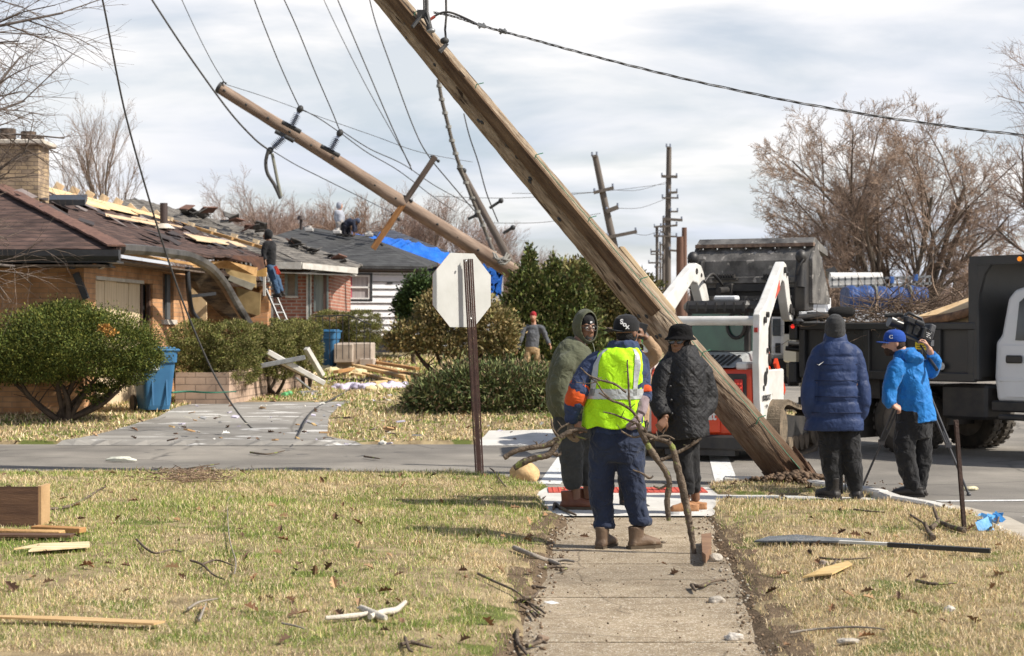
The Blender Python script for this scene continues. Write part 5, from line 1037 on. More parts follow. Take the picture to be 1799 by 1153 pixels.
# towers, crossbar, lift arms
for s_ in (-1, 1):
    x0 = s_*.86
    tw = sb('tower', vwhite, lambda b: (poly_x(b, [(-.02,1.28),(.02,1.92),(.10,1.98),(.34,1.98),(.44,1.86),(.42,1.30),(.62,.88),(.60,.42),(.14,.36),(.02,.80)], x0-.055, x0+.055)), mods=bevel(.012))
    sb('pivot_pin', vblack, lambda b: b.tube([(x0-.09,.22,1.85),(x0+.09,.22,1.85)], .045, 10), tw); sb('pivot_pin', vblack, lambda b: b.tube([(x0-.08,.36,1.45),(x0+.08,.36,1.45)], .035, 10), tw)
    sb('reflector', rlamp, lambda b: b.box((x0,-.01,1.72), (.05,.02,.06)), tw)
    ar = sb('lift_arm', vwhite, lambda b: poly_x(b, [(.10,1.80),(.18,1.98),(.42,2.08),(1.45,2.60),(1.62,2.67),(1.80,2.64),(1.90,2.54),(2.12,2.16),(2.30,1.98),(2.26,1.84),(2.08,1.86),(1.86,2.10),(1.66,2.38),(1.48,2.40),(.62,1.86),(.42,1.66),(.30,1.44),(.22,1.50),(.24,1.72)], x0-.075-.02*s_, x0+.075-.02*s_), mods=bevel(.02))
    sb('arm_pin', vblack, lambda b: [b.tube([(x0-.11,y_,z_),(x0+.10,y_,z_)], r_, 10) for y_, z_, r_ in ((1.62,2.55,.045),(1.80,2.50,.03),(2.16,1.98,.05),(.34,1.92,.04))], ar)
    sb('stripe', vred, lambda b: b.prism([(x0-.10+.0,1.0,2.20),(x0-.10,1.22,2.38),(x0-.10,1.24,2.26)], (-.004,0,0)) if s_ < 0 else b.prism([(x0+.06,.95,2.14),(x0+.06,1.25,2.40),(x0+.06,1.27,2.27)], (.004,0,0)), ar)
    sb('arm_stripe', vred, lambda b: b.prism([(x0-.02-.02*s_,.88,2.262),(x0+.04-.02*s_,.88,2.262),(x0+.05-.02*s_,1.30,2.474)], (0,-.004,.008)), ar)
    cy = sb('lift_cylinder', vblack, lambda b: b.tube([(x0*.90,1.75,.62),(x0*.90,.95,1.42)], .055, 10)); sb('rod', chrome, lambda b: b.tube([(x0*.90,.95,1.42),(x0*.90,.62,1.76)], .028, 8), cy)
    sb('link', vred, lambda b: b.beam((x0*.96,1.52,.86), (x0*.96,1.08,1.30), .05, .10), cy)
    cy = sb('tilt_cylinder', vblack, lambda b: b.tube([(x0*.6,1.9,2.28),(x0*.6,2.35,2.30)], .05, 10)); sb('rod', chrome, lambda b: b.tube([(x0*.6,2.35,2.30),(x0*.6,2.62,2.32)], .025, 8), cy)
    sb('side_panel', vwhite, lambda b: b.box((s_*.84,.95,.84), (.07,.85,.70), bev=.02)); sb('side_decal', vred, lambda b: b.box((s_*.878,.95,.57), (.006,.6,.07)))
SK.scale = (.83, 1, .96)
sb('crossbar', vwhite, lambda b: b.tube([(-.80,.20,1.84),(.80,.20,1.84)], .062, 12))
sb('arm_crosstube', vblack, lambda b: b.tube([(-.80,2.06,2.02),(.80,2.06,2.02)], .07, 10))
# lettering on the tower, bulldog-like mark as plain shapes
T0 = Matrix.Translation((.80,-.025,.68)) @ Matrix.Rotation(R(90), 4, 'X')
ink = mat('black decal', (.03,.03,.03), .6, bump=0); 
put_text('BOBCAT', .062, ink, SK, Matrix.Translation((.932,.30,.83)) @ Matrix.Rotation(R(90), 4, 'Z') @ Matrix.Rotation(R(90), 4, 'X') @ Matrix.Diagonal((1.6,1.6,1.6,1)), bold=True)
put_text('Bobcat', .17, vwhite, SK, Matrix.Translation((.02,-.052,.60)) @ Matrix.Rotation(R(90), 4, 'X'), bold=True)
sb('emblem', ink, lambda b: (b.ball((.918,.28,1.08), (.004,.09,.10)), b.ball((.918,.36,1.18), (.004,.05,.05)), b.ball((.918,.2,.96), (.004,.05,.04))))
put_text('T770', .05, ink, SK, Matrix.Translation((.932,.30,.72)) @ Matrix.Rotation(R(90), 4, 'Z') @ Matrix.Rotation(R(90), 4, 'X'), bold=True)
# tracks
for s_ in (-1, 1):
    prof = [(.35,.30),(.55,.06),(.75,.0),(2.15,.0),(2.45,.10),(2.58,.32),(2.50,.52),(2.2,.62),(1.4,.66),(.75,.76),(.50,.72),(.36,.54)]
    prof = [(p.x, p.y) for p in crs([Vector((a_, b_, 0)) for a_, b_ in prof+[prof[0]]], 4)][:-1]; cen = (1.45,.36); k = len(prof)
    def belt(b):
        vs = []
        for y_, z_ in prof: vs += [(s_*.78, y_, z_), (s_*1.13, y_, z_), (s_*1.13, y_+(cen[0]-y_)*.045, z_+(cen[1]-z_)*.10), (s_*.78, y_+(cen[0]-y_)*.045, z_+(cen[1]-z_)*.10)]
        b.add(vs, [[i*4+j, i*4+(j+1)%4, ((i+1)%k)*4+(j+1)%4, ((i+1)%k)*4+j] for i in range(k) for j in range(4)])
        for i in range(0, k):
            (y0, z0), (y1, z1) = prof[i], prof[(i+1)%k]; d_ = Vector((0, y1-y0, z1-z0)); 
            if d_.length < .02: continue
            nrm_ = Vector((0, d_.z, -d_.y)).normalized(); nrm_ = nrm_ if nrm_.dot(Vector((0, y0-cen[0], z0-cen[1]))) > 0 else -nrm_
            for f in (.25,.75):
                c_ = Vector((s_*.955, y0, z0))+d_*f+nrm_*.015; b.box(c_, (.35,.035,.04), Matrix((Vector((1,0,0)), d_.normalized(), nrm_)).transposed())
    tr = sb('track', mud, belt)
    sb('track_frame', vblack, lambda b: poly_x(b, [(.75,.2),(2.3,.2),(2.2,.5),(1.2,.56),(.8,.6)], s_*.80, s_*1.06), tr)
    for y_, z_, r_ in ((.56,.42,.26),(2.32,.32,.22),(1.0,.17,.11),(1.3,.17,.11),(1.6,.17,.11),(1.9,.17,.11)): sb('track_roller', mud, lambda b: b.tube([(s_*.80,y_,z_),(s_*1.10,y_,z_)], r_, 14), tr)
# bucket
BK = sb('bucket', dirty, lambda b: (poly_x(b, [(2.42,2.10),(2.42,2.72),(2.62,2.93),(2.66,2.93),(2.47,2.70),(2.47,2.15)], -1.0, 1.0), b.box((0,2.98,2.12), (2.0,1.1,.04)), poly_x(b, [(2.42,2.10),(2.47,2.10),(3.5,2.10),(3.52,2.18),(2.95,2.78),(2.66,2.96),(2.42,2.74)], -1.04, -1.0), poly_x(b, [(2.42,2.10),(2.47,2.10),(3.5,2.10),(3.52,2.18),(2.95,2.78),(2.66,2.96),(2.42,2.74)], 1.0, 1.04)))
sb('bucket_lip', mat('rusty bucket edge', (.30,.20,.14), .7, (.12,.08,.06), 9, .3), lambda b: b.beam((-1.02,2.60,2.95), (1.02,2.60,2.95), .10, .05), BK)
for i in range(8): sb('rivet', steel, lambda b: b.ball((-.88+.25*i,2.54,2.90), .018, 6, 5), BK)
sb('upper_clamp', dirty, lambda b: poly_x(b, [(2.56,2.97),(2.72,3.06),(3.5,2.9),(3.52,2.82),(2.8,2.9)], -1.0, 1.0), BK)
sb('lower_back', vblack, lambda b: b.box((0,2.44,2.12), (1.6,.12,.42), bev=.02), BK)
sb('stiffener', dirty, lambda b: (b.box((0,2.40,2.44), (1.9,.05,.10), bev=.01), b.box((0,2.41,2.16), (1.9,.07,.12), bev=.01)), BK)
sb('quick_coupler', vblack, lambda b: (b.box((-.42,2.34,2.22), (.30,.12,.36), bev=.02), b.box((.42,2.34,2.22), (.30,.12,.36), bev=.02), b.box((0,2.34,2.33), (1.0,.08,.10)), b.box((0,2.36,2.08), (1.1,.1,.08))), BK)
for q_ in (-.42, .42): sb('vented_step', vblack, lambda b: [b.box((q_-.16+.045*i,2.33,2.50), (.026,.1,.05)) for i in range(8)]+[b.box((q_,2.36,2.46), (.42,.12,.03))], BK)
rd = random.Random(4); sb('chain', dirty, lambda b: [b.ball((-.40+.05*i, 2.27, 2.20-.05*math.sin(i/17*3.14)+rd.uniform(-.01,.01)), (.03,.02,.018), 6, 4, (0,rd.uniform(-1,1),0)) for i in range(18)]+[b.ball((-.35+.05*i, 2.25, 2.12-.05*math.sin(i/15*3.14)), (.03,.02,.018), 6, 4) for i in range(15)], BK)
for s_ in (-1, 1):
    g_ = sb('grapple_housing', vblack, lambda b: (poly_x(b, [(2.20,1.98),(2.18,2.40),(2.30,2.72),(2.62,2.80),(2.78,2.40),(2.70,2.0)], s_*.80, s_*.98)), BK, mods=bevel(.02))
    sb('grapple_cylinder', vblack, lambda b: (b.tube([(s_*.92,2.16,2.32),(s_*.92,2.24,2.74)], .07, 10), b.ball((s_*.92,2.18,2.76), .10, 10, 6), b.tube([(s_*.86,2.12,2.5),(s_*.92,2.04,2.62),(s_*.98,2.12,2.72)], .018, 6)), g_)
for i, (x_, yy) in enumerate(((-.55,2.1),(.50,2.15),(.58,2.1))): sb('hydraulic_hose', vblack, lambda b: b.tube(crs([(x_,1.7,2.40),(x_+.05,1.95,2.52),(x_*.8,yy+.2,2.36)], 5), .022, 6), BK)
# ---------------------------------------------------------------- wheels
def wheel(parent, c, r, wd, axis_yaw=0, rimm=None, name='wheel', tread=26):
    Mw = Matrix.Rotation(axis_yaw, 3, 'Z'); c = Vector(c); tr = lambda p: Mw @ Vector(p)+c
    mb = MB(); prof = [(-wd/2, r*.60),(-wd/2,r*.90),(-wd*.40,r*.975),(-wd*.2,r),(wd*.2,r),(wd*.40,r*.975),(wd/2,r*.90),(wd/2,r*.60)]; n = 36; vs = []
    for i in range(n):
        a = 6.28318*i/n
        for y_, q_ in prof: vs.append(tr((q_*math.cos(a), y_, q_*math.sin(a))))
    k = len(prof); mb.add(vs, [[i*k+j, i*k+j+1, ((i+1)%n)*k+j+1, ((i+1)%n)*k+j] for i in range(n) for j in range(k-1)], True)
    for i in range(tread):
        a = 6.28318*i/tread
        for y_ in (-wd*.27, wd*.27): mb.box(tr((r*1.0*math.cos(a), y_, r*1.0*math.sin(a))), (.022, wd*.34, .05*r/.4), Mw @ Euler((0,-a,0)).to_matrix())
    w_ = mb.build(name, rub, parent, world=False)
    mb = MB(); mb.smooth = True
    for sgn in (-1,):
        rs = [(tr((0, sgn*wd*f, 0)), Mw @ Vector((1,0,0)), Mw @ Vector((0,0,1)), q_, q_) for f, q_ in ((.46,r*.62),(.40,r*.56),(.22,r*.50),(.18,r*.28),(.30,r*.22),(.34,r*.10))]; mb.rings(rs, 24)
    rm = mb.build('rim', rimm or mat('dusty rim', (.24,.20,.16), .7, (.13,.11,.09), 6), w_, world=False)
    mb = MB()
    for i in range(8): a = 6.28318*i/8; p = tr((r*.36*math.cos(a), -wd*.22, r*.36*math.sin(a))); q_ = tr((r*.36*math.cos(a), -wd*.12, r*.36*math.sin(a))); mb.tube([p, q_], r*.06, 6)
    mb.build('rim_hole', vblack, w_, world=False); return w_
# ---------------------------------------------------------------- dump truck
tblack = mat('black dump body', (.030,.031,.033), .42, (.045,.043,.040), 2, .05, 30, spec=.45, spots=(.11,.095,.08), sscale=4, sth=.68)
DT = thing('dump_truck', 'white crew cab truck with black dump bed heaped with brush and boards', 'truck', (5.12, 22.8, 0), R(-50))
def tb(name, mtl, fn, parent=None, mods=None): mb = MB(); fn(mb); return mb.build(name, mtl, parent or DT, world=False, mods=mods)
bed = tb('dump_bed', tblack, lambda b: (b.box((-.17,.03,1.36), (2.86,.05,.66)), b.box((-.17,2.27,1.36), (2.86,.05,.66)), b.box((-.17,1.15,1.02), (2.86,2.3,.06)), b.box((-1.62,1.15,1.36), (.05,2.3,.7))))
tb('bed_rail', tblack, lambda b: (b.box((-.17,-.005,1.70), (2.9,.12,.10), bev=.015), b.box((-.17,2.3,1.70), (2.9,.12,.10), bev=.015), b.box((-1.64,1.15,1.72), (.10,2.3,.10), bev=.015), b.box((-.17,-.02,1.04), (2.9,.08,.12), bev=.015)), bed)
for x_ in (-1.58,-1.0,-.45,.12,.7,1.22): tb('bed_stake', tblack, lambda b: b.box((x_,-.025,1.36), (.10,.06,.6), bev=.012), bed)
tb('tailgate_hinge', tblack, lambda b: (b.box((-1.72,-.02,1.62), (.14,.14,.22), bev=.02), b.box((-1.74,.0,1.05), (.14,.16,.3), bev=.02), b.box((-1.70,.3,1.45), (.08,.3,.5), bev=.02)), bed)
tb('marker_light', mat('red marker', (.9,.03,.02), .3, bump=0, emit=1.2), lambda b: b.ball((-1.70,-.10,1.70), (.03,.02,.03)), bed)
tb('headboard', tblack, lambda b: (b.box((1.28,1.15,1.80), (.06,2.3,1.5)), b.box((1.25,0.0,1.75), (.16,.10,1.5), bev=.02), b.box((1.75,1.15,2.55), (1.1,2.34,.06), bev=.01), b.box((1.76,-.03,2.535), (1.12,.05,.11)), b.prism([(1.18,-.045,2.35),(1.18,-.045,2.50),(1.26,-.045,2.59),(1.6,-.045,2.59),(1.42,-.045,2.36),(1.34,-.045,2.1),(1.3,-.045,1.6),(1.2,-.045,1.6)], (0,.05,0))), bed)
tb('amber_light', olamp, lambda b: b.ball((1.95,-.07,2.535), (.035,.02,.03)), bed)
tb('warning_label', mat('yellow label', (.75,.58,.04), .6, (.70,.52,.03), 20, 0), lambda b: b.box((.42,-.003,1.46), (.19,.006,.15)), bed)
for i in range(4): tb('label_lines', ink, lambda b: b.box((.42,-.008,1.51-.03*i), (.15-.02*(i%2),.004,.009)), bed)
tb('sticker', mat('white sticker', (.6,.6,.6), .6), lambda b: b.box((.62,-.003,1.48), (.09,.006,.08)), bed)
tb('emblem', mat('white sticker', (.6,.6,.6)), lambda b: b.tube([(.78,-.058,1.18),(.78,-.062,1.18)], .05, 16), bed)
tb('chassis', vblack, lambda b: (b.box((1.2,1.15,.78), (5.6,.9,.22)), b.box((-.9,.35,.85), (1.2,.6,.25)), b.box((1.0,.35,.72), (.7,.5,.45), bev=.04), b.box((0,1.1,.45), (.24,2.0,.2)), b.box((-1.75,1.1,.62), (.12,1.9,.16))))
tb('mud_flap', rub, lambda b: b.box((-.62,.25,.48), (.02,.5,.6)))
wheel(DT, (0,.20,.44), .44, .24); wheel(DT, (0,.48,.44), .44, .24); wheel(DT, (0,1.72,.44), .44, .24); wheel(DT, (0,2.02,.44), .44, .24); wheel(DT, (4.05,.25,.44), .44, .26); wheel(DT, (4.05,1.95,.44), .44, .26)
# cab: side shell with openings
tw_ = mat('white truck paint', (.72,.73,.74), .3, (.66,.67,.69), 1, .01, 20, spec=.5, coat=.4)
def cabshell(b):
    out_ = [(1.46,.74),(1.42,1.05),(1.44,1.5),(1.52,1.58),(1.62,2.05),(1.72,2.16),(1.9,2.21),(3.3,2.20),(3.55,2.12),(4.0,1.60),(4.9,1.50),(5.0,1.3),(5.0,.75)]
    secs = [(.17,.0),(.10,.10),(.12,.6),(2.18,.6)]
    b.prism([(x_, .16, z_) for x_, z_ in out_], (0, 2.0, 0))
cabo = tb('cab', tw_, cabshell, mods=bevel(.05, 3))
tb('window', dglass, lambda b: b.prism([(1.74,.155,1.52),(1.80,.155,2.0),(1.90,.155,2.08),(2.42,.155,2.08),(2.42,.155,1.50)], (0,-.004,0)), cabo)
tb('window', dglass, lambda b: b.prism([(2.52,.155,1.50),(2.52,.155,2.08),(3.3,.155,2.08),(3.65,.155,1.55)], (0,-.004,0)), cabo)
dr = tb('door', tw_, lambda b: b.prism([(1.60,.157,.80),(1.52,.157,1.1),(1.53,.157,1.46),(2.44,.157,1.46),(2.44,.157,.80)], (0,-.012,0)), cabo, mods=bevel(.006))
tb('door_handle', vblack, lambda b: b.box((1.74,.125,1.28), (.24,.035,.10), bev=.02), dr)
tb('door', tw_, lambda b: b.prism([(2.47,.157,.80),(2.47,.157,1.46),(3.6,.157,1.46),(3.6,.157,.80)], (0,-.012,0)), cabo, mods=bevel(.006))
tb('body_crease', tw_, lambda b: b.box((3.0,.15,1.02), (3.0,.02,.05), bev=.008), cabo)
tb('rocker', vblack, lambda b: b.box((2.7,.22,.68), (2.6,.2,.14), bev=.02), cabo)
tb('running_board', vblack, lambda b: b.box((2.75,.08,.55), (2.3,.22,.07), bev=.02), cabo)
# the load: brush, plywood, a log
BRU = thing('brush_pile', 'tangled heap of grey twigs and branches in the dump bed', 'brush', (DT.location.x-.3, DT.location.y+1.0, 1.08))
bb = Branches(); rd = random.Random(12); Mdt = Matrix.Translation(DT.location) @ Matrix.Rotation(R(-50), 4, 'Z')
for i in range(1300):
    xx = rd.uniform(-1.5, .22); yy = rd.uniform(.1, 2.2); hz_ = 1.74+.62*math.exp(-((xx+.35)/.9)**2)*rd.random()+.06*rd.random(); a = Vector((xx, yy, hz_-.25)); 
    d_ = Vector((rd.gauss(0,1), rd.gauss(0,.5), rd.gauss(.1,.32))).normalized(); ln = rd.uniform(.25,.9)*(1.3 if i % 7 == 0 else .8); pts = [Mdt @ a]
    for j in range(4): d_ = vary(d_, .3, rd); a = a+d_*ln/4; a.z = max(a.z, 1.1); pts.append(Mdt @ a)
    r_ = .003+.007*rd.random()**2+(.012 if i % 60 == 0 else 0); v = rd.uniform(.8,1.9); bb.tube(pts, [r_, r_*.9, r_*.7, r_*.5, r_*.3], 4, (v, v*.86, v*.74))
np_mesh('twigs', bb.V, bb.F, bark, col=np.array(bb.C), parent=BRU); tag(BRU, cat='brush')
def dtm(mb): mb.v = [tuple(Mdt @ Vector(p)) for p in mb.v]; return mb
m = MB(); m.prism([(.22,.10,1.80),(1.22,.10,1.90),(1.22,1.2,2.26),(.55,1.2,2.14)], (0,-.008,.018)); tag(dtm(m).build('plywood_sheet', ply), 'sunlit sheet of plywood lying on the brush, against the headboard', 'board')
m = MB(); m.prism([(.55,.10,1.78),(1.18,.10,1.96),(1.18,.12,1.60),(.70,.12,1.62)], (.02,.12,.02)); tag(dtm(m).build('broken_board', ply), 'splintered yellow board under the plywood sheet in the dump bed', 'board')
m = MB(); m.tube(crs([Vector((.1,.02,1.72)), Vector((.5,.0,1.76)), Vector((.9,.0,1.82)), Vector((1.22,.02,1.90))], 4), [.06]*12+[.05], 8); tag(dtm(m).build('log', mat('split log', (.28,.16,.09), .9, (.10,.06,.04), 8, .8, 30)), 'dark split log lying along the truck bed rail', 'log')
# ---------------------------------------------------------------- utility truck with boom, further back
UD = 36.0; U = lambda px, py, d=UD: P(px, py, d)
UT = thing('utility_truck', 'white utility truck with folded white boom and aluminium ladders', 'truck', (X_(1540,UD), UD, 0))
def wbx(name, mtl, px0, py0, px1, py1, d, th, parent, bev=.04, mods=None):
    a, b = P(px0, py1, d), P(px1, py0, d); mb = MB(); mb.box(((a.x+b.x)/2, d+th/2, (a.z+b.z)/2), (b.x-a.x, th, b.z-a.z), bev=bev); return mb.build(name, mtl, parent, mods=mods)
wbx('body', tw_, 1405, 545, 1660, 640, UD, 2.2, UT); wbx('chassis', vblack, 1405, 640, 1660, 668, UD+.3, 1.8, UT); wbx('cab', tw_, 1405, 512, 1462, 600, UD, 2.2, UT, .15)
wbx('cab_window', dglass, 1412, 560, 1440, 590, UD-.02, .03, UT, .005); wbx('tail_light', rlamp, 1447, 517, 1454, 527, UD-.04, .05, UT, .005)
m = MB(); m.tube([U(1458,491,UD+.6), U(1549,491,UD+.6)], .15, 14); m.build('boom', vwhite, UT); m = MB(); m.tube([U(1455,486,UD+.9), U(1470,480,UD+.9)], .16, 10); m.build('boom_joint', vblack, UT)
ld = MB()
for q_ in (488, 500): ld.beam(U(1458,q_+4,UD-.1), U(1638,q_-2,UD-.1), .03, .05)
for i in range(16): ld.beam(U(1462+i*11.4,504,UD-.1), U(1462+i*11.4,487,UD-.1), .03, .03)
ld.build('ladder', steel, UT); wbx('ladder_clamp', mat('blue clamp', (.05,.14,.42), .6), 1564, 486, 1571, 498, UD-.2, .1, UT, .01); wbx('ladder_clamp', mat('blue clamp', (.05,.14,.42)), 1606, 482, 1613, 494, UD-.2, .1, UT, .01)
TBN = thing('blue_tarp_load', 'dark blue tarpaulin wrapped load behind the twigs, on the utility truck', 'tarp', (X_(1553,33), 33, 1.8))
m = MB(); rs = []; rd = random.Random(7)
for i in range(25): px = 1484+i*5.7; h_ = .22+.03*math.sin(i*1.3)+rd.uniform(-.015,.015); rs.append((P(px, 524-1.5*math.sin(i*.3), 33), (0,1,0), (0,0,1), .5, h_))
m.rings(rs, 16, True, 3.0); m.build('tarp', mat('navy tarpaulin', (.04,.09,.26), .5, (.025,.055,.17), 5, .4, 9, wrinkle=.6), TBN)
for px in (1530,1590): m = MB(); m.rings([(P(px,524,33), (0,1,0), (0,0,1), .52,.26), (P(px+3,524,33), (0,1,0), (0,0,1), .52,.26)], 16, True, 3.0); m.build('strap', mat('grey cable', (.2,.2,.2)), TBN)
# service trucks beyond
def far_truck(label, px0, px1, pyt, pyb, d, seed):
    t = thing('service_truck', label, 'truck', (X_((px0+px1)/2, d), d, 0), group='white trucks on the far road'); w_ = px1-px0; h_ = pyb-pyt
    wbx('body', tw_, px0, pyt, px1, pyb-h_*.28, d, 4.5, t, .12); wbx('windshield', dglass, px0+w_*.12, pyt+h_*.16, px1-w_*.12, pyt+h_*.40, d-.03, .05, t, .02)
    wbx('grille', vblack, px0+w_*.22, pyt+h_*.50, px1-w_*.22, pyt+h_*.64, d-.03, .05, t, .02); wbx('bumper', vblack, px0-1, pyb-h_*.28, px1+1, pyb-h_*.14, d-.1, .5, t, .03)
    for f in (.12,.88): wbx('headlight', white_paint, px0+w_*(f-.07), pyt+h_*.54, px0+w_*(f+.07), pyt+h_*.62, d-.04, .05, t, .01)
    for f in (.14,.86):
        c_ = P(px0+w_*f, pyb, d); mb = MB(); mb.tube([(c_.x-.14, d+.55, .42),(c_.x+.14, d+.55, .42)], .42, 18); mb.build('wheel', rub, t)
    for f in (-.06,1.06): wbx('mirror', vblack, px0+w_*f-2, pyt+h_*.22, px0+w_*f+2, pyt+h_*.38, d-.05, .1, t, .02)
far_truck('white pickup like truck seen head on behind the loader arm', 1352, 1398, 540, 666, 52, 1)
far_truck('taller white box truck seen between the loader and the dump truck', 1390, 1452, 508, 676, 50, 2)
# trailing machine of dark metal behind the navy coat
CH_ = thing('tow_frame', 'dark metal frame with hoses behind the dump truck tailgate', 'machine', (X_(1425,25.5), 25.5, 0))
m = MB(); m.box((X_(1424,25.5), 25.6, 1.45), (.36,.3,.62), bev=.03); m.build('control_box', vblack, CH_)
m = MB(); m.tube([P(1385,605,25.4), P(1460,612,25.4)], .05, 8); m.tube([P(1380,612,25.4), P(1450,620,25.4)], .035, 8); m.tube([P(1400,560,25.4), P(1440,556,25.4), P(1500,553,25.4)], .06, 8); m.build('hose', vblack, CH_)
m = MB(); m.box((X_(1424,25.5), 25.7, .7), (.2,.2,1.3)); m.build('leg', vblack, CH_)
m = MB(); m.box(P(1403,574,25.2), (.16,.1,.24), bev=.04); m.build('mirror', vblack, CH_)
# two blue wheeled bins
binm = mat('blue bin plastic', (.04,.15,.29), .5, (.03,.115,.235), 3, .05, 20, spec=.4); binw = mat('bin mark', (.62,.62,.60), .7)
def bin_(label, px, pyb, d, rz, mark):
    x_ = X_(px, d); t = thing('wheeled_bin', label, 'bin', (x_, d, gzs(x_, d)), rz, 'blue wheeled bins')
    def q_(name, mtl, fn, par=None, mods=None): mb = MB(); fn(mb); return mb.build(name, mtl, par or t, world=False, mods=mods)
    def body(b):
        rs = []
        for z_, wx, wy in ((.03,.21,.24),(.10,.225,.26),(.80,.285,.34),(.81,.31,.37),(.98,.315,.375)): rs.append(((0,0,z_),(1,0,0),(0,1,0),wx,wy))
        b.rings(rs, 28, True, 7, False)
    bd = q_('body', binm, body); q_('lid', binm, lambda b: (b.box((0,0,1.01), (.66,.78,.05), bev=.02), b.box((0,0,1.045), (.56,.62,.04), bev=.02), b.tube([(-.26,.40,1.0),(.26,.40,1.0)], .022, 8)))
    for s_ in (-1, 1):
        q_('rib', binm, lambda b: b.box((s_*.12,-.30,.45), (.03,.03,.7), (-.10,0,0)), bd)
        q_('wheel', rub, lambda b: (b.tube([(s_*.24,.27,.13),(s_*.29,.27,.13)], .13, 16)))
    if mark: 
        for k_ in range(3): a = k_*2.094; q_('recycling_mark', binw, lambda b: b.beam((.07*math.cos(a),-.262,.28+.07*math.sin(a)), (.07*math.cos(a+1.5),-.262,.28+.07*math.sin(a+1.5)), .012, .03, Vector((0,1,0))), bd)
    else: q_('bin_sticker', binw, lambda b: (b.box((-.1,-.355,.74), (.16,.01,.03)), b.box((-.08,-.352,.70), (.12,.01,.025))), bd)
    return t
bin_('nearer blue wheeled bin beside the boarded door, half behind the yew', 270, 718, 28.4, R(30), False)
bin_('farther blue wheeled bin with a white recycling mark, by the steps', 575, 638, 47, R(-8), True)
# ---------------------------------------------------------------- people
def cloth(name, c, c2=None, rough=.85, scale=6, sheen=.1, wr=.35, bscale=90, bump=.15, spots=None): return mat(name, c, rough, c2 or tuple(x*.75 for x in c), scale, bump, bscale, spec=.18, sheen=sheen, wrinkle=wr, spots=spots)
skin_d = mat('dark brown skin', (.24,.125,.078), .5, (.18,.09,.056), 9, .05, 90, spec=.4); skin_m = mat('brown skin', (.22,.115,.07), .5, (.17,.085,.05), 9, .05, 90, spec=.4); skin_l = mat('light skin', (.52,.29,.20), .5, (.44,.23,.15), 9, .05, 90, spec=.4)
def remesh(vox, disp=0, size=.12, smooth=4, seed=0):
    def f(o):
        r_ = o.modifiers.new('remesh', 'REMESH'); r_.mode = 'VOXEL'; r_.voxel_size = vox; r_.use_smooth_shade = True
        s_ = o.modifiers.new('smooth', 'SMOOTH'); s_.iterations = smooth; s_.factor = .5
        if disp:
            t = bpy.data.textures.new('folds', 'CLOUDS'); t.noise_scale = size; t.noise_depth = 2
            d_ = o.modifiers.new('folds', 'DISPLACE'); d_.texture = t; d_.strength = disp; d_.mid_level = .5; d_.texture_coords = 'LOCAL'
    return f
def ang(a): a = R(a); return Vector((math.sin(a), math.cos(a), 0))       # 0 = away from camera, 90 = to picture right, 180 = to camera
def basis(f): return Vector((f.y, -f.x, 0)), f                            # right-hand side of the person, forward
def limb(mb, pts, rad, n=14, k=5): p = crs(pts, k); mb.tube(p, lerp_smooth(rad, len(p)), n)
def lerp_smooth(a, n): x = np.linspace(0, len(a)-1, n); return list(np.interp(x, np.arange(len(a)), a))
def torso_mesh(mb, cen, fa, fb, prof, n=26, e=2.4):                       # cen: list of centres; prof: (rx, ry) each; facing turns fa -> fb
    c = crs(cen, 4); m_ = len(c); rx = lerp_smooth([q[0] for q in prof], m_); ry = lerp_smooth([q[1] for q in prof], m_); rs = []
    for i in range(m_):
        f = ang(fa+(fb-fa)*i/(m_-1)); r_, f_ = basis(f); ax = (c[min(i+1,m_-1)]-c[max(i-1,0)]).normalized(); f2 = (f_-ax*f_.dot(ax)).normalized(); r2 = (r_-ax*r_.dot(ax)).normalized(); rs.append((c[i], r2, f2, rx[i], ry[i]))
    mb.rings(rs, n, True, e)
def head_mesh(mb, c, M, s=1.0):                                           # c: centre of head; M columns right, forward, up
    tr = lambda x, y, z: c+M @ (Vector((x, y, z-.118))*s)
    rs = [(z, y, rx, ry) for z, y, rx, ry in ((0,.058,.024,.022),(.012,.052,.040,.040),(.035,.035,.055,.060),(.065,.02,.064,.078),(.10,.008,.070,.089),(.13,0,.075,.096),(.165,-.006,.075,.096),(.198,-.008,.064,.084),(.222,-.01,.045,.06),(.235,-.01,.012,.016))]
    mb.rings([(tr(0,y,z), M @ Vector((1,0,0)), M @ Vector((0,1,0)), rx*s, ry*s) for z, y, rx, ry in rs], 22)
    mb.tube([tr(0,.096,.125), tr(0,.106,.10), tr(0,.120,.085), tr(0,.100,.075)], [.008*s,.011*s,.015*s,.010*s], 8)
    for q in (-1, 1):
        mb.ball(tr(q*.015,.104,.080), .010*s, 8, 6); mb.ball(tr(q*.075,-.005,.105), (.010*s,.020*s,.030*s), 8, 6, M); mb.ball(tr(q*.035,.075,.098), (.022*s,.018*s,.016*s), 8, 6, M); mb.ball(tr(q*.03,.083,.138), (.026*s,.014*s,.010*s), 8, 6, M)
    mb.ball(tr(0,.090,.052), (.026*s,.014*s,.009*s), 10, 6, M); mb.ball(tr(0,.088,.043), (.022*s,.013*s,.009*s), 10, 6, M); mb.ball(tr(0,.078,.018), (.024*s,.018*s,.016*s), 10, 6, M)
    return tr
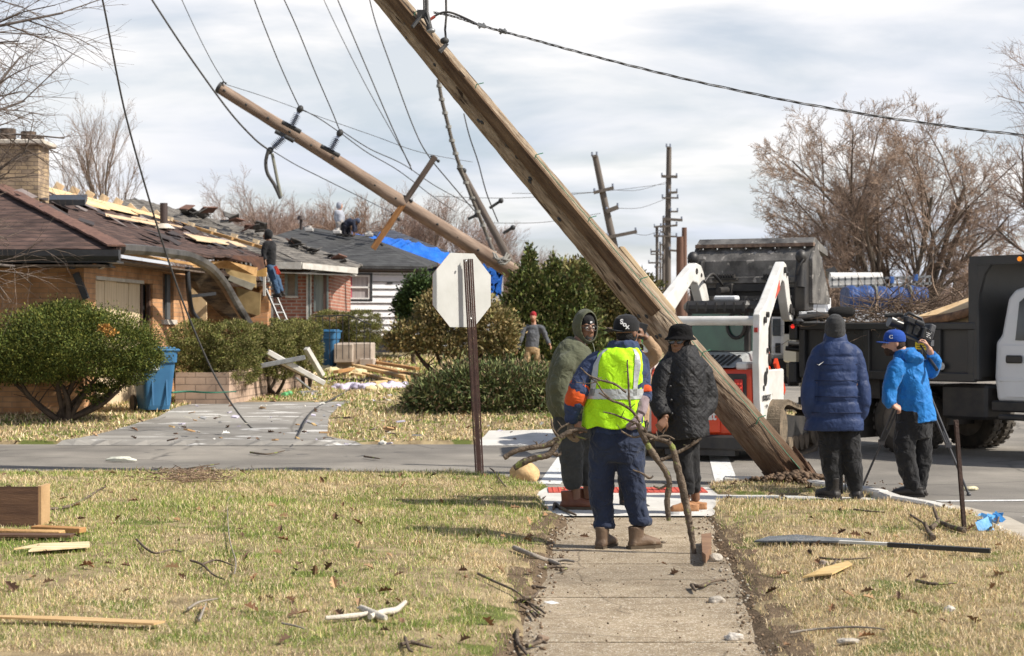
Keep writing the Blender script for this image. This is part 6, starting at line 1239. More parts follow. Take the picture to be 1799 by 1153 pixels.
def hand_mesh(mb, w, dirv, nrm_, side, curl=.5, s=1.0, gl=0):              # w wrist, dirv along hand, nrm_ palm normal (towards palm), side of thumb (+1 / -1)
    d = dirv.normalized(); n_ = (nrm_-d*nrm_.dot(d)).normalized(); t = d.cross(n_)*side; g = gl
    mb.rings([(w, t, n_, .026*s+g, .020*s+g), (w+d*.03*s, t, n_, .034*s+g, .017*s+g), (w+d*.07*s, t, n_, .042*s+g, .016*s+g), (w+d*.095*s, t, n_, .038*s+g, .013*s+g)], 14)
    for i, (o_, ln) in enumerate(((.031,.070),(.011,.080),(-.010,.075),(-.030,.060))):
        p = w+d*.088*s+t*o_*s; a = 0; pts = [p]; a0 = curl*(.9+.1*i)
        for j in range(3): a += a0; pts.append(pts[-1]+(d*math.cos(a)+n_*math.sin(a)+t*o_*.8)*ln*s*(.42,.33,.25)[j])
        mb.tube(pts, [.0095*s+g, .009*s+g, .0085*s+g, .007*s+g], 8)
    p = w+d*.028*s+t*.028*s; mb.tube([p, p+(t*.75+d*.6+n_*.25)*.032*s, p+(t*.75+d*1.2+n_*.6)*.045*s, p+(t*.5+d*1.6+n_*(.6+curl*.5))*.052*s], [.013*s+g,.012*s+g,.011*s+g,.008*s+g], 8)
def shoe(parent, name, ank, toe, m_, sole_m, ln=.29, hi=.15, w_=.05, gz_=0, lift=0):
    d = Vector((toe.x, toe.y, 0)).normalized(); r_ = Vector((d.y, -d.x, 0)); a = Vector((ank.x, ank.y, gz_+lift)); up = Vector((0,0,1)); tr = lambda y, z: a+d*y*ln+up*z
    mb = MB()
    mb.rings([(tr(-.30,.03), r_, up, w_*.55,.02),(tr(-.24,.045), r_, up, w_*.8,.04),(tr(-.05,.05), r_, up, w_*.9,.045),(tr(.18,.06), r_, up, w_*1.0,.052),(tr(.42,.046), r_, up, w_*1.12,.042),(tr(.60,.040), r_, up, w_*.98,.036),(tr(.70,.028), r_, up, w_*.5,.016)], 16)
    mb.rings([(tr(-.08,.03), r_, d, w_*.85, .062),(tr(-.08,hi*.5), r_, d, w_*.85, .060),(tr(-.09,hi), r_, d, w_*.98, .064)], 16)
    mb.ball(tr(.10,.06), (w_*.9,.06,.05), 12, 8, Matrix((r_, d, up)).transposed())
    o = mb.build(name, m_, parent, world=False, mods=remesh(.008, smooth=3)); mb = MB()
    prof = [(-.33,.5),(-.34,.0),(-.33,-.5),(-.1,-.62),(.1,-.62),(.4,-.95),(.6,-.8),(.72,-.35),(.74,0),(.72,.4),(.6,.85),(.4,1.0),(.1,.7),(-.1,.65)]
    mb.prism([a+d*y*ln+r_*x*(w_+.013)-up*.002 for y, x in prof], (0,0,.026)); mb.build('sole', sole_m, o, world=False)
    mb = MB()
    for i in range(4): z = .065+i*.020; y = .20-i*.07; mb.tube([tr(y,z+.02)-r_*w_*.6, tr(y+.03,z+.035), tr(y,z+.02)+r_*w_*.6], .0035, 5)
    mb.build('laces', mat('laces', (.30,.22,.12), .8), o, world=False); return o
class Person:
    def __init__(s, label, px, py, d, z=0, group=None, cat='person'):
        s.d = d; s.o = Vector((X_(px, d), d, z)); s.t = thing('person', label, cat, s.o, group=group); s.ppm = F/d
    def J(s, px, py, dy=0.0): return P(px, py, s.d+dy)-s.o
    def b(s, name, m_, mb, parent=None, mods=None): return mb.build(name, m_, parent or s.t, world=False, mods=mods)
def headM(f, pitch=0, roll=0):
    r_, fw = basis(ang(f)); M = Matrix((r_, fw, Vector((0,0,1)))).transposed(); return M @ Euler((R(pitch), R(roll), 0)).to_matrix()
def eyes(p, tr, M, s=1.0, par=None):
    w_ = mat('eye white', (.6,.57,.53), .3, bump=0); k_ = mat('eye iris', (.03,.02,.015), .2, bump=0)
    for q in (-1, 1):
        mb = MB(); mb.ball(tr(q*.032,.084,.112), .0135*s, 10, 8); e = p.b('eye', w_, mb, par); mb = MB(); mb.ball(tr(q*.032,.0925,.112), .0068*s, 8, 6); p.b('iris', k_, mb, e)
        mb = MB(); mb.tube([tr(q*.012,.096,.134), tr(q*.032,.098,.140), tr(q*.055,.082,.134)], .0045*s, 6); p.b('eyebrow', mat('dark hair', (.015,.013,.012), .9), mb, par)
def eyeglasses(p, tr, m_, s=1.0, solid=True, par=None):
    mb = MB()
    for q in (-1, 1):
        pts = [tr(q*.034+.027*math.cos(a), .108-.006*abs(math.cos(a)), .110+.020*math.sin(a)) for a in np.linspace(0, 6.283, 17)]
        if solid: mb.add(pts[:-1], [list(range(16))]); mb.add([v+ (tr(0,.004,0)-tr(0,0,0)) for v in pts[:-1]], [list(range(16))])
        mb.tube(pts, .0028*s, 5); mb.tube([tr(q*.060,.100,.116), tr(q*.078,.03,.116), tr(q*.078,-.01,.112)], .0028*s, 5)
    mb.tube([tr(-.008,.112,.115), tr(.008,.112,.115)], .0028*s, 5); return p.b('sunglasses' if solid else 'glasses', m_, mb, par)
black_c = cloth('black cloth', (.018,.018,.020), (.011,.011,.012)); blk = mat('black plastic', (.015,.015,.016), .35, (.025,.025,.026), 9, .05, 40, spec=.5)
hairm = mat('black hair', (.012,.011,.011), .8, (.02,.018,.017), 30, .9, 120)
# ---- man in the high visibility vest, back to the camera
V1 = Person('man seen from behind in lime safety vest, navy clothes and black cap, carrying branches', 1088, 962, 12.85)
J = V1.J; fa, fb = 8, 14
body = MB(); hc = J(1101, 583, .02); HM = headM(38, -4); tr = head_mesh(body, hc, HM, 1.02)
limb(body, [J(1092,625), J(1097,600,.02), J(1101,588,.02)], [.075,.062,.062]); torso_mesh(body, [J(1085,770), J(1086,700), J(1092,630)], fa, fb, [(.16,.11),(.17,.12),(.15,.10)])
shL, shR = J(1046,642,.0), J(1120,640,.03); elL, wrL = J(1014,692,-.06), J(1003,744,-.02); elR, wrR = J(1127,690,.0), J(1124,728,-.14)
limb(body, [shL, elL, wrL], [.055,.045,.030]); limb(body, [shR, elR, wrR], [.055,.045,.030])
hiL, hiR = J(1064,775), J(1107,775); knL, knR = J(1058,852,.03), J(1110,850,.0); anL, anR = J(1062,936,.05), J(1127,928,.02)
limb(body, [hiL, knL, anL], [.085,.055,.038]); limb(body, [hiR, knR, anR], [.085,.055,.038]); hand_mesh(body, wrL, Vector((-.05,-.1,-1)), Vector((1,.2,0)), 1, .9); hand_mesh(body, wrR, Vector((-.25,-.25,-1)), Vector((-1,.2,.1)), -1, .9)
V1.b('body', skin_d, body, mods=remesh(.007, smooth=3))
navy = cloth('navy work cloth', (.032,.043,.078), (.020,.027,.052), wr=.6, scale=3); navy2 = cloth('navy jacket cloth', (.042,.062,.130), (.024,.036,.080), wr=.6, scale=3)
m = MB(); torso_mesh(m, [J(1084,812), J(1084,780), J(1084,748)], fa, fa, [(.150,.13),(.215,.165),(.195,.145)])
limb(m, [J(1062,785), J(1055,850,.03), J(1060,900,.06), J(1064,922,.05)], [.118,.098,.080,.070]); limb(m, [J(1105,785), J(1111,850,.0), J(1120,895,.02), J(1124,916,.02)], [.118,.098,.080,.072])
m.rings([(J(1062,918,.05),(1,0,0),(0,1,0),.085,.085),(J(1062,923,.05),(1,0,0),(0,1,0),.088,.09),(J(1062,929,.05),(1,0,0),(0,1,0),.075,.08)],16); m.rings([(J(1125,911,.02),(1,0,0),(0,1,0),.087,.087),(J(1125,917,.02),(1,0,0),(0,1,0),.09,.09),(J(1126,923,.02),(1,0,0),(0,1,0),.078,.08)],16)
V1.b('trousers', navy, m, mods=remesh(.011, .034, .10))
m = MB(); torso_mesh(m, [J(1083,762), J(1083,740), J(1085,700), J(1089,650), J(1092,622,.01), J(1094,607,.02)], fa, fb, [(.20,.15),(.205,.155),(.205,.15),(.215,.14),(.15,.12),(.08,.085)])
limb(m, [J(1060,634), shL, J(1027,665,-.02), elL, J(1006,722,-.04), J(1003,742,-.02)], [.09,.098,.085,.078,.066,.052]); limb(m, [J(1112,632,.02), J(1120,640,.03), J(1124,665,.02), J(1127,690,-.02), J(1128,704,-.06)], [.09,.09,.080,.074,.066])
V1.b('jacket', navy2, m, mods=remesh(.011, .03, .09))
m = MB(); m.rings([(J(1075,612,.0),(1,0,0),(0,1,0),.05,.07)]*1+[(J(1096,617,.01),(1,0,-.1),(0,1,0),.135,.115),(J(1096,607,.0),(1,0,-.1),(0,1,0),.125,.105),(J(1097,598,.0),(1,0,0),(0,1,0),.095,.09)][0:3], 20) if False else m.rings([(J(1096,617,.01),(1,0,-.1),(0,1,0),.14,.12),(J(1096,607,.0),(1,0,-.1),(0,1,0),.125,.105),(J(1097,599,.0),(1,0,0),(0,1,0),.095,.09)], 20)
V1.b('hood', navy2, m, mods=remesh(.010, .03, .06))
m = MB(); limb(m, [J(1021,677,-.04), J(1013,694,-.06), J(1008,712,-.05)], [.083,.084,.074]); m.v = m.v; V1.b('orange_sleeve_band', cloth('orange cloth', (.62,.10,.02), (.45,.06,.015)), m, mods=remesh(.010, .028, .08))
m = MB(); limb(m, [J(1125,680,-.02), J(1127,692,-.03)], [.080,.079]); V1.b('orange_sleeve_band', MC['orange cloth'], m, mods=remesh(.010, .02, .08))
lime = mat('lime safety mesh', (.50,.90,.02), .7, (.40,.78,.015), 4, .3, 200, spec=.2, wrinkle=.45, emit=0)
silver = mat('reflective tape', (.50,.52,.52), .35, (.38,.40,.40), 8, .1, 60, metal=.2, wrinkle=.3)
def shell(cen, prof, fa, fb, n=40, e=2.5, k=6):
    c = crs(cen, k); m_ = len(c); rx = lerp_smooth([q[0] for q in prof], m_); ry = lerp_smooth([q[1] for q in prof], m_); g = []
    for i in range(m_):
        f = ang(fa+(fb-fa)*i/(m_-1)); r_, f_ = basis(f); row = []
        for j in range(n):
            q = 6.28318*j/n; co, si = math.cos(q), math.sin(q); row.append(c[i]+r_*math.copysign(abs(co)**(2/e), co)*rx[i]+f_*math.copysign(abs(si)**(2/e), si)*ry[i])
        g.append(row)
    return g
vc = [J(1077,750), J(1077,728), J(1079,700), J(1083,665), J(1086,640), J(1090,622,.0), J(1094,610,.02)]; vp = [(.232,.178),(.225,.178),(.218,.176),(.215,.172),(.215,.165),(.185,.150),(.115,.115)]
g = shell(vc, vp, fa, fb, 48); nr = len(g); m = MB()
rdv = np.random.default_rng(3)
for i in range(nr):
    for j in range(48): g[i][j] = g[i][j]+Vector((0, 0, -.012*math.sin(j*.9)*(i < 2)))*1.0+(g[i][j]-sum(g[i], Vector())/48).normalized()*.006*math.sin(j*1.3+i*.35)
def arm_hole(i, j): a = j/48*360; s_ = i/(nr-1); return s_ > .48 and (a < 27 or a > 335 or 153 < a < 205) and s_ < .93
vs = [p for row in g for p in row]; fs = []
for i in range(nr-1):
    for j in range(48):
        if not arm_hole(i, j): fs.append([i*48+j, i*48+(j+1)%48, (i+1)*48+(j+1)%48, (i+1)*48+j])
m.add(vs, fs, True); vest = V1.b('safety_vest', lime, m, mods=lambda o: setattr(o.modifiers.new('thick', 'SOLIDIFY'), 'thickness', .005))
def tape(rows, cols, off=.006):
    mb = MB(); vs = []; fs = []; W_ = len(cols)
    for i in rows:
        ce = sum(g[i], Vector())/48
        for j in cols: p = g[i][j % 48]; vs.append(p+(p-ce).normalized()*off)
    for a in range(len(rows)-1):
        for b_ in range(W_-1): fs.append([a*W_+b_, a*W_+b_+1, (a+1)*W_+b_+1, (a+1)*W_+b_])
    mb.add(vs, fs, True); return mb
V1.b('reflective_stripe', silver, tape([i for i in range(nr) if .33 < i/(nr-1) < .44][:4], list(range(0,49))), vest)
V1.b('reflective_stripe', silver, tape([i for i in range(nr) if i/(nr-1) > .36 and i/(nr-1) < .97], [30,31,32][:3] if False else [29.0] and [30,31,32]), vest); V1.b('reflective_stripe', silver, tape([i for i in range(nr) if i/(nr-1) > .36 and i/(nr-1) < .97], [41,42,43]), vest)
glove = cloth('grey work glove', (.33,.27,.28), (.22,.17,.18)); glove2 = cloth('brown work glove', (.22,.17,.12), (.13,.10,.07))
m = MB(); limb(m, [J(1129,700,-.06), J(1127,716,-.10), wrR], [.055,.050,.040]); hand_mesh(m, wrR, Vector((-.35,-.2,-1)), Vector((-1,.2,.1)), -1, .75, 1.1, .005); V1.b('glove', glove, m, mods=remesh(.006, smooth=2))
m = MB(); limb(m, [J(1003,738,-.02), wrL], [.045,.038]); hand_mesh(m, wrL, Vector((-.1,-.1,-1)), Vector((1,.3,0)), 1, .75, 1.1, .005); V1.b('glove', glove2, m, mods=remesh(.006, smooth=2))
boot = mat('brown leather', (.17,.115,.075), .6, (.11,.07,.045), 8, .3, 60, spots=(.28,.22,.16), sscale=12, sth=.66); bsole = mat('rubber sole', (.10,.075,.05), .9)
shoe(V1.t, 'boot', J(1060,945,.05), ang(22), boot, bsole, .31, .17, .056); shoe(V1.t, 'boot', J(1122,940,-.0), ang(62), boot, bsole, .27, .17, .056, lift=.005)
def cap(p, c, f, m_, s=1.0, pitch=-6, flat=True, billang=None):
    M = headM(f, pitch); cr_ = MB(); tr_ = lambda x, y, z: c+M @ (Vector((x, y, z-.118))*s)
    cr_.rings([(tr_(0,-.004,z), M @ Vector((1,0,0)), M @ Vector((0,1,0)), rx*s, ry*s) for z, rx, ry in ((.122,.083,.104),(.15,.086,.108),(.185,.083,.103),(.215,.070,.088),(.236,.045,.058),(.243,.012,.014))], 26); o = p.b('cap', m_, cr_, mods=remesh(.006, smooth=3))
    M2 = headM(billang, pitch) if billang is not None else M; t2 = lambda x, y, z: c+M2 @ (Vector((x, y, z-.118))*s); b_ = MB(); n = 14; top = []; 
    for i in range(n+1):
        a = math.pi*i/n; top.append((math.cos(a)*.083, .088+math.sin(a)*.085, .128-.012*abs(math.cos(a))**2))
    inn = [(math.cos(math.pi*i/n)*.078, .05+math.sin(math.pi*i/n)*.05, .128-.010*abs(math.cos(math.pi*i/n))**2) for i in range(n+1)]
    vs = [t2(*q) for q in top]+[t2(*q) for q in inn]+[t2(x,y,z-.006) for x,y,z in top]+[t2(x,y,z-.006) for x,y,z in inn]; k = n+1
    b_.add(vs, [[i,i+1,k+i+1,k+i] for i in range(n)]+[[2*k+i,2*k+i+1,3*k+i+1,3*k+i] for i in range(n)]+[[i,i+1,2*k+i+1,2*k+i] for i in range(n)], True); p.b('bill', m_, b_, o)
    bt = MB(); bt.ball(tr_(0,-.01,.244), .008, 8, 5); p.b('button', m_, bt, o); return o, tr_, M
co, ctr, cM = cap(V1, hc, 38, cloth('black cap cloth', (.014,.014,.016), (.010,.010,.011), wr=.05), 1.06, 3, billang=-118)
st = MB(); bM = headM(-118, 3); st.tube([hc+bM @ Vector((.005,.150,.0185)), hc+bM @ Vector((.005,.150,.0215))], .022, 14); V1.b('sticker', mat('silver sticker', (.65,.5,.5), .4), st, co)
# interlocking letters on the crown, facing the camera
for chh, dx, dz in (('S', -.020, .018), ('o', .002, .0), ('x', .022, -.018)):
    Mt = Matrix.Translation(hc+Vector((-.025+dx, -.118, .055+dz))) @ Matrix.Rotation(R(78), 4, 'X') @ Matrix.Rotation(R(0), 4, 'Z'); put_text(chh, .052, mat('white thread', (.75,.75,.75), .8), co, Mt, 'cap_letter', .004, True)
m = MB(); m.ball(hc+Vector((.0,0,-.03)), (.078,.09,.07), 14, 10, HM); V1.b('hair', hairm, m, mods=remesh(.008, smooth=2))
# ---- man in the olive hoodie
V2 = Person('man in olive green hoodie with the hood up, dark grey trousers and brown boots', 1014, 897, 15.6); J = V2.J; fa, fb = 88, 118
body = MB(); hc = J(1028,575,.0); HM = headM(152, -2); tr = head_mesh(body, hc, HM, 1.04); limb(body, [J(1015,615), J(1020,600), J(1026,583)], [.085,.07,.065]); torso_mesh(body, [J(1012,735), J(1006,680), J(1012,620)], fa, fb, [(.15,.12),(.16,.14),(.15,.12)])
limb(body, [J(1003,740), J(1008,805), J(1012,880)], [.08,.055,.04]); limb(body, [J(1028,740,.05), J(1030,805,.1), J(1034,875,.16)], [.08,.055,.04])
shA, elA, wrA = J(992,640,-.16), J(984,700,-.17), J(1010,742,-.18); limb(body, [shA, elA, wrA], [.06,.045,.03]); hand_mesh(body, wrA, Vector((.6,0,-.7)), Vector((0,1,0)), 1, .7); limb(body, [J(1030,640,.16), J(1040,700,.2), J(1040,740,.1)], [.06,.045,.03]); hand_mesh(body, J(1040,740,.1), Vector((0,0,-1)), Vector((-1,0,0)), -1, .6)
bo = V2.b('body', skin_d, body, mods=remesh(.007, smooth=2)); eyes(V2, tr, HM, 1.04, bo); eyeglasses(V2, tr, mat('dark wire frame', (.06,.06,.065), .5), 1.0, False, bo)
m = MB(); m.rings([(tr(0,.075,.062), HM @ Vector((1,0,0)), HM @ Vector((0,1,0)), .030,.022),(tr(0,.062,.048), HM @ Vector((1,0,0)), HM @ Vector((0,1,0)), .046,.036),(tr(0,.056,.022), HM @ Vector((1,0,0)), HM @ Vector((0,1,0)), .046,.042),(tr(0,.058,-.006), HM @ Vector((1,0,0)), HM @ Vector((0,1,0)), .028,.026)], 16); V2.b('beard', mat('greying beard', (.05,.045,.042), .9, (.10,.10,.10), 60, .8, 150), m, bo)
olive = cloth('olive sweatshirt', (.105,.110,.070), (.070,.075,.048), wr=.45, scale=3); gtr = cloth('dark grey trousers', (.060,.062,.062), (.038,.040,.040), wr=.5)
m = MB(); torso_mesh(m, [J(1007,728), J(1004,705), J(1002,670), J(1006,635), J(1014,612), J(1020,602)], fa, fb, [(.18,.19),(.20,.225),(.20,.22),(.215,.185),(.17,.15),(.10,.11)])
limb(m, [J(1005,627,-.10), J(994,640,-.17), J(984,672,-.19), J(984,702,-.18), J(1000,728,-.2), J(1012,740,-.19)], [.09,.10,.092,.088,.07,.055]); limb(m, [J(1022,632,.12), J(1034,650,.17), J(1044,700,.2), J(1042,735,.1)], [.09,.09,.08,.055]); V2.b('hoodie', olive, m, mods=remesh(.011, .032, .11))
# open hood around the face
m = MB(); hr = []; n = 30
for i, (s_, fw_, rr) in enumerate(((0,.070,.092),(1,.045,.104),(2,.0,.112),(3,-.055,.108),(4,-.10,.080),(5,-.122,.02))):
    for j in range(n):
        a = 6.28318*j/n; ca, sa = math.cos(a), math.sin(a); hr.append(hc+HM @ Vector((ca*rr*.86, fw_+.02*(-sa if sa < 0 else sa*.4), sa*rr*1.36+.006)))
m.add(hr, [[i*n+j, i*n+(j+1)%n, (i+1)*n+(j+1)%n, (i+1)*n+j] for i in range(5) for j in range(n)]+[list(range(5*n, 6*n))], True)
V2.b('hood', olive, m, mods=lambda o: (setattr(o.modifiers.new('thick','SOLIDIFY'),'thickness',.014), setattr(o.modifiers['thick'],'offset',1), setattr(o.modifiers.new('sub','SUBSURF'),'levels',1)))
m = MB(); m.rings([(tr(0,-.004,z), HM @ Vector((1,0,0)), HM @ Vector((0,1,0)), rx, ry) for z, rx, ry in ((.140,.080,.101),(.17,.083,.104),(.205,.074,.092),(.235,.05,.06),(.25,.012,.014))], 24); be = V2.b('beanie', black_c, m, bo)
m = MB(); m.box(tr(0,.101,.165), (.022,.004,.018), HM); V2.b('beanie_logo', mat('white thread', (.75,.75,.75)), m, be)
for q in (-1, 1): m = MB(); m.tube([hc+HM @ Vector((q*.04,.07,-.14)), hc+HM @ Vector((q*.05,.09,-.20)), hc+HM @ Vector((q*.045,.10,-.26))], .004, 5); V2.b('drawstring', mat('drawstring', (.25,.26,.2), .8), m)
m = MB(); torso_mesh(m, [J(1008,770), J(1008,745), J(1008,715)], fa, fa, [(.13,.15),(.165,.19),(.17,.19)]); limb(m, [J(1003,750), J(1003,800,-.03), J(1006,840,-.02), J(1008,856)], [.125,.115,.098,.080]); limb(m, [J(1020,750,.05), J(1026,800,.1), J(1030,840,.15), J(1031,852,.16)], [.125,.105,.09,.078]); V2.b('trousers', gtr, m, mods=remesh(.012, .03, .11))
rb_ = mat('red brown leather', (.20,.075,.04), .5, (.12,.045,.026), 8, .2, 60); shoe(V2.t, 'boot', J(1003,893,.0), ang(88), rb_, bsole, .34, .17, .055, .012); shoe(V2.t, 'boot', J(1024,885,.22), ang(105), rb_, bsole, .32, .17, .055, .012)
# ---- woman in the quilted coat
V3 = Person('woman in black quilted coat, black cloche hat and sunglasses, tan shoes with white soles', 1205, 903, 15.25); J = V3.J; fa, fb = 235, 225
body = MB(); hc = J(1195,598,.0); HM = headM(206, 0, 0); tr = head_mesh(body, hc, HM, 1.1); limb(body, [J(1203,628), J(1199,612)], [.065,.058]); torso_mesh(body, [J(1200,765), J(1198,700), J(1200,630)], fa, fb, [(.15,.12),(.15,.13),(.13,.10)])
limb(body, [J(1192,770), J(1198,820), J(1205,885)], [.08,.055,.04]); limb(body, [J(1210,770,.05), J(1216,820,.08), J(1222,880,.12)], [.08,.055,.04])
for pts in ([J(1228,645,.05), J(1240,705,.05), J(1215,735,-.15)], [J(1172,645,-.05), J(1158,705,-.08), J(1170,735,-.22)]): limb(body, pts, [.055,.045,.03]); hand_mesh(body, pts[-1], Vector((-.4,-.2,-.5)), Vector((0,1,0)), 1, .8)
bo = V3.b('body', skin_m, body, mods=remesh(.007, smooth=2)); eyes(V3, tr, HM, 1.1, bo); eyeglasses(V3, tr, mat('dark sunglass lens', (.01,.008,.008), .12, spec=.8, bump=0), 1.0, True, bo)
m = MB(); m.ball(tr(0,.088,.050), (.024,.014,.007), 10, 6, HM); V3.b('lips', mat('red lips', (.30,.05,.045), .4), m, bo)
m = MB(); rd = random.Random(3)
for i in range(60): a = rd.uniform(0, 6.283); q = Vector((math.sin(a)*.088, math.cos(a)*.10, 0)); 
for i in range(70):
    a = rd.uniform(.75, 5.53); m.ball(tr(math.sin(a)*.084, math.cos(a)*.088-.005, rd.uniform(.03,.15)), rd.uniform(.014,.022), 7, 5)
V3.b('curly_hair', hairm, m, bo, mods=remesh(.006, smooth=1))
m = MB(); m.rings([(tr(0,-.005,z), HM @ Vector((1,0,0)), HM @ Vector((0,1,0)), rx*1.08, ry*1.06) for z, rx, ry in ((.120,.134,.146),(.132,.128,.140),(.150,.104,.116),(.175,.100,.112),(.212,.094,.106),(.236,.076,.088),(.250,.042,.05),(.254,.01,.012))], 28); V3.b('cloche_hat', cloth('black felt', (.010,.009,.010), (.006,.006,.006), rough=1, wr=.4, sheen=0), m, mods=remesh(.007, .006, .03))
m = MB(); m.ball(tr(.082,-.012,.080), .009, 8, 6); m.ball(tr(-.082,-.012,.080), .009, 8, 6); V3.b('earring', mat('pearl', (.7,.66,.6), .25), m, bo)
quilt = mat('black quilted nylon', (.014,.014,.016), .68, (.010,.010,.011), 4, .2, 60, spec=.35, wrinkle=.5)
qn = quilt.node_tree; wv = []
tcq = qn.nodes.new('ShaderNodeTexCoord')
for rot_ in (45, -45):
    mpq = qn.nodes.new('ShaderNodeMapping'); mpq.inputs['Rotation'].default_value = (0, R(rot_), 0); qn.links.new(tcq.outputs['Object'], mpq.inputs[0]); wq = qn.nodes.new('ShaderNodeTexWave'); wq.wave_type = 'BANDS'; wq.bands_direction = 'X'; wq.inputs['Scale'].default_value = 7.5; qn.links.new(mpq.outputs[0], wq.inputs[0]); wv.append(math_node(qn, 'POWER', wq.outputs['Fac'], .35))
mn = math_node(qn, 'MINIMUM', wv[0], wv[1]); bq = qn.nodes.new('ShaderNodeBump'); bq.inputs['Strength'].default_value = .28; bq.inputs['Distance'].default_value = .012; qn.links.new(mn, bq.inputs['Height']); pb_ = qn.nodes['Principled BSDF']; qn.links.new(pb_.inputs['Normal'].links[0].from_socket, bq.inputs['Normal']); qn.links.new(bq.outputs[0], pb_.inputs['Normal'])
m = MB(); torso_mesh(m, [J(1202,770), J(1200,750), J(1199,710), J(1199,665), J(1200,635), J(1203,618), J(1203,607)], fa, fb, [(.245,.20),(.24,.20),(.22,.20),(.205,.185),(.19,.155),(.13,.12),(.085,.09)])
limb(m, [J(1218,637,.03), J(1232,655,.07), J(1243,690,.08), J(1242,712,.04), J(1222,733,-.10), J(1206,745,-.17)], [.085,.10,.092,.088,.08,.06]); limb(m, [J(1180,637,-.03), J(1168,655,-.06), J(1158,690,-.10), J(1158,712,-.14), J(1168,732,-.20)], [.085,.095,.088,.082,.07])
coat = V3.b('quilted_coat', quilt, m, mods=remesh(.011, .022, .09))
for i in range(4): m = MB(); m.ball(J(1176+i*1.5, 655+i*24, -.245+.012*i), .013, 8, 6); V3.b('button', blk, m, coat)
m = MB(); limb(m, [J(1194,760), J(1200,810,-.02), J(1206,848,-.01), J(1208,868)], [.105,.085,.070,.058]); limb(m, [J(1208,760,.05), J(1214,810,.06), J(1218,848,.09), J(1220,864,.12)], [.105,.082,.068,.058]); V3.b('trousers', black_c, m, mods=remesh(.011, .026, .08))
tan = cloth('tan suede', (.42,.22,.11), (.33,.16,.075), wr=.1); wsole = mat('white sole', (.75,.74,.72), .6); shoe(V3.t, 'shoe', J(1212,900,-.02), ang(262), tan, wsole, .27, .085, .05, .012); shoe(V3.t, 'shoe', J(1226,895,.12), ang(262), tan, wsole, .27, .085, .05, .012)
# ---- man in the long navy coat, from behind
V4 = Person('man seen from behind in long navy puffer coat and dark grey beanie', 1480, 882, 16.4); J = V4.J; fa, fb = 2, -4
body = MB(); hc = J(1467,580,.0); HM = headM(4, 6); tr = head_mesh(body, hc, HM, 1.14); limb(body, [J(1468,612), J(1467,592)], [.07,.062]); torso_mesh(body, [J(1470,750), J(1470,690), J(1468,620)], fa, fb, [(.15,.12),(.17,.13),(.15,.10)])
limb(body, [J(1457,755), J(1462,810), J(1464,865)], [.08,.055,.04]); limb(body, [J(1488,755), J(1497,810), J(1505,865)], [.08,.055,.04])
for pts in ([J(1446,630), J(1430,690,-.05), J(1438,732,.12)], [J(1492,630), J(1506,690,-.05), J(1498,732,.12)]): limb(body, pts, [.055,.045,.03]); hand_mesh(body, pts[-1], Vector((0,.6,-.6)), Vector((1,0,0)), 1, .7)
V4.b('body', skin_m, body, mods=remesh(.007, smooth=2))
puf = mat('navy puffer nylon', (.026,.046,.120), .58, (.016,.030,.085), 3, .12, 60, spec=.25, wrinkle=.22)
m = MB(); cen = [J(1464,756), J(1466,742), J(1467,700), J(1468,660), J(1469,630), J(1469,612), J(1468,600), J(1467,588)]; pr_ = [(.285,.19),(.275,.20),(.215,.20),(.19,.19),(.20,.17),(.19,.15),(.12,.12),(.095,.09)]
c_ = crs(cen, 9); k_ = len(c_); rx = lerp_smooth([q[0] for q in pr_], k_); ry = lerp_smooth([q[1] for q in pr_], k_); rs = []
for i in range(k_): zz_ = c_[i].z; b_ = 1-.05*max(0, 1-abs(((zz_-.66) % .145)-.0725)/.0725)**0*(1 if ((zz_-.66) % .145) < .026 else 0); r_, f_ = basis(ang(fa+(fb-fa)*i/k_)); rs.append((c_[i], r_, f_, rx[i]*b_, ry[i]*b_))
m.rings(rs, 30, True, 2.6)
for sd_, pts in ((-1, [J(1453,616), J(1440,626), J(1428,660,-.01), J(1421,698,-.05), J(1426,724,.0), J(1440,740,.10)]), (1, [J(1487,616), J(1499,626), J(1509,660,-.01), J(1516,698,-.05), J(1511,724,.0), J(1498,740,.10)])):
    p_ = crs(pts, 6); rr = lerp_smooth([.08,.095,.088,.082,.078,.065], len(p_)); rr = [r_*(1-.06*((i % 7) == 0)) for i, r_ in enumerate(rr)]; m.tube(p_, rr, 18)
coat = V4.b('puffer_coat', puf, m, mods=remesh(.010, .014, .10, smooth=3))
for z_ in (640,668,696,724): 
    m = MB(); rs_ = [J(1468+rx_*182*0, z_, 0) for rx_ in (0,)]; w_ = np.interp(z_, [602,625,660,700,742], [.14,.235,.255,.275,.30]); dpt = np.interp(z_, [602,625,660,700,742], [.12,.165,.19,.20,.20]); pts = [J(1467, z_)+Vector((math.cos(a)*w_*.9, -math.copysign(abs(math.sin(a))**.8, 1)*dpt*1.015, 0)) for a in np.linspace(.25, 2.9, 18)]; m.tube(pts, .004, 5); V4.b('seam', mat('seam navy', (.008,.015,.05), .8), m, coat)
m = MB(); m.rings([(J(1467,599),(1,0,0),(0,1,0),.115,.105),(J(1467,590),(1,0,0),(0,1,0),.108,.10),(J(1467,584),(1,0,0),(0,1,0),.095,.088)], 22); V4.b('collar', puf, m, coat, mods=remesh(.010, .015, .05))
m = MB(); q_ = J(1440,640,-.125); m.add([q_+Vector((-.035,-.03,.002)), q_+Vector((-.012,-.035,-.012)), q_+Vector((.04,-.02,.028)), q_+Vector((-.012,-.035,-.001))], [[0,1,2,3]]); V4.b('emblem', mat('white thread', (.75,.75,.75)), m, coat)
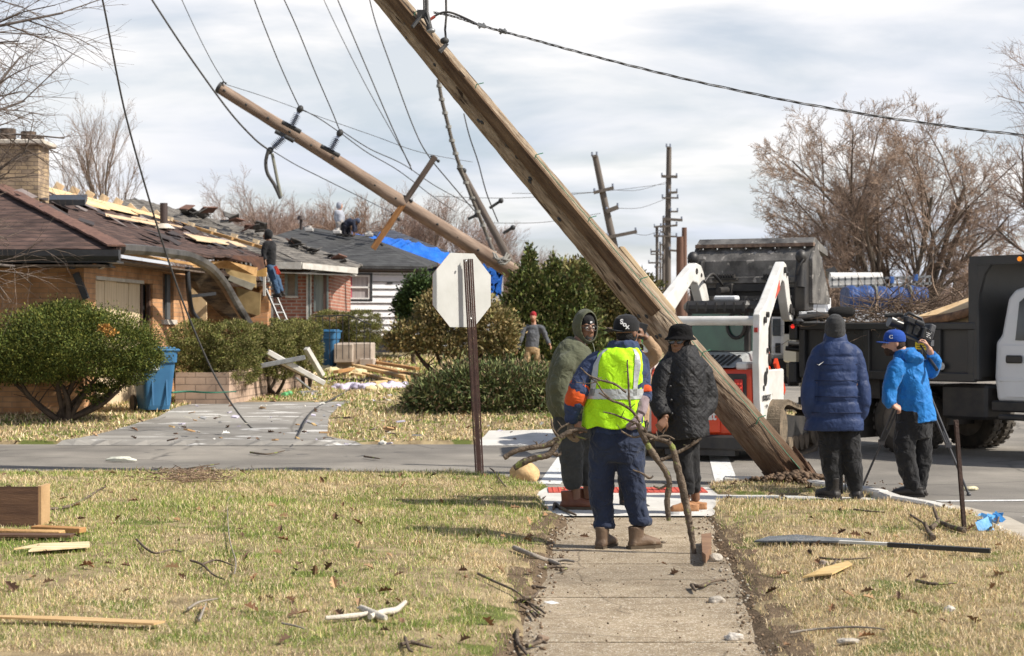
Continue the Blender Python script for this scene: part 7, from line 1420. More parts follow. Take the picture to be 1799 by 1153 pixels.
m = MB(); m.rings([(tr(0,-.004,z), HM @ Vector((1,0,0)), HM @ Vector((0,1,0)), rx_*1.14, ry_*1.14) for z, rx_, ry_ in ((.055,.080,.095),(.075,.086,.106),(.12,.088,.110),(.13,.084,.106),(.185,.082,.102),(.222,.064,.080),(.248,.034,.042),(.255,.01,.012))], 26); V4.b('beanie', cloth('charcoal knit', (.055,.055,.056), (.035,.035,.036), bscale=160, bump=.6, wr=.15), m, mods=remesh(.007, .006, .03))
dk = cloth('black trousers', (.022,.022,.024), (.013,.013,.014), wr=.6)
m = MB(); limb(m, [J(1457,742), J(1459,800,-.01), J(1463,835), J(1464,862)], [.12,.105,.088,.070]); limb(m, [J(1487,742), J(1494,800,-.01), J(1500,835), J(1504,862)], [.12,.105,.088,.070]); V4.b('trousers', dk, m, mods=remesh(.012, .035, .09))
bb_ = mat('black leather', (.022,.020,.019), .5, (.035,.030,.027), 8, .2, 60); shoe(V4.t, 'boot', J(1462,875,.0), ang(-28), bb_, bb_, .32, .2, .06, .035); shoe(V4.t, 'boot', J(1504,875,.02), ang(12), bb_, bb_, .32, .2, .06, .035)
m = MB(); m.tube([J(1478,757,.22), J(1478,862,.2)], .013, 8); ST_ = tag(MB().tube([J(1478,735,.22)+V4.o, Vector((J(1479,868,.2)+V4.o).to_tuple())], .014, 8).build('walking_pole', mat('black tube', (.03,.025,.02), .5)), 'thin black pole standing between the legs of the navy coat man', 'pole')
tag(MB().tube([J(1484,770,.35)+V4.o, J(1485,862,.35)+V4.o], .007, 6).build('light_stand', blk), 'very thin rod beside the black pole, behind the navy coat', 'rod')
# ---- camera operator
V5 = Person('camera operator in bright blue jacket and blue cap, turned left at his tripod', 1600, 876, 16.9); J = V5.J; fa, fb = -50, -60
body = MB(); hc = J(1571,602,.0); HM = headM(-92, -2); tr = head_mesh(body, hc, HM, 1.0); limb(body, [J(1588,628), J(1580,612)], [.07,.06]); torso_mesh(body, [J(1606,730), J(1600,680), J(1592,630)], fa, fb, [(.15,.12),(.16,.13),(.15,.10)])
limb(body, [J(1592,735), J(1588,800), J(1604,862)], [.08,.055,.04]); limb(body, [J(1614,735,.08), J(1612,800,.1), J(1608,855,.12)], [.08,.055,.04])
wr5 = J(1632,612,-.02); limb(body, [J(1612,640,.1), J(1642,648,.12), wr5], [.055,.045,.03]); hand_mesh(body, wr5, Vector((-.5,.1,.8)), Vector((-.6,0,-.4)), 1, .8); wr6 = J(1568,712,-.2); limb(body, [J(1570,645,-.14), J(1558,692,-.14), wr6], [.055,.045,.03]); hand_mesh(body, wr6, Vector((.7,.2,-.3)), Vector((0,.5,-.5)), 1, .8)
bo = V5.b('body', skin_l, body, mods=remesh(.007, smooth=2)); eyes(V5, tr, HM, 1.0, bo)
m = MB(); m.rings([(tr(0,.066,.066), HM @ Vector((1,0,0)), HM @ Vector((0,1,0)), .045,.034),(tr(0,.050,.045), HM @ Vector((1,0,0)), HM @ Vector((0,1,0)), .060,.056),(tr(0,.046,.018), HM @ Vector((1,0,0)), HM @ Vector((0,1,0)), .052,.056),(tr(0,.056,-.012), HM @ Vector((1,0,0)), HM @ Vector((0,1,0)), .028,.028)], 16); V5.b('beard', mat('brown beard', (.07,.04,.025), .9, (.04,.024,.015), 60, .8, 150), m, bo)
co, ctr, cM = cap(V5, hc, -92, cloth('royal blue cloth', (.015,.07,.34), (.010,.05,.26), wr=.05), 1.04, 0)
put_text('C', .05, mat('white thread', (.75,.75,.75)), co, Matrix.Translation(hc+Vector((-.055,-.098,.055))) @ Matrix.Rotation(R(-30), 4, 'Z') @ Matrix.Rotation(R(80), 4, 'X'), 'cap_letter', .004, True)
m = MB(); m.ball(hc+HM @ Vector((0,-.035,-.02)), (.079,.075,.07), 14, 10, HM); V5.b('hair', mat('brown hair', (.06,.035,.022), .9, bump=.8, bscale=120), m, mods=remesh(.007, smooth=2))
bj = cloth('azure shell jacket', (.018,.19,.52), (.012,.13,.40), rough=.6, wr=.5, scale=3)
m = MB(); torso_mesh(m, [J(1612,742), J(1610,725), J(1604,690), J(1598,655), J(1592,628), J(1588,616)], fa, fb, [(.185,.175),(.18,.175),(.175,.165),(.195,.155),(.15,.13),(.09,.10)])
limb(m, [J(1608,636,.08), J(1620,645,.12), J(1635,652,.13), J(1643,640,.08), J(1636,622,.0)], [.08,.08,.072,.066,.05]); limb(m, [J(1582,636,-.12), J(1573,652,-.15), J(1563,685,-.16), J(1562,703,-.18), J(1568,713,-.2)], [.08,.085,.076,.07,.055]); V5.b('jacket', bj, m, mods=remesh(.011, .034, .10))
m = MB(); m.ball(J(1602,628,-.10), (.12,.12,.075), 18, 12, (0,.25,0)); m.rings([(J(1591,622),(1,0,.2),(0,1,0),.115,.11),(J(1588,613),(1,0,.2),(0,1,0),.10,.10)], 20); V5.b('hood', bj, m, mods=remesh(.010, .03, .06))
m = MB(); torso_mesh(m, [J(1607,770), J(1606,745), J(1608,722)], fa, fa, [(.14,.15),(.18,.17),(.18,.17)]); limb(m, [J(1592,745,-.04), J(1590,795,-.06), J(1598,835,-.03), J(1606,862)], [.115,.105,.088,.078]); limb(m, [J(1616,745,.08), J(1620,795,.10), J(1616,835,.12), J(1612,858,.14)], [.115,.10,.085,.078]); V5.b('trousers', dk, m, mods=remesh(.012, .036, .10))
shoe(V5.t, 'shoe', J(1606,870,-.02), ang(-75), bb_, bb_, .32, .10, .055, .0); shoe(V5.t, 'shoe', J(1612,868,.16), ang(-60), bb_, bb_, .30, .10, .055, .0)
# television camera and tripod
TR = thing('tripod', 'grey camera tripod with spread legs around the blue jacket man', 'tripod', (X_(1605,17.2), 17.2, 0)); tm = mat('tripod tube', (.10,.10,.105), .4, (.07,.07,.075), 9, .05, 40, metal=.4)
apx = P(1608, 640, 17.2)
for e_, mid in ((P(1513,812,17.6),None),(P(1702,836,17.0),None),(P(1612,800,18.4),None)):
    e_ = Vector((e_.x, e_.y, .01)); m = MB(); s_ = apx+(e_-apx)*.06; side = (e_-apx).cross(Vector((0,1,0))).normalized()*.022; h_ = apx.lerp(e_, .62); m.tube([s_+side, h_+side*.8], .013, 8); m.tube([s_-side, h_-side*.8], .013, 8); m.tube([h_-(e_-apx)*.1, e_], .012, 8); m.ball(e_, .025, 8, 6); m.box(h_, (.06,.04,.05)); m.build('leg', tm, TR)
m = MB(); m.tube([apx+Vector((0,0,-.05)), apx+Vector((0,0,.10))], .045, 12); m.box(apx+Vector((0,0,.12)), (.12,.14,.06), bev=.01); m.build('fluid_head', blk, TR)
m = MB(); m.tube([P(1617,607,17.1), P(1646,650,16.7)], .012, 8); m.tube([P(1632,630,16.9), P(1646,650,16.7)], .018, 8); m.build('pan_handle', blk, TR)
VC = thing('video_camera', 'black shoulder style television camera on the tripod, lens to the left', 'camera', P(1608,600,17.1)); c0 = P(1605,583,17.1); g45 = (0, R(20), R(25))
def vb(name, fn, mm=blk): mb = MB(); fn(mb); return mb.build(name, mm, VC)
vb('camera_body', lambda b: (b.box(c0, (.26,.12,.15), g45, .015), b.box(c0+Vector((.10,-.02,-.03)), (.14,.13,.12), g45, .01), b.box(c0+Vector((.02,-.065,.0)), (.1,.02,.08), g45, .005)))
vb('lens', lambda b: (b.tube([c0+Vector((-.10,0,.05)), c0+Vector((-.20,-.02,.09))], [.05,.045], 14), b.tube([c0+Vector((-.20,-.02,.09)), c0+Vector((-.25,-.03,.11))], .062, 14)))
vb('top_handle', lambda b: (b.tube([c0+Vector((-.12,0,.13)), c0+Vector((-.05,0,.19)), c0+Vector((.08,0,.13)), c0+Vector((.10,0,.06))], .015, 8)))
vb('viewfinder', lambda b: (b.box(c0+Vector((-.06,-.10,.11)), (.12,.07,.06), g45, .01), b.tube([c0+Vector((0,-.10,.10)), c0+Vector((.07,-.10,.07))], [.028,.035], 10)))
vb('microphone', lambda b: (b.tube([c0+Vector((-.30,-.05,.16)), c0+Vector((-.12,-.05,.17))], .022, 10)), cloth('mic foam', (.03,.03,.03)))
vb('battery', lambda b: (b.box(c0+Vector((.15,0,.0)), (.07,.12,.15), g45, .01)), mat('grey plastic', (.08,.08,.085), .5)); vb('label_strip', lambda b: [b.box(c0+Vector((.13,-.075,-.015-.02*i)), (.06,.006,.008), g45) for i in range(3)], mat('camera marks', (.5,.5,.5)))
vb('cable', lambda b: (b.tube(crs([c0+Vector((.1,-.05,.05)), c0+Vector((.15,-.12,-.02)), c0+Vector((.05,-.13,-.10)), c0+Vector((-.05,-.08,-.08))], 6), .006, 6)))
MI = MB(); MI.rings([(P(px,548+(1485-px)*.02,16.9), (0,1,0), (0,0,1), r_, r_) for px, r_ in ((1455,.02),(1460,.045),(1475,.055),(1495,.052),(1502,.02))], 14); tag(MI.build('boom_microphone', mat('furry windshield', (.025,.024,.024), .95, bump=1, bscale=200)), 'black furry microphone held just behind the navy coat man head', 'microphone')
# ---- man in the red cap, walking
def simple_person(label, px, py, d, z, fa, fb, hf, head, pel, neck, arms, legs, topm, botm, skinm, cap_m=None, hood=None, hs=1.0, vox=.014, shoem=None, toes=(90,90), jr=(.17,.13), group=None, bulk=1):
    p = Person(label, px, py, d, z, group); J = p.J; body = MB(); hc = J(*head); HM = headM(*hf); tr = head_mesh(body, hc, HM, hs); pe, ne = J(*pel), J(*neck); limb(body, [ne, hc-Vector((0,0,.08))], [.07,.06]); torso_mesh(body, [pe, pe.lerp(ne,.5), ne], fa, fb, [(.13,.10),(.14,.11),(.12,.09)])
    for A_ in arms: q = [J(*a) for a in A_]; limb(body, q, [.05,.04,.028]); hand_mesh(body, q[-1], q[-1]-q[1], Vector((-1,.3,0)), 1, .5)
    for L_ in legs: limb(body, [J(*a) for a in L_], [.08,.055,.04])
    bo = p.b('body', skinm, body, mods=remesh(.010, smooth=2)); m = MB(); torso_mesh(m, [pe+Vector((0,0,-.04)), pe.lerp(ne,.3), pe.lerp(ne,.7), ne, ne+Vector((0,0,.05))], fa, fb, [(jr[0]*bulk,jr[1]*bulk),(jr[0]*1.02*bulk,jr[1]*1.05*bulk),(jr[0]*1.12*bulk,jr[1]*1.05*bulk),(jr[0]*.9,jr[1]*.85),(.08,.08)])
    for A_ in arms: q = [J(*a) for a in A_]; limb(m, [ne.lerp(q[0],.6), q[0], q[1], q[1].lerp(q[2],.88)], [.085,.085,.065,.05])
    p.b('jacket', topm, m, mods=remesh(vox, .03, .10)); m = MB(); torso_mesh(m, [pe+Vector((0,0,-.12)), pe, pe+Vector((0,0,.06))], fa, fa, [(.13,.12),(.17,.14),(.16,.13)])
    for L_ in legs: q = [J(*a) for a in L_]; limb(m, [q[0], q[1], q[1].lerp(q[2],.92)], [.11,.085,.065])
    p.b('trousers', botm, m, mods=remesh(vox, .03, .10))
    for L_, ta in zip(legs, toes): a = J(*L_[2]); shoe(p.t, 'shoe', Vector((a.x, a.y, 0)), ang(ta), shoem or bb_, shoem or bb_, .28, .10, .05, a.z-.07)
    if cap_m: m = MB(); m.rings([(tr(0,-.004,z_), HM @ Vector((1,0,0)), HM @ Vector((0,1,0)), rx_, ry_) for z_, rx_, ry_ in ((.125,.084,.104),(.17,.086,.106),(.215,.07,.085),(.245,.03,.04),(.25,.01,.012))], 20); p.b('knit_cap', cap_m, m, bo)
    if hood: m = MB(); m.rings([(hc+HM @ Vector((0,y_,.01)), HM @ Vector((1,0,0)), HM @ Vector((0,0,1)), rx_, rz_) for y_, rx_, rz_ in ((.06,.085,.13),(.0,.105,.145),(-.07,.10,.13),(-.12,.06,.08),(-.13,.01,.01))], 20); p.b('hood', hood, m, bo)
    return p, tr, HM, bo
rdp = 46.0
pr, tr, HM, bo = simple_person('bearded man in red knit cap, grey jacket and tan trousers walking by the conifer', 935, 655, rdp, gzs(X_(935,rdp), rdp)-.12, 165, 160, (190,0), (937,556), (934,612), (938,574), ([(922,578,.0),(914,598,-.1),(909,616,-.1)], [(952,578,0),(960,595,.05),(966,606,-.1)]), ([(929,614),(926,633,-.05),(935,655,.0)], [(941,614),(944,634,.0),(943,655,.2)]), cloth('grey jacket cloth', (.115,.12,.135), (.08,.085,.095)), cloth('tan canvas', (.42,.29,.16), (.33,.22,.12)), skin_l, cloth('red knit', (.36,.02,.03), (.28,.015,.02)), toes=(150,120), hs=1.05)
m = MB(); m.ball(tr(0,.06,.02), (.06,.05,.07), 12, 8, HM); pr.b('beard', mat('red beard', (.25,.10,.05), .9), m, bo)
# ---- worker on the ladder, the ladder, and the two roofers
ld_d = 42.6
simple_person('worker in black hooded sweatshirt and jeans standing on the leaning ladder', 486, 523, ld_d, P(0,523,ld_d).z-.02, -95, -85, (-80,4), (470,413), (474,463), (475,427), ([(467,430,-.15),(463,447,-.2),(466,458,-.25)], [(480,432,.15),(478,448,.15),(464,456,.05)]), ([(472,466,-.08),(481,493,-.1),(489,518,-.05)], [(477,466,.1),(487,492,.1),(495,515,.1)]), black_c, cloth('blue jeans', (.06,.11,.19), (.035,.07,.13)), skin_m, hood=black_c, hs=1.0, toes=(-80,-80), bulk=1.1)
LDT = thing('ladder', 'aluminium ladder leaning up to the broken eave under the black clad worker', 'ladder', G(512, 605, .6)); a_, b_ = P(512,598,41.8), P(459,474,43.0); a_.z = max(a_.z, .55); sdv = Vector((.07,.17,0))
alum = mat('ladder aluminium', (.55,.55,.54), .35, (.42,.42,.41), 9, .05, 40, metal=.5)
for q in (-1, 1): m = MB(); m.beam(a_+sdv*q, b_+sdv*q, .03, .07); m.build('rail', alum, LDT)
for i in range(9): m = MB(); c = a_.lerp(b_, (i+.5)/9); m.tube([c-sdv, c+sdv], .018, 6); m.build('rung', alum, LDT)
m = MB(); m.box(P(458,475,42.9), (.12,.1,.14), bev=.02); m.build('yellow_foot', mat('yellow plastic', (.75,.55,.03), .5), LDT)
tag(MB().beam(P(483,468,42.4), P(491,482,42.4), .05, .08).beam(P(484,470,42.35), P(487,482,42.35), .06, .03).build('tool_pouch', mat('red pouch', (.5,.05,.03), .7)), 'small red tool hanging at the ladder worker hip', 'tool')
rf_d = 60.5
simple_person('roofer in pale grey hooded top standing on the charcoal roof', 596, 412, rf_d, P(0,412,rf_d).z, 95, 95, (95,-10), (597,362), (596,388), (596,372), ([(592,374,-.1),(590,384,-.1),(594,392,-.1)], [(600,374,.1),(603,384,.1),(602,393,.1)]), ([(594,390,-.08),(595,401,-.05),(595,411,-.05)], [(599,390,.1),(600,401,.1),(600,411,.1)]), cloth('pale grey sweatshirt', (.42,.44,.50), (.32,.34,.39)), cloth('pale grey trousers', (.42,.39,.37), (.32,.29,.27)), skin_l, hood=MC.get('pale grey sweatshirt'), toes=(95,95), group='roofers')
simple_person('roofer in dark clothes bent over double on the charcoal roof', 610, 414, rf_d, P(0,414,rf_d).z, 90, 90, (100,-60), (627,389), (607,394), (621,388), ([(620,390,-.1),(622,400,-.1),(621,409,-.1)], [(622,390,.1),(625,399,.1),(624,408,.1)]), ([(607,396,-.08),(604,405,-.05),(606,413,-.05)], [(609,396,.1),(612,405,.1),(612,413,.1)]), cloth('dark blue work shirt', (.03,.035,.06), (.02,.024,.04)), cloth('dark jeans', (.03,.03,.04)), skin_m, cap_m=cloth('blue grey cap', (.08,.10,.16)), toes=(95,95), group='roofers')
# ---- the person half hidden behind the vest, raising a phone
V6 = simple_person('person in tan sleeves mostly hidden behind the lime vest, raising a phone', 1108, 893, 16.0, 0, 150, 150, (150,0), (1112,585), (1108,745), (1112,625), ([(1088,640,0),(1078,690,.1),(1085,735,.0)], [(1132,636,.0),(1152,622,-.08),(1134,592,-.15)]), ([(1100,750),(1100,815),(1100,885)], [(1118,750),(1118,815),(1118,885)]), cloth('tan sweatshirt', (.40,.27,.17), (.30,.20,.12)), dk, skin_m, cap_m=black_c, toes=(150,150))
tag(MB().box(P(1128,582,15.82), (.075,.012,.15), (0,.3,0), .005).build('phone', blk), 'phone raised in front of the half hidden person', 'phone')
# ---------------------------------------------------------------- carried branches and fallen debris
bwood = mat('branch bark', (.20,.155,.115), .9, (.085,.065,.05), 16, .8, 60, spec=.12, spots=(.22,.24,.08), sscale=11, sth=.60)
def branch_thing(name, label, cat, limbs, d, m_=bwood, group=None, seed=1, twig=0, k=6):
    mb = MB(); rd = random.Random(seed); pts0 = None
    for L_ in limbs:
        pts = crs([P(q[0], q[1], d+(q[3] if len(q) > 3 else 0)) for q in L_], k); rr = lerp_smooth([q[2] for q in L_], len(pts)); rr = [r_*rd.uniform(.88,1.14) for r_ in rr]; mb.tube(pts, rr, 8)
        for _ in range(twig):
            i = rd.randrange(1, len(pts)-1); e = pts[i]+Vector((rd.uniform(-.05,.05), rd.uniform(-.04,.04), rd.uniform(-.01,.06))); mb.tube([pts[i], (pts[i]+e)/2, e], [rr[i]*.5, rr[i]*.4, rr[i]*.3], 5)
    return tag(mb.build(name, m_), label, cat, group)
branch_thing('carried_branch', 'forked mossy branch gripped in the vest man left hand, pointing left', 'branch',
    [[(1032,758,.012),(1015,755,.017),(996,762,.022),(980,772,.022),(958,783,.022),(930,787,.020),(905,793,.019),(885,805,.019)], [(985,768,.02),(975,785,.022),(962,800,.022),(940,805,.024),(920,812,.026),(903,823,.024)], [(968,795,.014),(980,800,.012),(986,796,.008)], [(984,772,.012),(972,755,.009),(968,735,.006)], [(1003,758,.010),(1018,768,.008),(1030,772,.007)], [(945,786,.008),(942,776,.006)], [(1000,744,.008),(985,752,.007),(978,760,.006)]], 12.75, seed=1, twig=2)
branch_thing('carried_branch', 'large crooked branch hanging from the vest man right hand down to the sidewalk', 'branch',
    [[(1122,745,.020),(1128,760,.024),(1140,785,.024),(1155,808,.023),(1170,830,.022),(1176,850,.022),(1172,880,.021),(1175,915,.016)],
     [(1130,762,.018),(1150,770,.018),(1175,778,.018),(1184,795,.024),(1190,820,.026),(1200,860,.028),(1208,900,.027),(1214,935,.024),(1220,973,.016)],
     [(1158,810,.014),(1185,798,.014),(1215,782,.012),(1232,770,.007)], [(1125,742,.012),(1110,722,.012),(1092,710,.010),(1075,704,.008),(1052,690,.006)], [(1108,720,.009),(1105,695,.008),(1104,668,.007),(1102,640,.006),(1103,632,.004)], [(1100,690,.008),(1080,675,.009),(1055,668,.008),(1035,660,.006),(1020,646,.004)], [(1075,704,.007),(1060,690,.006),(1048,672,.005),(1035,664,.004)],
     [(1055,668,.005),(1035,674,.004),(1012,672,.003)], [(1150,770,.009),(1170,766,.008),(1185,772,.006)], [(1130,765,.009),(1112,768,.008),(1092,758,.006)], [(1136,760,.008),(1135,748,.006),(1137,738,.005)], [(1176,850,.009),(1160,858,.008),(1148,854,.006)], [(1112,826,.006),(1128,832,.007),(1140,840,.010),(1146,838,.006)], [(1213,930,.010),(1219,925,.008)], [(1120,745,.009),(1098,736,.008),(1078,728,.006),(1060,724,.005)]], 12.55, seed=2, twig=3)
# lawn debris ------------------------------------------------------------
def gl(px, py, lift=.02): 
    z = .06
    for _ in range(3): p = G(px, py, z); z = max(gzs(p.x, p.y), .0)+lift
    return G(px, py, z)
def twigs(label, pts, r0=.008, col=None, name='fallen_twig', cat='twig', group=None, lift=.03, m_=None):
    mb = MB()
    for L_ in pts: q = crs([gl(a[0], a[1], lift+(a[2] if len(a) > 2 else 0)) for a in L_], 5); mb.tube(q, lerp_list([r0, r0*.85, r0*.45], len(q)), 6)
    return tag(mb.build(name, m_ or bwood), label, cat, group)
grey_t = mat('grey twig bark', (.34,.30,.25), .9, (.20,.17,.14), 20, .4, 60)
twigs('dark stick lying by the brown box, rising to the right', [[(72,896),(120,890),(150,876),(172,862),(188,854,.03)]], .014)
twigs('dark twig left of the shrub clippings on the near lawn', [[(240,948),(258,965),(275,972),(300,966),(320,970)]], .009)
twigs('small curved twig in the middle of the left lawn', [[(335,985),(355,992),(375,1010),(395,1018)],[(355,992),(380,984),(410,994)]], .008)
twigs('long thin pale reed arching up from the left lawn', [[(412,1008,.0),(414,985,.0),(404,950,.0),(400,905,.0),(402,875,.0),(418,872,.0)]], .005, m_=grey_t)
twigs('twigs lying crossed on the left lawn, lower middle', [[(330,1070),(350,1058),(382,1052)],[(350,1090),(362,1060)]], .008, m_=grey_t)
twigs('dark twig cluster at the bottom left of the lawn', [[(705,1132),(722,1128),(745,1122)],[(712,1120),(718,1140),(725,1145)],[(720,1128),(760,1138)]], .010)
twigs('thin twig near the white forked stick', [[(495,1095),(520,1100),(535,1105)]], .006, m_=grey_t)
twigs('pale stripped stick at the left sidewalk edge', [[(903,962),(935,975),(965,985),(990,984),(1010,987)],[(965,985),(985,992)]], .018, m_=grey_t)
twigs('short mossy stick just below the pale stripped one', [[(945,998),(970,996),(998,998)],[(985,1002),(997,999)]], .013)
twigs('dark thin twig along the left sidewalk edge', [[(840,1008),(870,1022),(905,1038),(920,1050)]], .009)
twigs('bundle of broken twigs where the lawn meets the sidewalk', [[(905,1052),(925,1058),(950,1080)],[(912,1062),(930,1072),(942,1085)],[(920,1050),(938,1048),(948,1036)],[(928,1060),(945,1068),(958,1078)],[(935,1030),(960,1033)]], .011)
twigs('knotty twig at the bottom edge left of the sidewalk', [[(908,1108),(910,1128),(922,1145),(928,1152)],[(925,1135),(950,1128),(960,1130)]], .013)
twigs('dark branch piece at the corner of the white concrete pad', [[(975,885),(990,895),(1012,905)],[(975,885),(972,895)]], .018)
twigs('mossy stick with a dark end on the right sidewalk edge', [[(1215,1028),(1232,1030),(1250,1022),(1275,1018)],[(1215,1028),(1222,1038)]], .014)
twigs('long thin pale twig low on the right lawn', [[(1388,1112),(1430,1106),(1490,1102),(1530,1103),(1555,1106)]], .007, m_=grey_t)
twigs('thin dark twigs under the shingle strip', [[(1440,980),(1470,983),(1500,982),(1530,980)],[(1470,983),(1462,995)]], .008)
twigs('short dark stick on the right lawn, right of the splintered wood', [[(1610,1020),(1640,1026),(1680,1024)]], .012)
twigs('gnarled branch rising from the lawn beside the short rusty post', [[(1695,932),(1670,925),(1650,915),(1643,900,.06),(1640,892,.08)],[(1650,915),(1635,928),(1622,920)],[(1640,945),(1630,932),(1625,918,.05)]], .022)
twigs('dark twig by the corner gutter on the far right', [[(1740,928),(1752,920),(1742,915)],[(1752,920),(1755,908,.05)]], .012)
twigs('thin dark twigs on the right lawn near the coat man', [[(1500,895),(1525,898),(1555,900)],[(1600,905),(1640,930)]], .010)
twigs('stick at the lawn edge beside the tan boulder', [[(868,828),(880,845),(890,856)],[(868,828),(860,822)]], .010)
for i, (pts, lb) in enumerate((([[(270,832),(320,828),(370,826)],[(300,836),(330,824),(385,815)]], 'long twigs over the heap of clippings by the side street'), ([[(440,795),(470,798),(500,792)]], 'twig lying on the asphalt of the side street'), ([[(640,802),(668,806)]], 'small stick on the side street further right'))): twigs(lb, pts, .014)
# heap of clippings
m = MB(); rd = random.Random(3); 
for i in range(420):
    a = gl(rd.gauss(335, 38), rd.uniform(822, 846), rd.uniform(.02,.09)); l = rd.uniform(.03,.14); th = rd.uniform(0,6.28); e = a+Vector((math.cos(th)*l, math.sin(th)*l, rd.uniform(-.02,.04))); kf = rd.uniform(.6,1.4); m.col = tuple(c*kf for c in (.26,.18,.12)); m.tube([a, e], [.005,.003], 3)
tag(m.build('clippings', lm), 'low heap of brown clippings and dead leaves at the lawn edge', 'clippings', kind='stuff')
m = MB()                                                            # loose crumbs of soil and grit along the sidewalk edges and on it
for i in range(900):
    y = rd.uniform(8.3, 15); s_ = rd.choice((-1,1)); off = abs(rd.gauss(0,.10)) if rd.random() < .75 else rd.uniform(0,.66)*1.0; x = float(SW(y))+s_*(.70-off); r_ = rd.uniform(.003,.012)*(1 if off < .2 else .6); kf = rd.uniform(.6,1.5); m.col = tuple(c*kf for c in ((.20,.14,.09) if rd.random() < .8 else (.42,.37,.30)))
    m.ball((x, y, .012 if off > .08 else .03), (r_*rd.uniform(.8,1.6), r_, r_*.7), 5, 4, (rd.random()*3,0,rd.random()*3))
tag(m.build('soil_crumbs', lm), 'soil crumbs and grit along the sidewalk edges', 'soil', kind='stuff')
def plank(name, label, cat, p0, p1, wd, th, m_, lift=.03, group=None, up=Vector((0,0,1)), z0=0, z1=0):
    a, b = gl(p0[0], p0[1], lift+z0), gl(p1[0], p1[1], lift+z1); mb = MB(); mb.beam(a, b, wd, th, up, bev=min(wd,th)*.12); return tag(mb.build(name, m_), label, cat, group)
wb = mat('brown varnished wood', (.17,.095,.055), .55, (.085,.045,.028), 3, .2, 40, stretch=(.6,1,6), spec=.35)
BX = thing('wooden_box', 'dark brown wooden drawer box standing at the left edge of the lawn', 'box', gl(20, 925)); a = gl(72, 926, 0)
m = MB(); m.box((a.x-.42, a.y, a.z+.155), (.80,.02,.30)); m.build('front_panel', wb, BX); m = MB(); m.box((a.x-.015, a.y+.13, a.z+.155), (.03,.25,.305)); m.build('side_panel', mat('tan wood edge', (.50,.33,.17), .7, (.38,.24,.12), 4), BX)
plank('plank', 'orange brown plank lying in front of the wooden box', 'plank', (-60,934), (110,938), .10, .045, lumber); plank('plank', 'shorter orange plank end right of the box', 'plank', (60,928), (146,932), .09, .04, mat('orange lumber', (.46,.25,.10), .8, (.34,.17,.06), 5)); plank('plank', 'thin lower board under the orange planks', 'plank', (-60,940), (128,941), .12, .02, wb)
def splinter(label, pts_, m_, name='wood_splinter', th=.010, lift=.03):
    mb = MB(); mb.prism([gl(q[0], q[1], lift) for q in pts_], (0,0,th)); return tag(mb.build(name, m_), label, 'wood')
splinter('pale split board with white face on the left lawn', [(25,966),(60,962),(50,970),(158,962),(157,954),(70,957)], mat('white split wood', (.78,.66,.45), .8, (.60,.42,.20), 5, .2, 40, stretch=(.4,3,1)))
splinter('long thin tan splinter lying across the lower left lawn', [(-10,1084),(120,1086),(290,1094),(270,1099),(110,1092),(-10,1087)], mat('tan splinter', (.60,.42,.22), .8, (.45,.28,.12), 5, .2, 40, stretch=(.4,6,1)))
splinter('yellow splintered board piece on the right lawn', [(1410,1016),(1445,1000),(1490,988),(1497,993),(1462,1010),(1430,1013)], mat('yellow splinter', (.66,.48,.23), .8, (.52,.35,.14), 5, .2, 40, stretch=(.6,3,1)))
splinter('brown board offcut standing in the right sidewalk edge', [(1232,952),(1250,950),(1250,975),(1240,990),(1234,985)], mat('brown offcut', (.28,.17,.10), .85, (.18,.10,.06), 5), th=.06)
splinter('little white chip of paper on the sidewalk', [(955,1058),(970,1056),(983,1060),(968,1062)], white_paint, 'paper_scrap', .002, .004)
FS = MB(); FS.smooth = True
for L_, r0 in (([(572,1086),(600,1084),(635,1080),(655,1074)], .014), ([(635,1068),(660,1080),(678,1086)], .022), ([(650,1084),(672,1076),(695,1072),(712,1058)], .019), ([(628,1068),(640,1070)], .008)): q = crs([gl(a_[0], a_[1], .03) for a_ in L_], 5); FS.tube(q, lerp_list([r0*.8, r0*1.1, r0*.6], len(q)), 8)
tag(FS.build('bleached_stick', mat('bleached wood', (.62,.57,.48), .85, (.45,.40,.33), 14, .4, 50)), 'bleached forked driftwood like stick on the lower left lawn', 'stick')
def rock(label, px, py, s, col=(.50,.45,.38), name='stone', cat='stone', seed=1, sz=(1,.8,.7), lift=0):
    c = gl(px, py, lift); bm = bmesh.new(); bmesh.ops.create_icosphere(bm, subdivisions=3, radius=1); r_ = random.Random(seed); off = Vector((r_.random()*9,)*3)
    from mathutils import noise
    for v in bm.verts: n_ = noise.noise(v.co*1.3+off)*.30+noise.noise(v.co*4+off)*.09; v.co = Vector((v.co.x*sz[0], v.co.y*sz[1], max(v.co.z, -.5)*sz[2]))*(s*(1+n_))
    me = bpy.data.meshes.new(name); bm.to_mesh(me); bm.free(); me.polygons.foreach_set('use_smooth', [s > .1]*len(me.polygons)); me.materials.append(mat('stone %.2f %.2f' % (col[0], col[2]), col, .9, tuple(x*.7 for x in col), 9, .5, 40)); o = bpy.data.objects.new(name, me); sc.collection.objects.link(o); o.location = c+Vector((0,0,s*.4)); return tag(o, label, cat)
rock('round tan boulder on the street corner left of the hooded man', 922, 845, .155, (.66,.44,.22), 'boulder', 'boulder', 4, (1,.8,.9))
rock('grey stone at the foot of the brown offcut', 1256, 988, .055, seed=5); rock('pale stone on the right edge of the sidewalk', 1259, 1060, .045, seed=6, sz=(1.1,.7,.6)); rock('white angular stone lower on the right sidewalk edge', 1290, 1126, .045, (.62,.57,.50), seed=7, sz=(1.1,.8,.6))
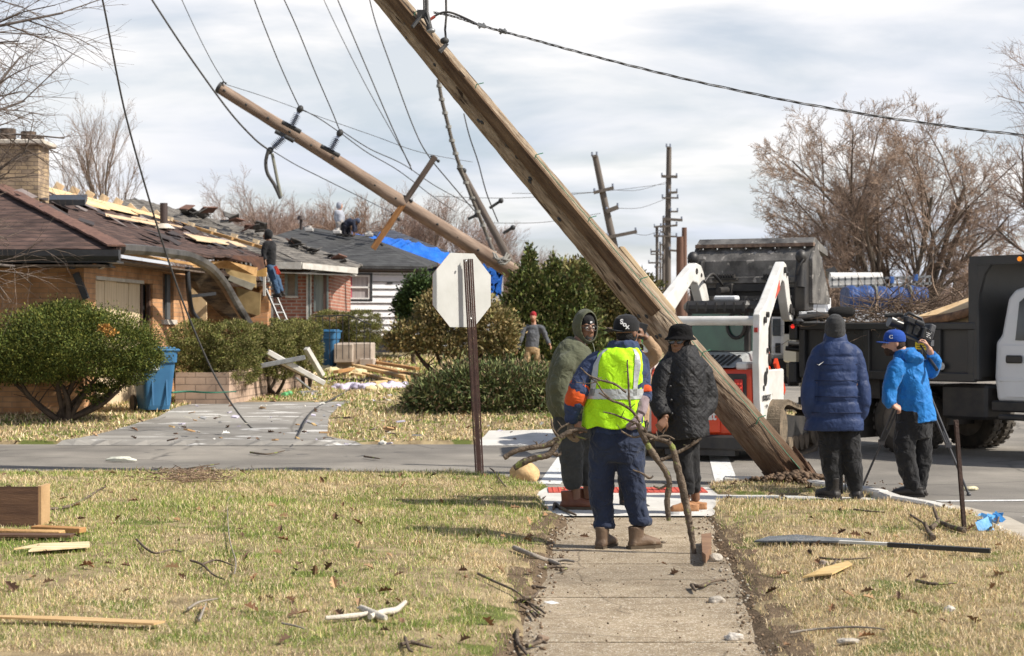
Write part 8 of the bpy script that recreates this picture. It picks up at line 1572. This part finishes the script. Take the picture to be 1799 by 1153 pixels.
rock('small flat stone at the bottom of the right lawn', 1490, 1132, .035, seed=8, sz=(1.6,.6,.5)); rock('small grey stone beside the yellow splinter', 1447, 993, .03, (.33,.27,.22), seed=9); rock('tiny white stone far down the right lawn', 1668, 1075, .03, (.6,.55,.48), seed=10); rock('brown clod at the left sidewalk edge, bottom', 952, 1128, .035, (.28,.20,.14), seed=11)
rock('dark dirt clod on the sidewalk under the branch', 1165, 956, .022, (.2,.16,.12), seed=12); rock('pale foam chunk on the road right of the tripod', 1706, 862, .05, (.75,.68,.45), 'foam_chunk', 'foam', 13, (1.5,.7,.5))
rock('white foam lump on the soil behind the side street', 672, 782, .06, (.72,.70,.62), 'foam_chunk', 'foam', 15); rock('crumpled white bag on the asphalt of the side street', 212, 812, .085, (.66,.66,.56), 'plastic_bag', 'bag', 14, (2.2,.7,.45))
# shingle strip on the right lawn
SH = thing('shingle_strip', 'grey shingle scrap with a long black edged strip on the right lawn', 'shingle', gl(1400, 950)); m = MB(); m.prism([gl(q[0], q[1], .03) for q in ((1325,953),(1350,945),(1400,942),(1460,947),(1520,950),(1480,954),(1400,953))], (0,0,.012)); m.build('shingle', mat('weathered shingle', (.20,.21,.22), .9, (.11,.12,.13), 9, .6, 90), SH)
m = MB(); m.beam(gl(1475,952,.045), gl(1565,956,.045), .05, .018); m.build('white_strip', white_metal, SH); m = MB(); m.beam(gl(1560,957,.05), gl(1740,968,.05), .05, .03); m.build('black_strip', blk, SH)
# turned soil round the pole foot
m = MB(); rd = random.Random(6)
for i in range(420):
    a = rd.uniform(0,6.28); rr = abs(rd.gauss(0,1)); x = 3.0+math.cos(a)*.42*rr; y = 17.95+math.sin(a)*.16*rr; s_ = rd.uniform(.010,.038)*max(.3,1.3-rr*.5); kf = rd.uniform(.5,1.4); m.col = tuple(c*kf for c in (.15,.10,.065)); m.ball((x, y, gzs(x,y)*0+.05+max(0,.09-.05*rr)), (s_*1.4,s_,s_*.7), 6, 4, (rd.random(),rd.random(),rd.random()*3))
tag(m.build('turned_soil', lm), 'dark turned soil heaped round the foot of the great pole', 'soil', kind='stuff')
BTP = MB(); rd = random.Random(2)
for i in range(26): p = gl(rd.uniform(1716,1755), rd.uniform(908,926), .03); s_ = rd.uniform(.02,.07); M = Euler((rd.random()*3, rd.random()*3, rd.random()*3)).to_matrix(); BTP.add([p+M @ Vector(q)*s_ for q in ((-1,-1,0),(1,-.6,.2),(.7,1,0),(-.8,.8,-.2))], [[0,1,2,3]])
tag(BTP.build('tarp_scrap', mat('pale blue plastic', (.14,.42,.75), .4, (.08,.30,.62), 9)), 'crumpled light blue plastic scrap beside the gutter on the right', 'tarp scrap')
# ---- wreckage in front of the houses
def gy(px, py, lift=.03):
    z = .35
    for _ in range(6): p = G(px, py, z); z = gzs(p.x, p.y)+lift
    return G(px, py, z)
def yplank(label, a, b, wd, th, m_, name='lumber', cat='lumber', za=0, zb=0, group='wreckage in the far yard'):
    mb = MB(); mb.beam(gy(*a)+Vector((0,0,za*1.6)), gy(*b)+Vector((0,0,zb*1.2)), wd*1.25, th*1.5, bev=th*.1); return tag(mb.build(name, m_), label, cat, group)
def vbeam(label, a, b, d, wd, th, m_, name, cat, group='wreckage in the far yard'): mb = MB(); mb.beam(P(a[0],a[1],d), P(b[0],b[1],d+.3), wd, th, bev=th*.1); return tag(mb.build(name, m_), label, cat, group)
vbeam('white square post fallen across the planter, longest of the metal pieces', (470,618), (570,674), 32.0, .10, .10, white_metal, 'metal_post', 'post'); vbeam('grey downspout lying level against the planter wall', (412,652), (536,628), 31.8, .07, .09, steel, 'downspout', 'downspout'); vbeam('short white post standing tilted right of the hedges', (538,612), (566,660), 33, .12, .09, white_metal, 'metal_post', 'post')
vbeam('flat brown panel strip under the fallen white post', (468,628), (532,660), 32.4, .22, .03, mat('brown panel strip', (.20,.15,.09), .8), 'panel', 'panel'); vbeam('dark strip behind the fallen posts', (463,630), (545,665), 32.8, .04, .04, blk, 'strip', 'strip')
vbeam('thin grey rail low on the planter ground', (520,664), (545,684), 31.6, .05,.03, steel, 'rail', 'rail'); yplank('short grey rail lying flat near the purple insulation', (524,690), (558,689), .07, .04, steel, 'rail', 'rail')
ol = mat('orange lumber', (.46,.25,.10)); fl_ = mat('fresh lumber', (.72,.52,.28), .85, (.55,.36,.16), 5, .2, 60)
for i, (a, b, wd, m_, lb, z_) in enumerate((((556,640),(648,650),.14,ol,'long orange joist at the back of the lumber pile',.1),((600,640),(735,668),.14,ol,'orange joist running right to the low juniper',.08),((620,652),(715,672),.12,fl_,'fresh pale joist in the middle of the lumber pile',.1),((640,662),(700,678),.10,fl_,'short pale board in front of the pale joist',.05),((575,652),(640,664),.10,fl_,'pale board at the left of the lumber pile',.03),((655,650),(732,660),.12,ol,'dark edged joist at the right end of the pile',.14),((560,666),(650,671),.14,darkwood,'dark wet board under the lumber pile',.0),((655,676),(728,668),.12,fl_,'pale board pointing at the juniper',.02),((590,668),(620,658),.10,ol,'short orange offcut in the lumber pile',.12),((470,676),(500,668),.10,fl_,'pale offcut near the grey blocks',.02),((640,634),(700,634),.06,ol,'thin lath on the grass behind the pile',.0),((640,640),(680,638),.25,mat('grey panel', (.25,.25,.25), .7),'grey flat panel behind the pile',.02))):
    yplank(lb, a, b, wd, .05, m_, za=z_, zb=z_)
ins = mat('yellow insulation', (.70,.62,.38), .95, (.58,.48,.26), 6, .8, 30); pur = mat('lilac plastic sheet', (.62,.56,.68), .6, (.48,.43,.55), 9, .4, 30); blkc = mat('grey concrete block', (.26,.26,.26), .9, (.18,.18,.18), 6, .5, 50)
def lumps(name, label, cat, spots, m_, seed, sz=(1,1,.6)):
    rd = random.Random(seed); mb = MB()
    for px, py, s_ in spots: c = gy(px, py, s_*.3); mb.ball(c, (s_*sz[0]*rd.uniform(.8,1.3), s_*sz[1], s_*sz[2]*rd.uniform(.8,1.2)), 10, 7, (0,rd.uniform(-.3,.3),rd.random()))
    return tag(mb.build(name, m_, mods=lambda o: (remesh(.03, .10, .10, 1)(o))), label, cat)
lumps('insulation', 'yellow insulation clump at the middle of the lumber pile', 'insulation', [(620,655,.22),(632,658,.25),(612,660,.18)], ins, 1); lumps('insulation', 'cream insulation clump at the left of the lumber pile', 'insulation', [(572,652,.2),(585,655,.22),(598,650,.2),(590,662,.12)], ins, 2); lumps('insulation', 'cream insulation by the right end of the pile', 'insulation', [(682,650,.2),(694,652,.22),(675,655,.15)], ins, 3)
lumps('plastic_sheet', 'crumpled lilac plastic sheet in front of the lumber pile', 'plastic sheet', [(592+i*10, 681+2*math.sin(i*1.7), .14) for i in range(7)], pur, 4, (1.3,1,.7)); lumps('plastic_sheet', 'second lilac plastic heap beside the low juniper', 'plastic sheet', [(675+i*9, 681-i*.8, .13) for i in range(5)], pur, 5, (1.3,1,.7)); lumps('insulation', 'cream foam between the two lilac heaps', 'insulation', [(652,684,.12),(664,682,.13)], ins, 6)
lumps('blue_cloth', 'blue cloth heap on the ground right of the farther bin', 'cloth', [(615,637,.16),(626,636,.2),(636,638,.16)], mat('sky blue cloth', (.08,.25,.45), .8), 7, (1.2,1,.5)); lumps('red_rag', 'dull red rag on the bare soil left of the planter', 'rag', [(335,694,.10),(350,695,.10),(357,691,.12)], mat('dull red rag', (.32,.12,.10), .9), 8, (1.3,1,.5)); lumps('white_scrap', 'small white lumps beside the red rag', 'scrap', [(372,687,.06),(378,690,.05)], white_paint, 9)
lumps('foam', 'yellow foam pieces on the grass before the siding house', 'foam', [(665,625,.18),(678,627,.14),(690,626,.1)], ins, 10); lumps('foam', 'pale foam bits left of the brown juniper', 'foam', [(708,630,.12),(720,629,.1)], ins, 11)
for i, (px, py, lb) in enumerate(((482,658,'upright grey concrete block by the fallen post'),(512,668,'grey concrete block lying flat right of the upright one'),(525,666,'tipped grey concrete block at the rail'))): c = gy(px, py, .12); mb = MB(); mb.box(c, (.38,.2,.24), (0,.1*i,.4*i), .01); tag(mb.build('concrete_block', blkc), lb, 'block', 'loose concrete blocks')
for i, px in enumerate((671, 677)):
    t = thing('garden_ornament', ('left' if i == 0 else 'right')+' one of two small bright blue balls on stakes before the siding house', 'garden ornament', gy(px, 625)); b_ = t.location; m = MB(); m.tube([b_, b_+Vector((0,0,.30))], .012, 5); m.build('stake', blk, t); m = MB(); m.ball(b_+Vector((0,0,.36)), .08, 12, 8); m.build('ball', mat('bright blue ball', (.02,.16,.75), .3), t)
m = MB(); rd = random.Random(14)                                       # small scraps everywhere in the far yards
for i in range(560):
    px = rd.uniform(300, 740); py = rd.uniform(622, 780) if rd.random() < .25 else rd.gauss(672, 14)
    if py < 616: continue
    c = gy(px, py, .02); s_ = rd.uniform(.015,.07); m.col = rd.choice(((.7,.66,.55),(.55,.38,.18),(.16,.11,.08),(.42,.26,.13),(.6,.56,.66),(.3,.3,.3),(.13,.09,.07))); m.box(c, (s_*rd.uniform(.6,3), s_, s_*.3), (rd.uniform(-.4,.4), rd.uniform(-.3,.3), rd.random()*3))
tag(m.build('scattered_scraps', lm), 'splinters, chips and scraps strewn over the far yards', 'debris', kind='stuff')
gh = twigs('green garden hose lying at the foot of the planter', [[(302,690),(330,688),(370,690),(415,688)]], .018, m_=mat('green hose', (.03,.16,.10), .6), name='garden_hose', cat='hose', lift=.3)
tag(MB().tube([gy(498,694,.04), gy(510,691,.04)], .05, 10).build('green_bottle', mat('bright green plastic', (.15,.5,.2), .4)), 'small bright green bottle on the grass left of the grey rail', 'bottle')
# green-and-white street name sign knocked behind the great pole
o, M, Ln = axis_thing('street_sign', 'green street sign with white edge knocked loose behind the great pole', 'sign', P(1108,578,19.3), P(1176,652,19.3))
m = MB(); m.box((0,0,Ln/2), (.30,.012,Ln)); m.build('green_plate', mat('sign green', (.10,.45,.08), .45, (.08,.36,.06), 4, .05), o, world=False); m = MB(); m.box((.165,0,Ln/2), (.035,.03,Ln)); m.build('white_edge', white_paint, o, world=False)
m = MB()
for i in range(5): m.box((-.02,-.009,.25+i*.15), (.10,.003,.07))
m.build('sign_characters', white_paint, o, world=False)
# give every copied or repeated name Blender's own suffix only; nothing else to finish
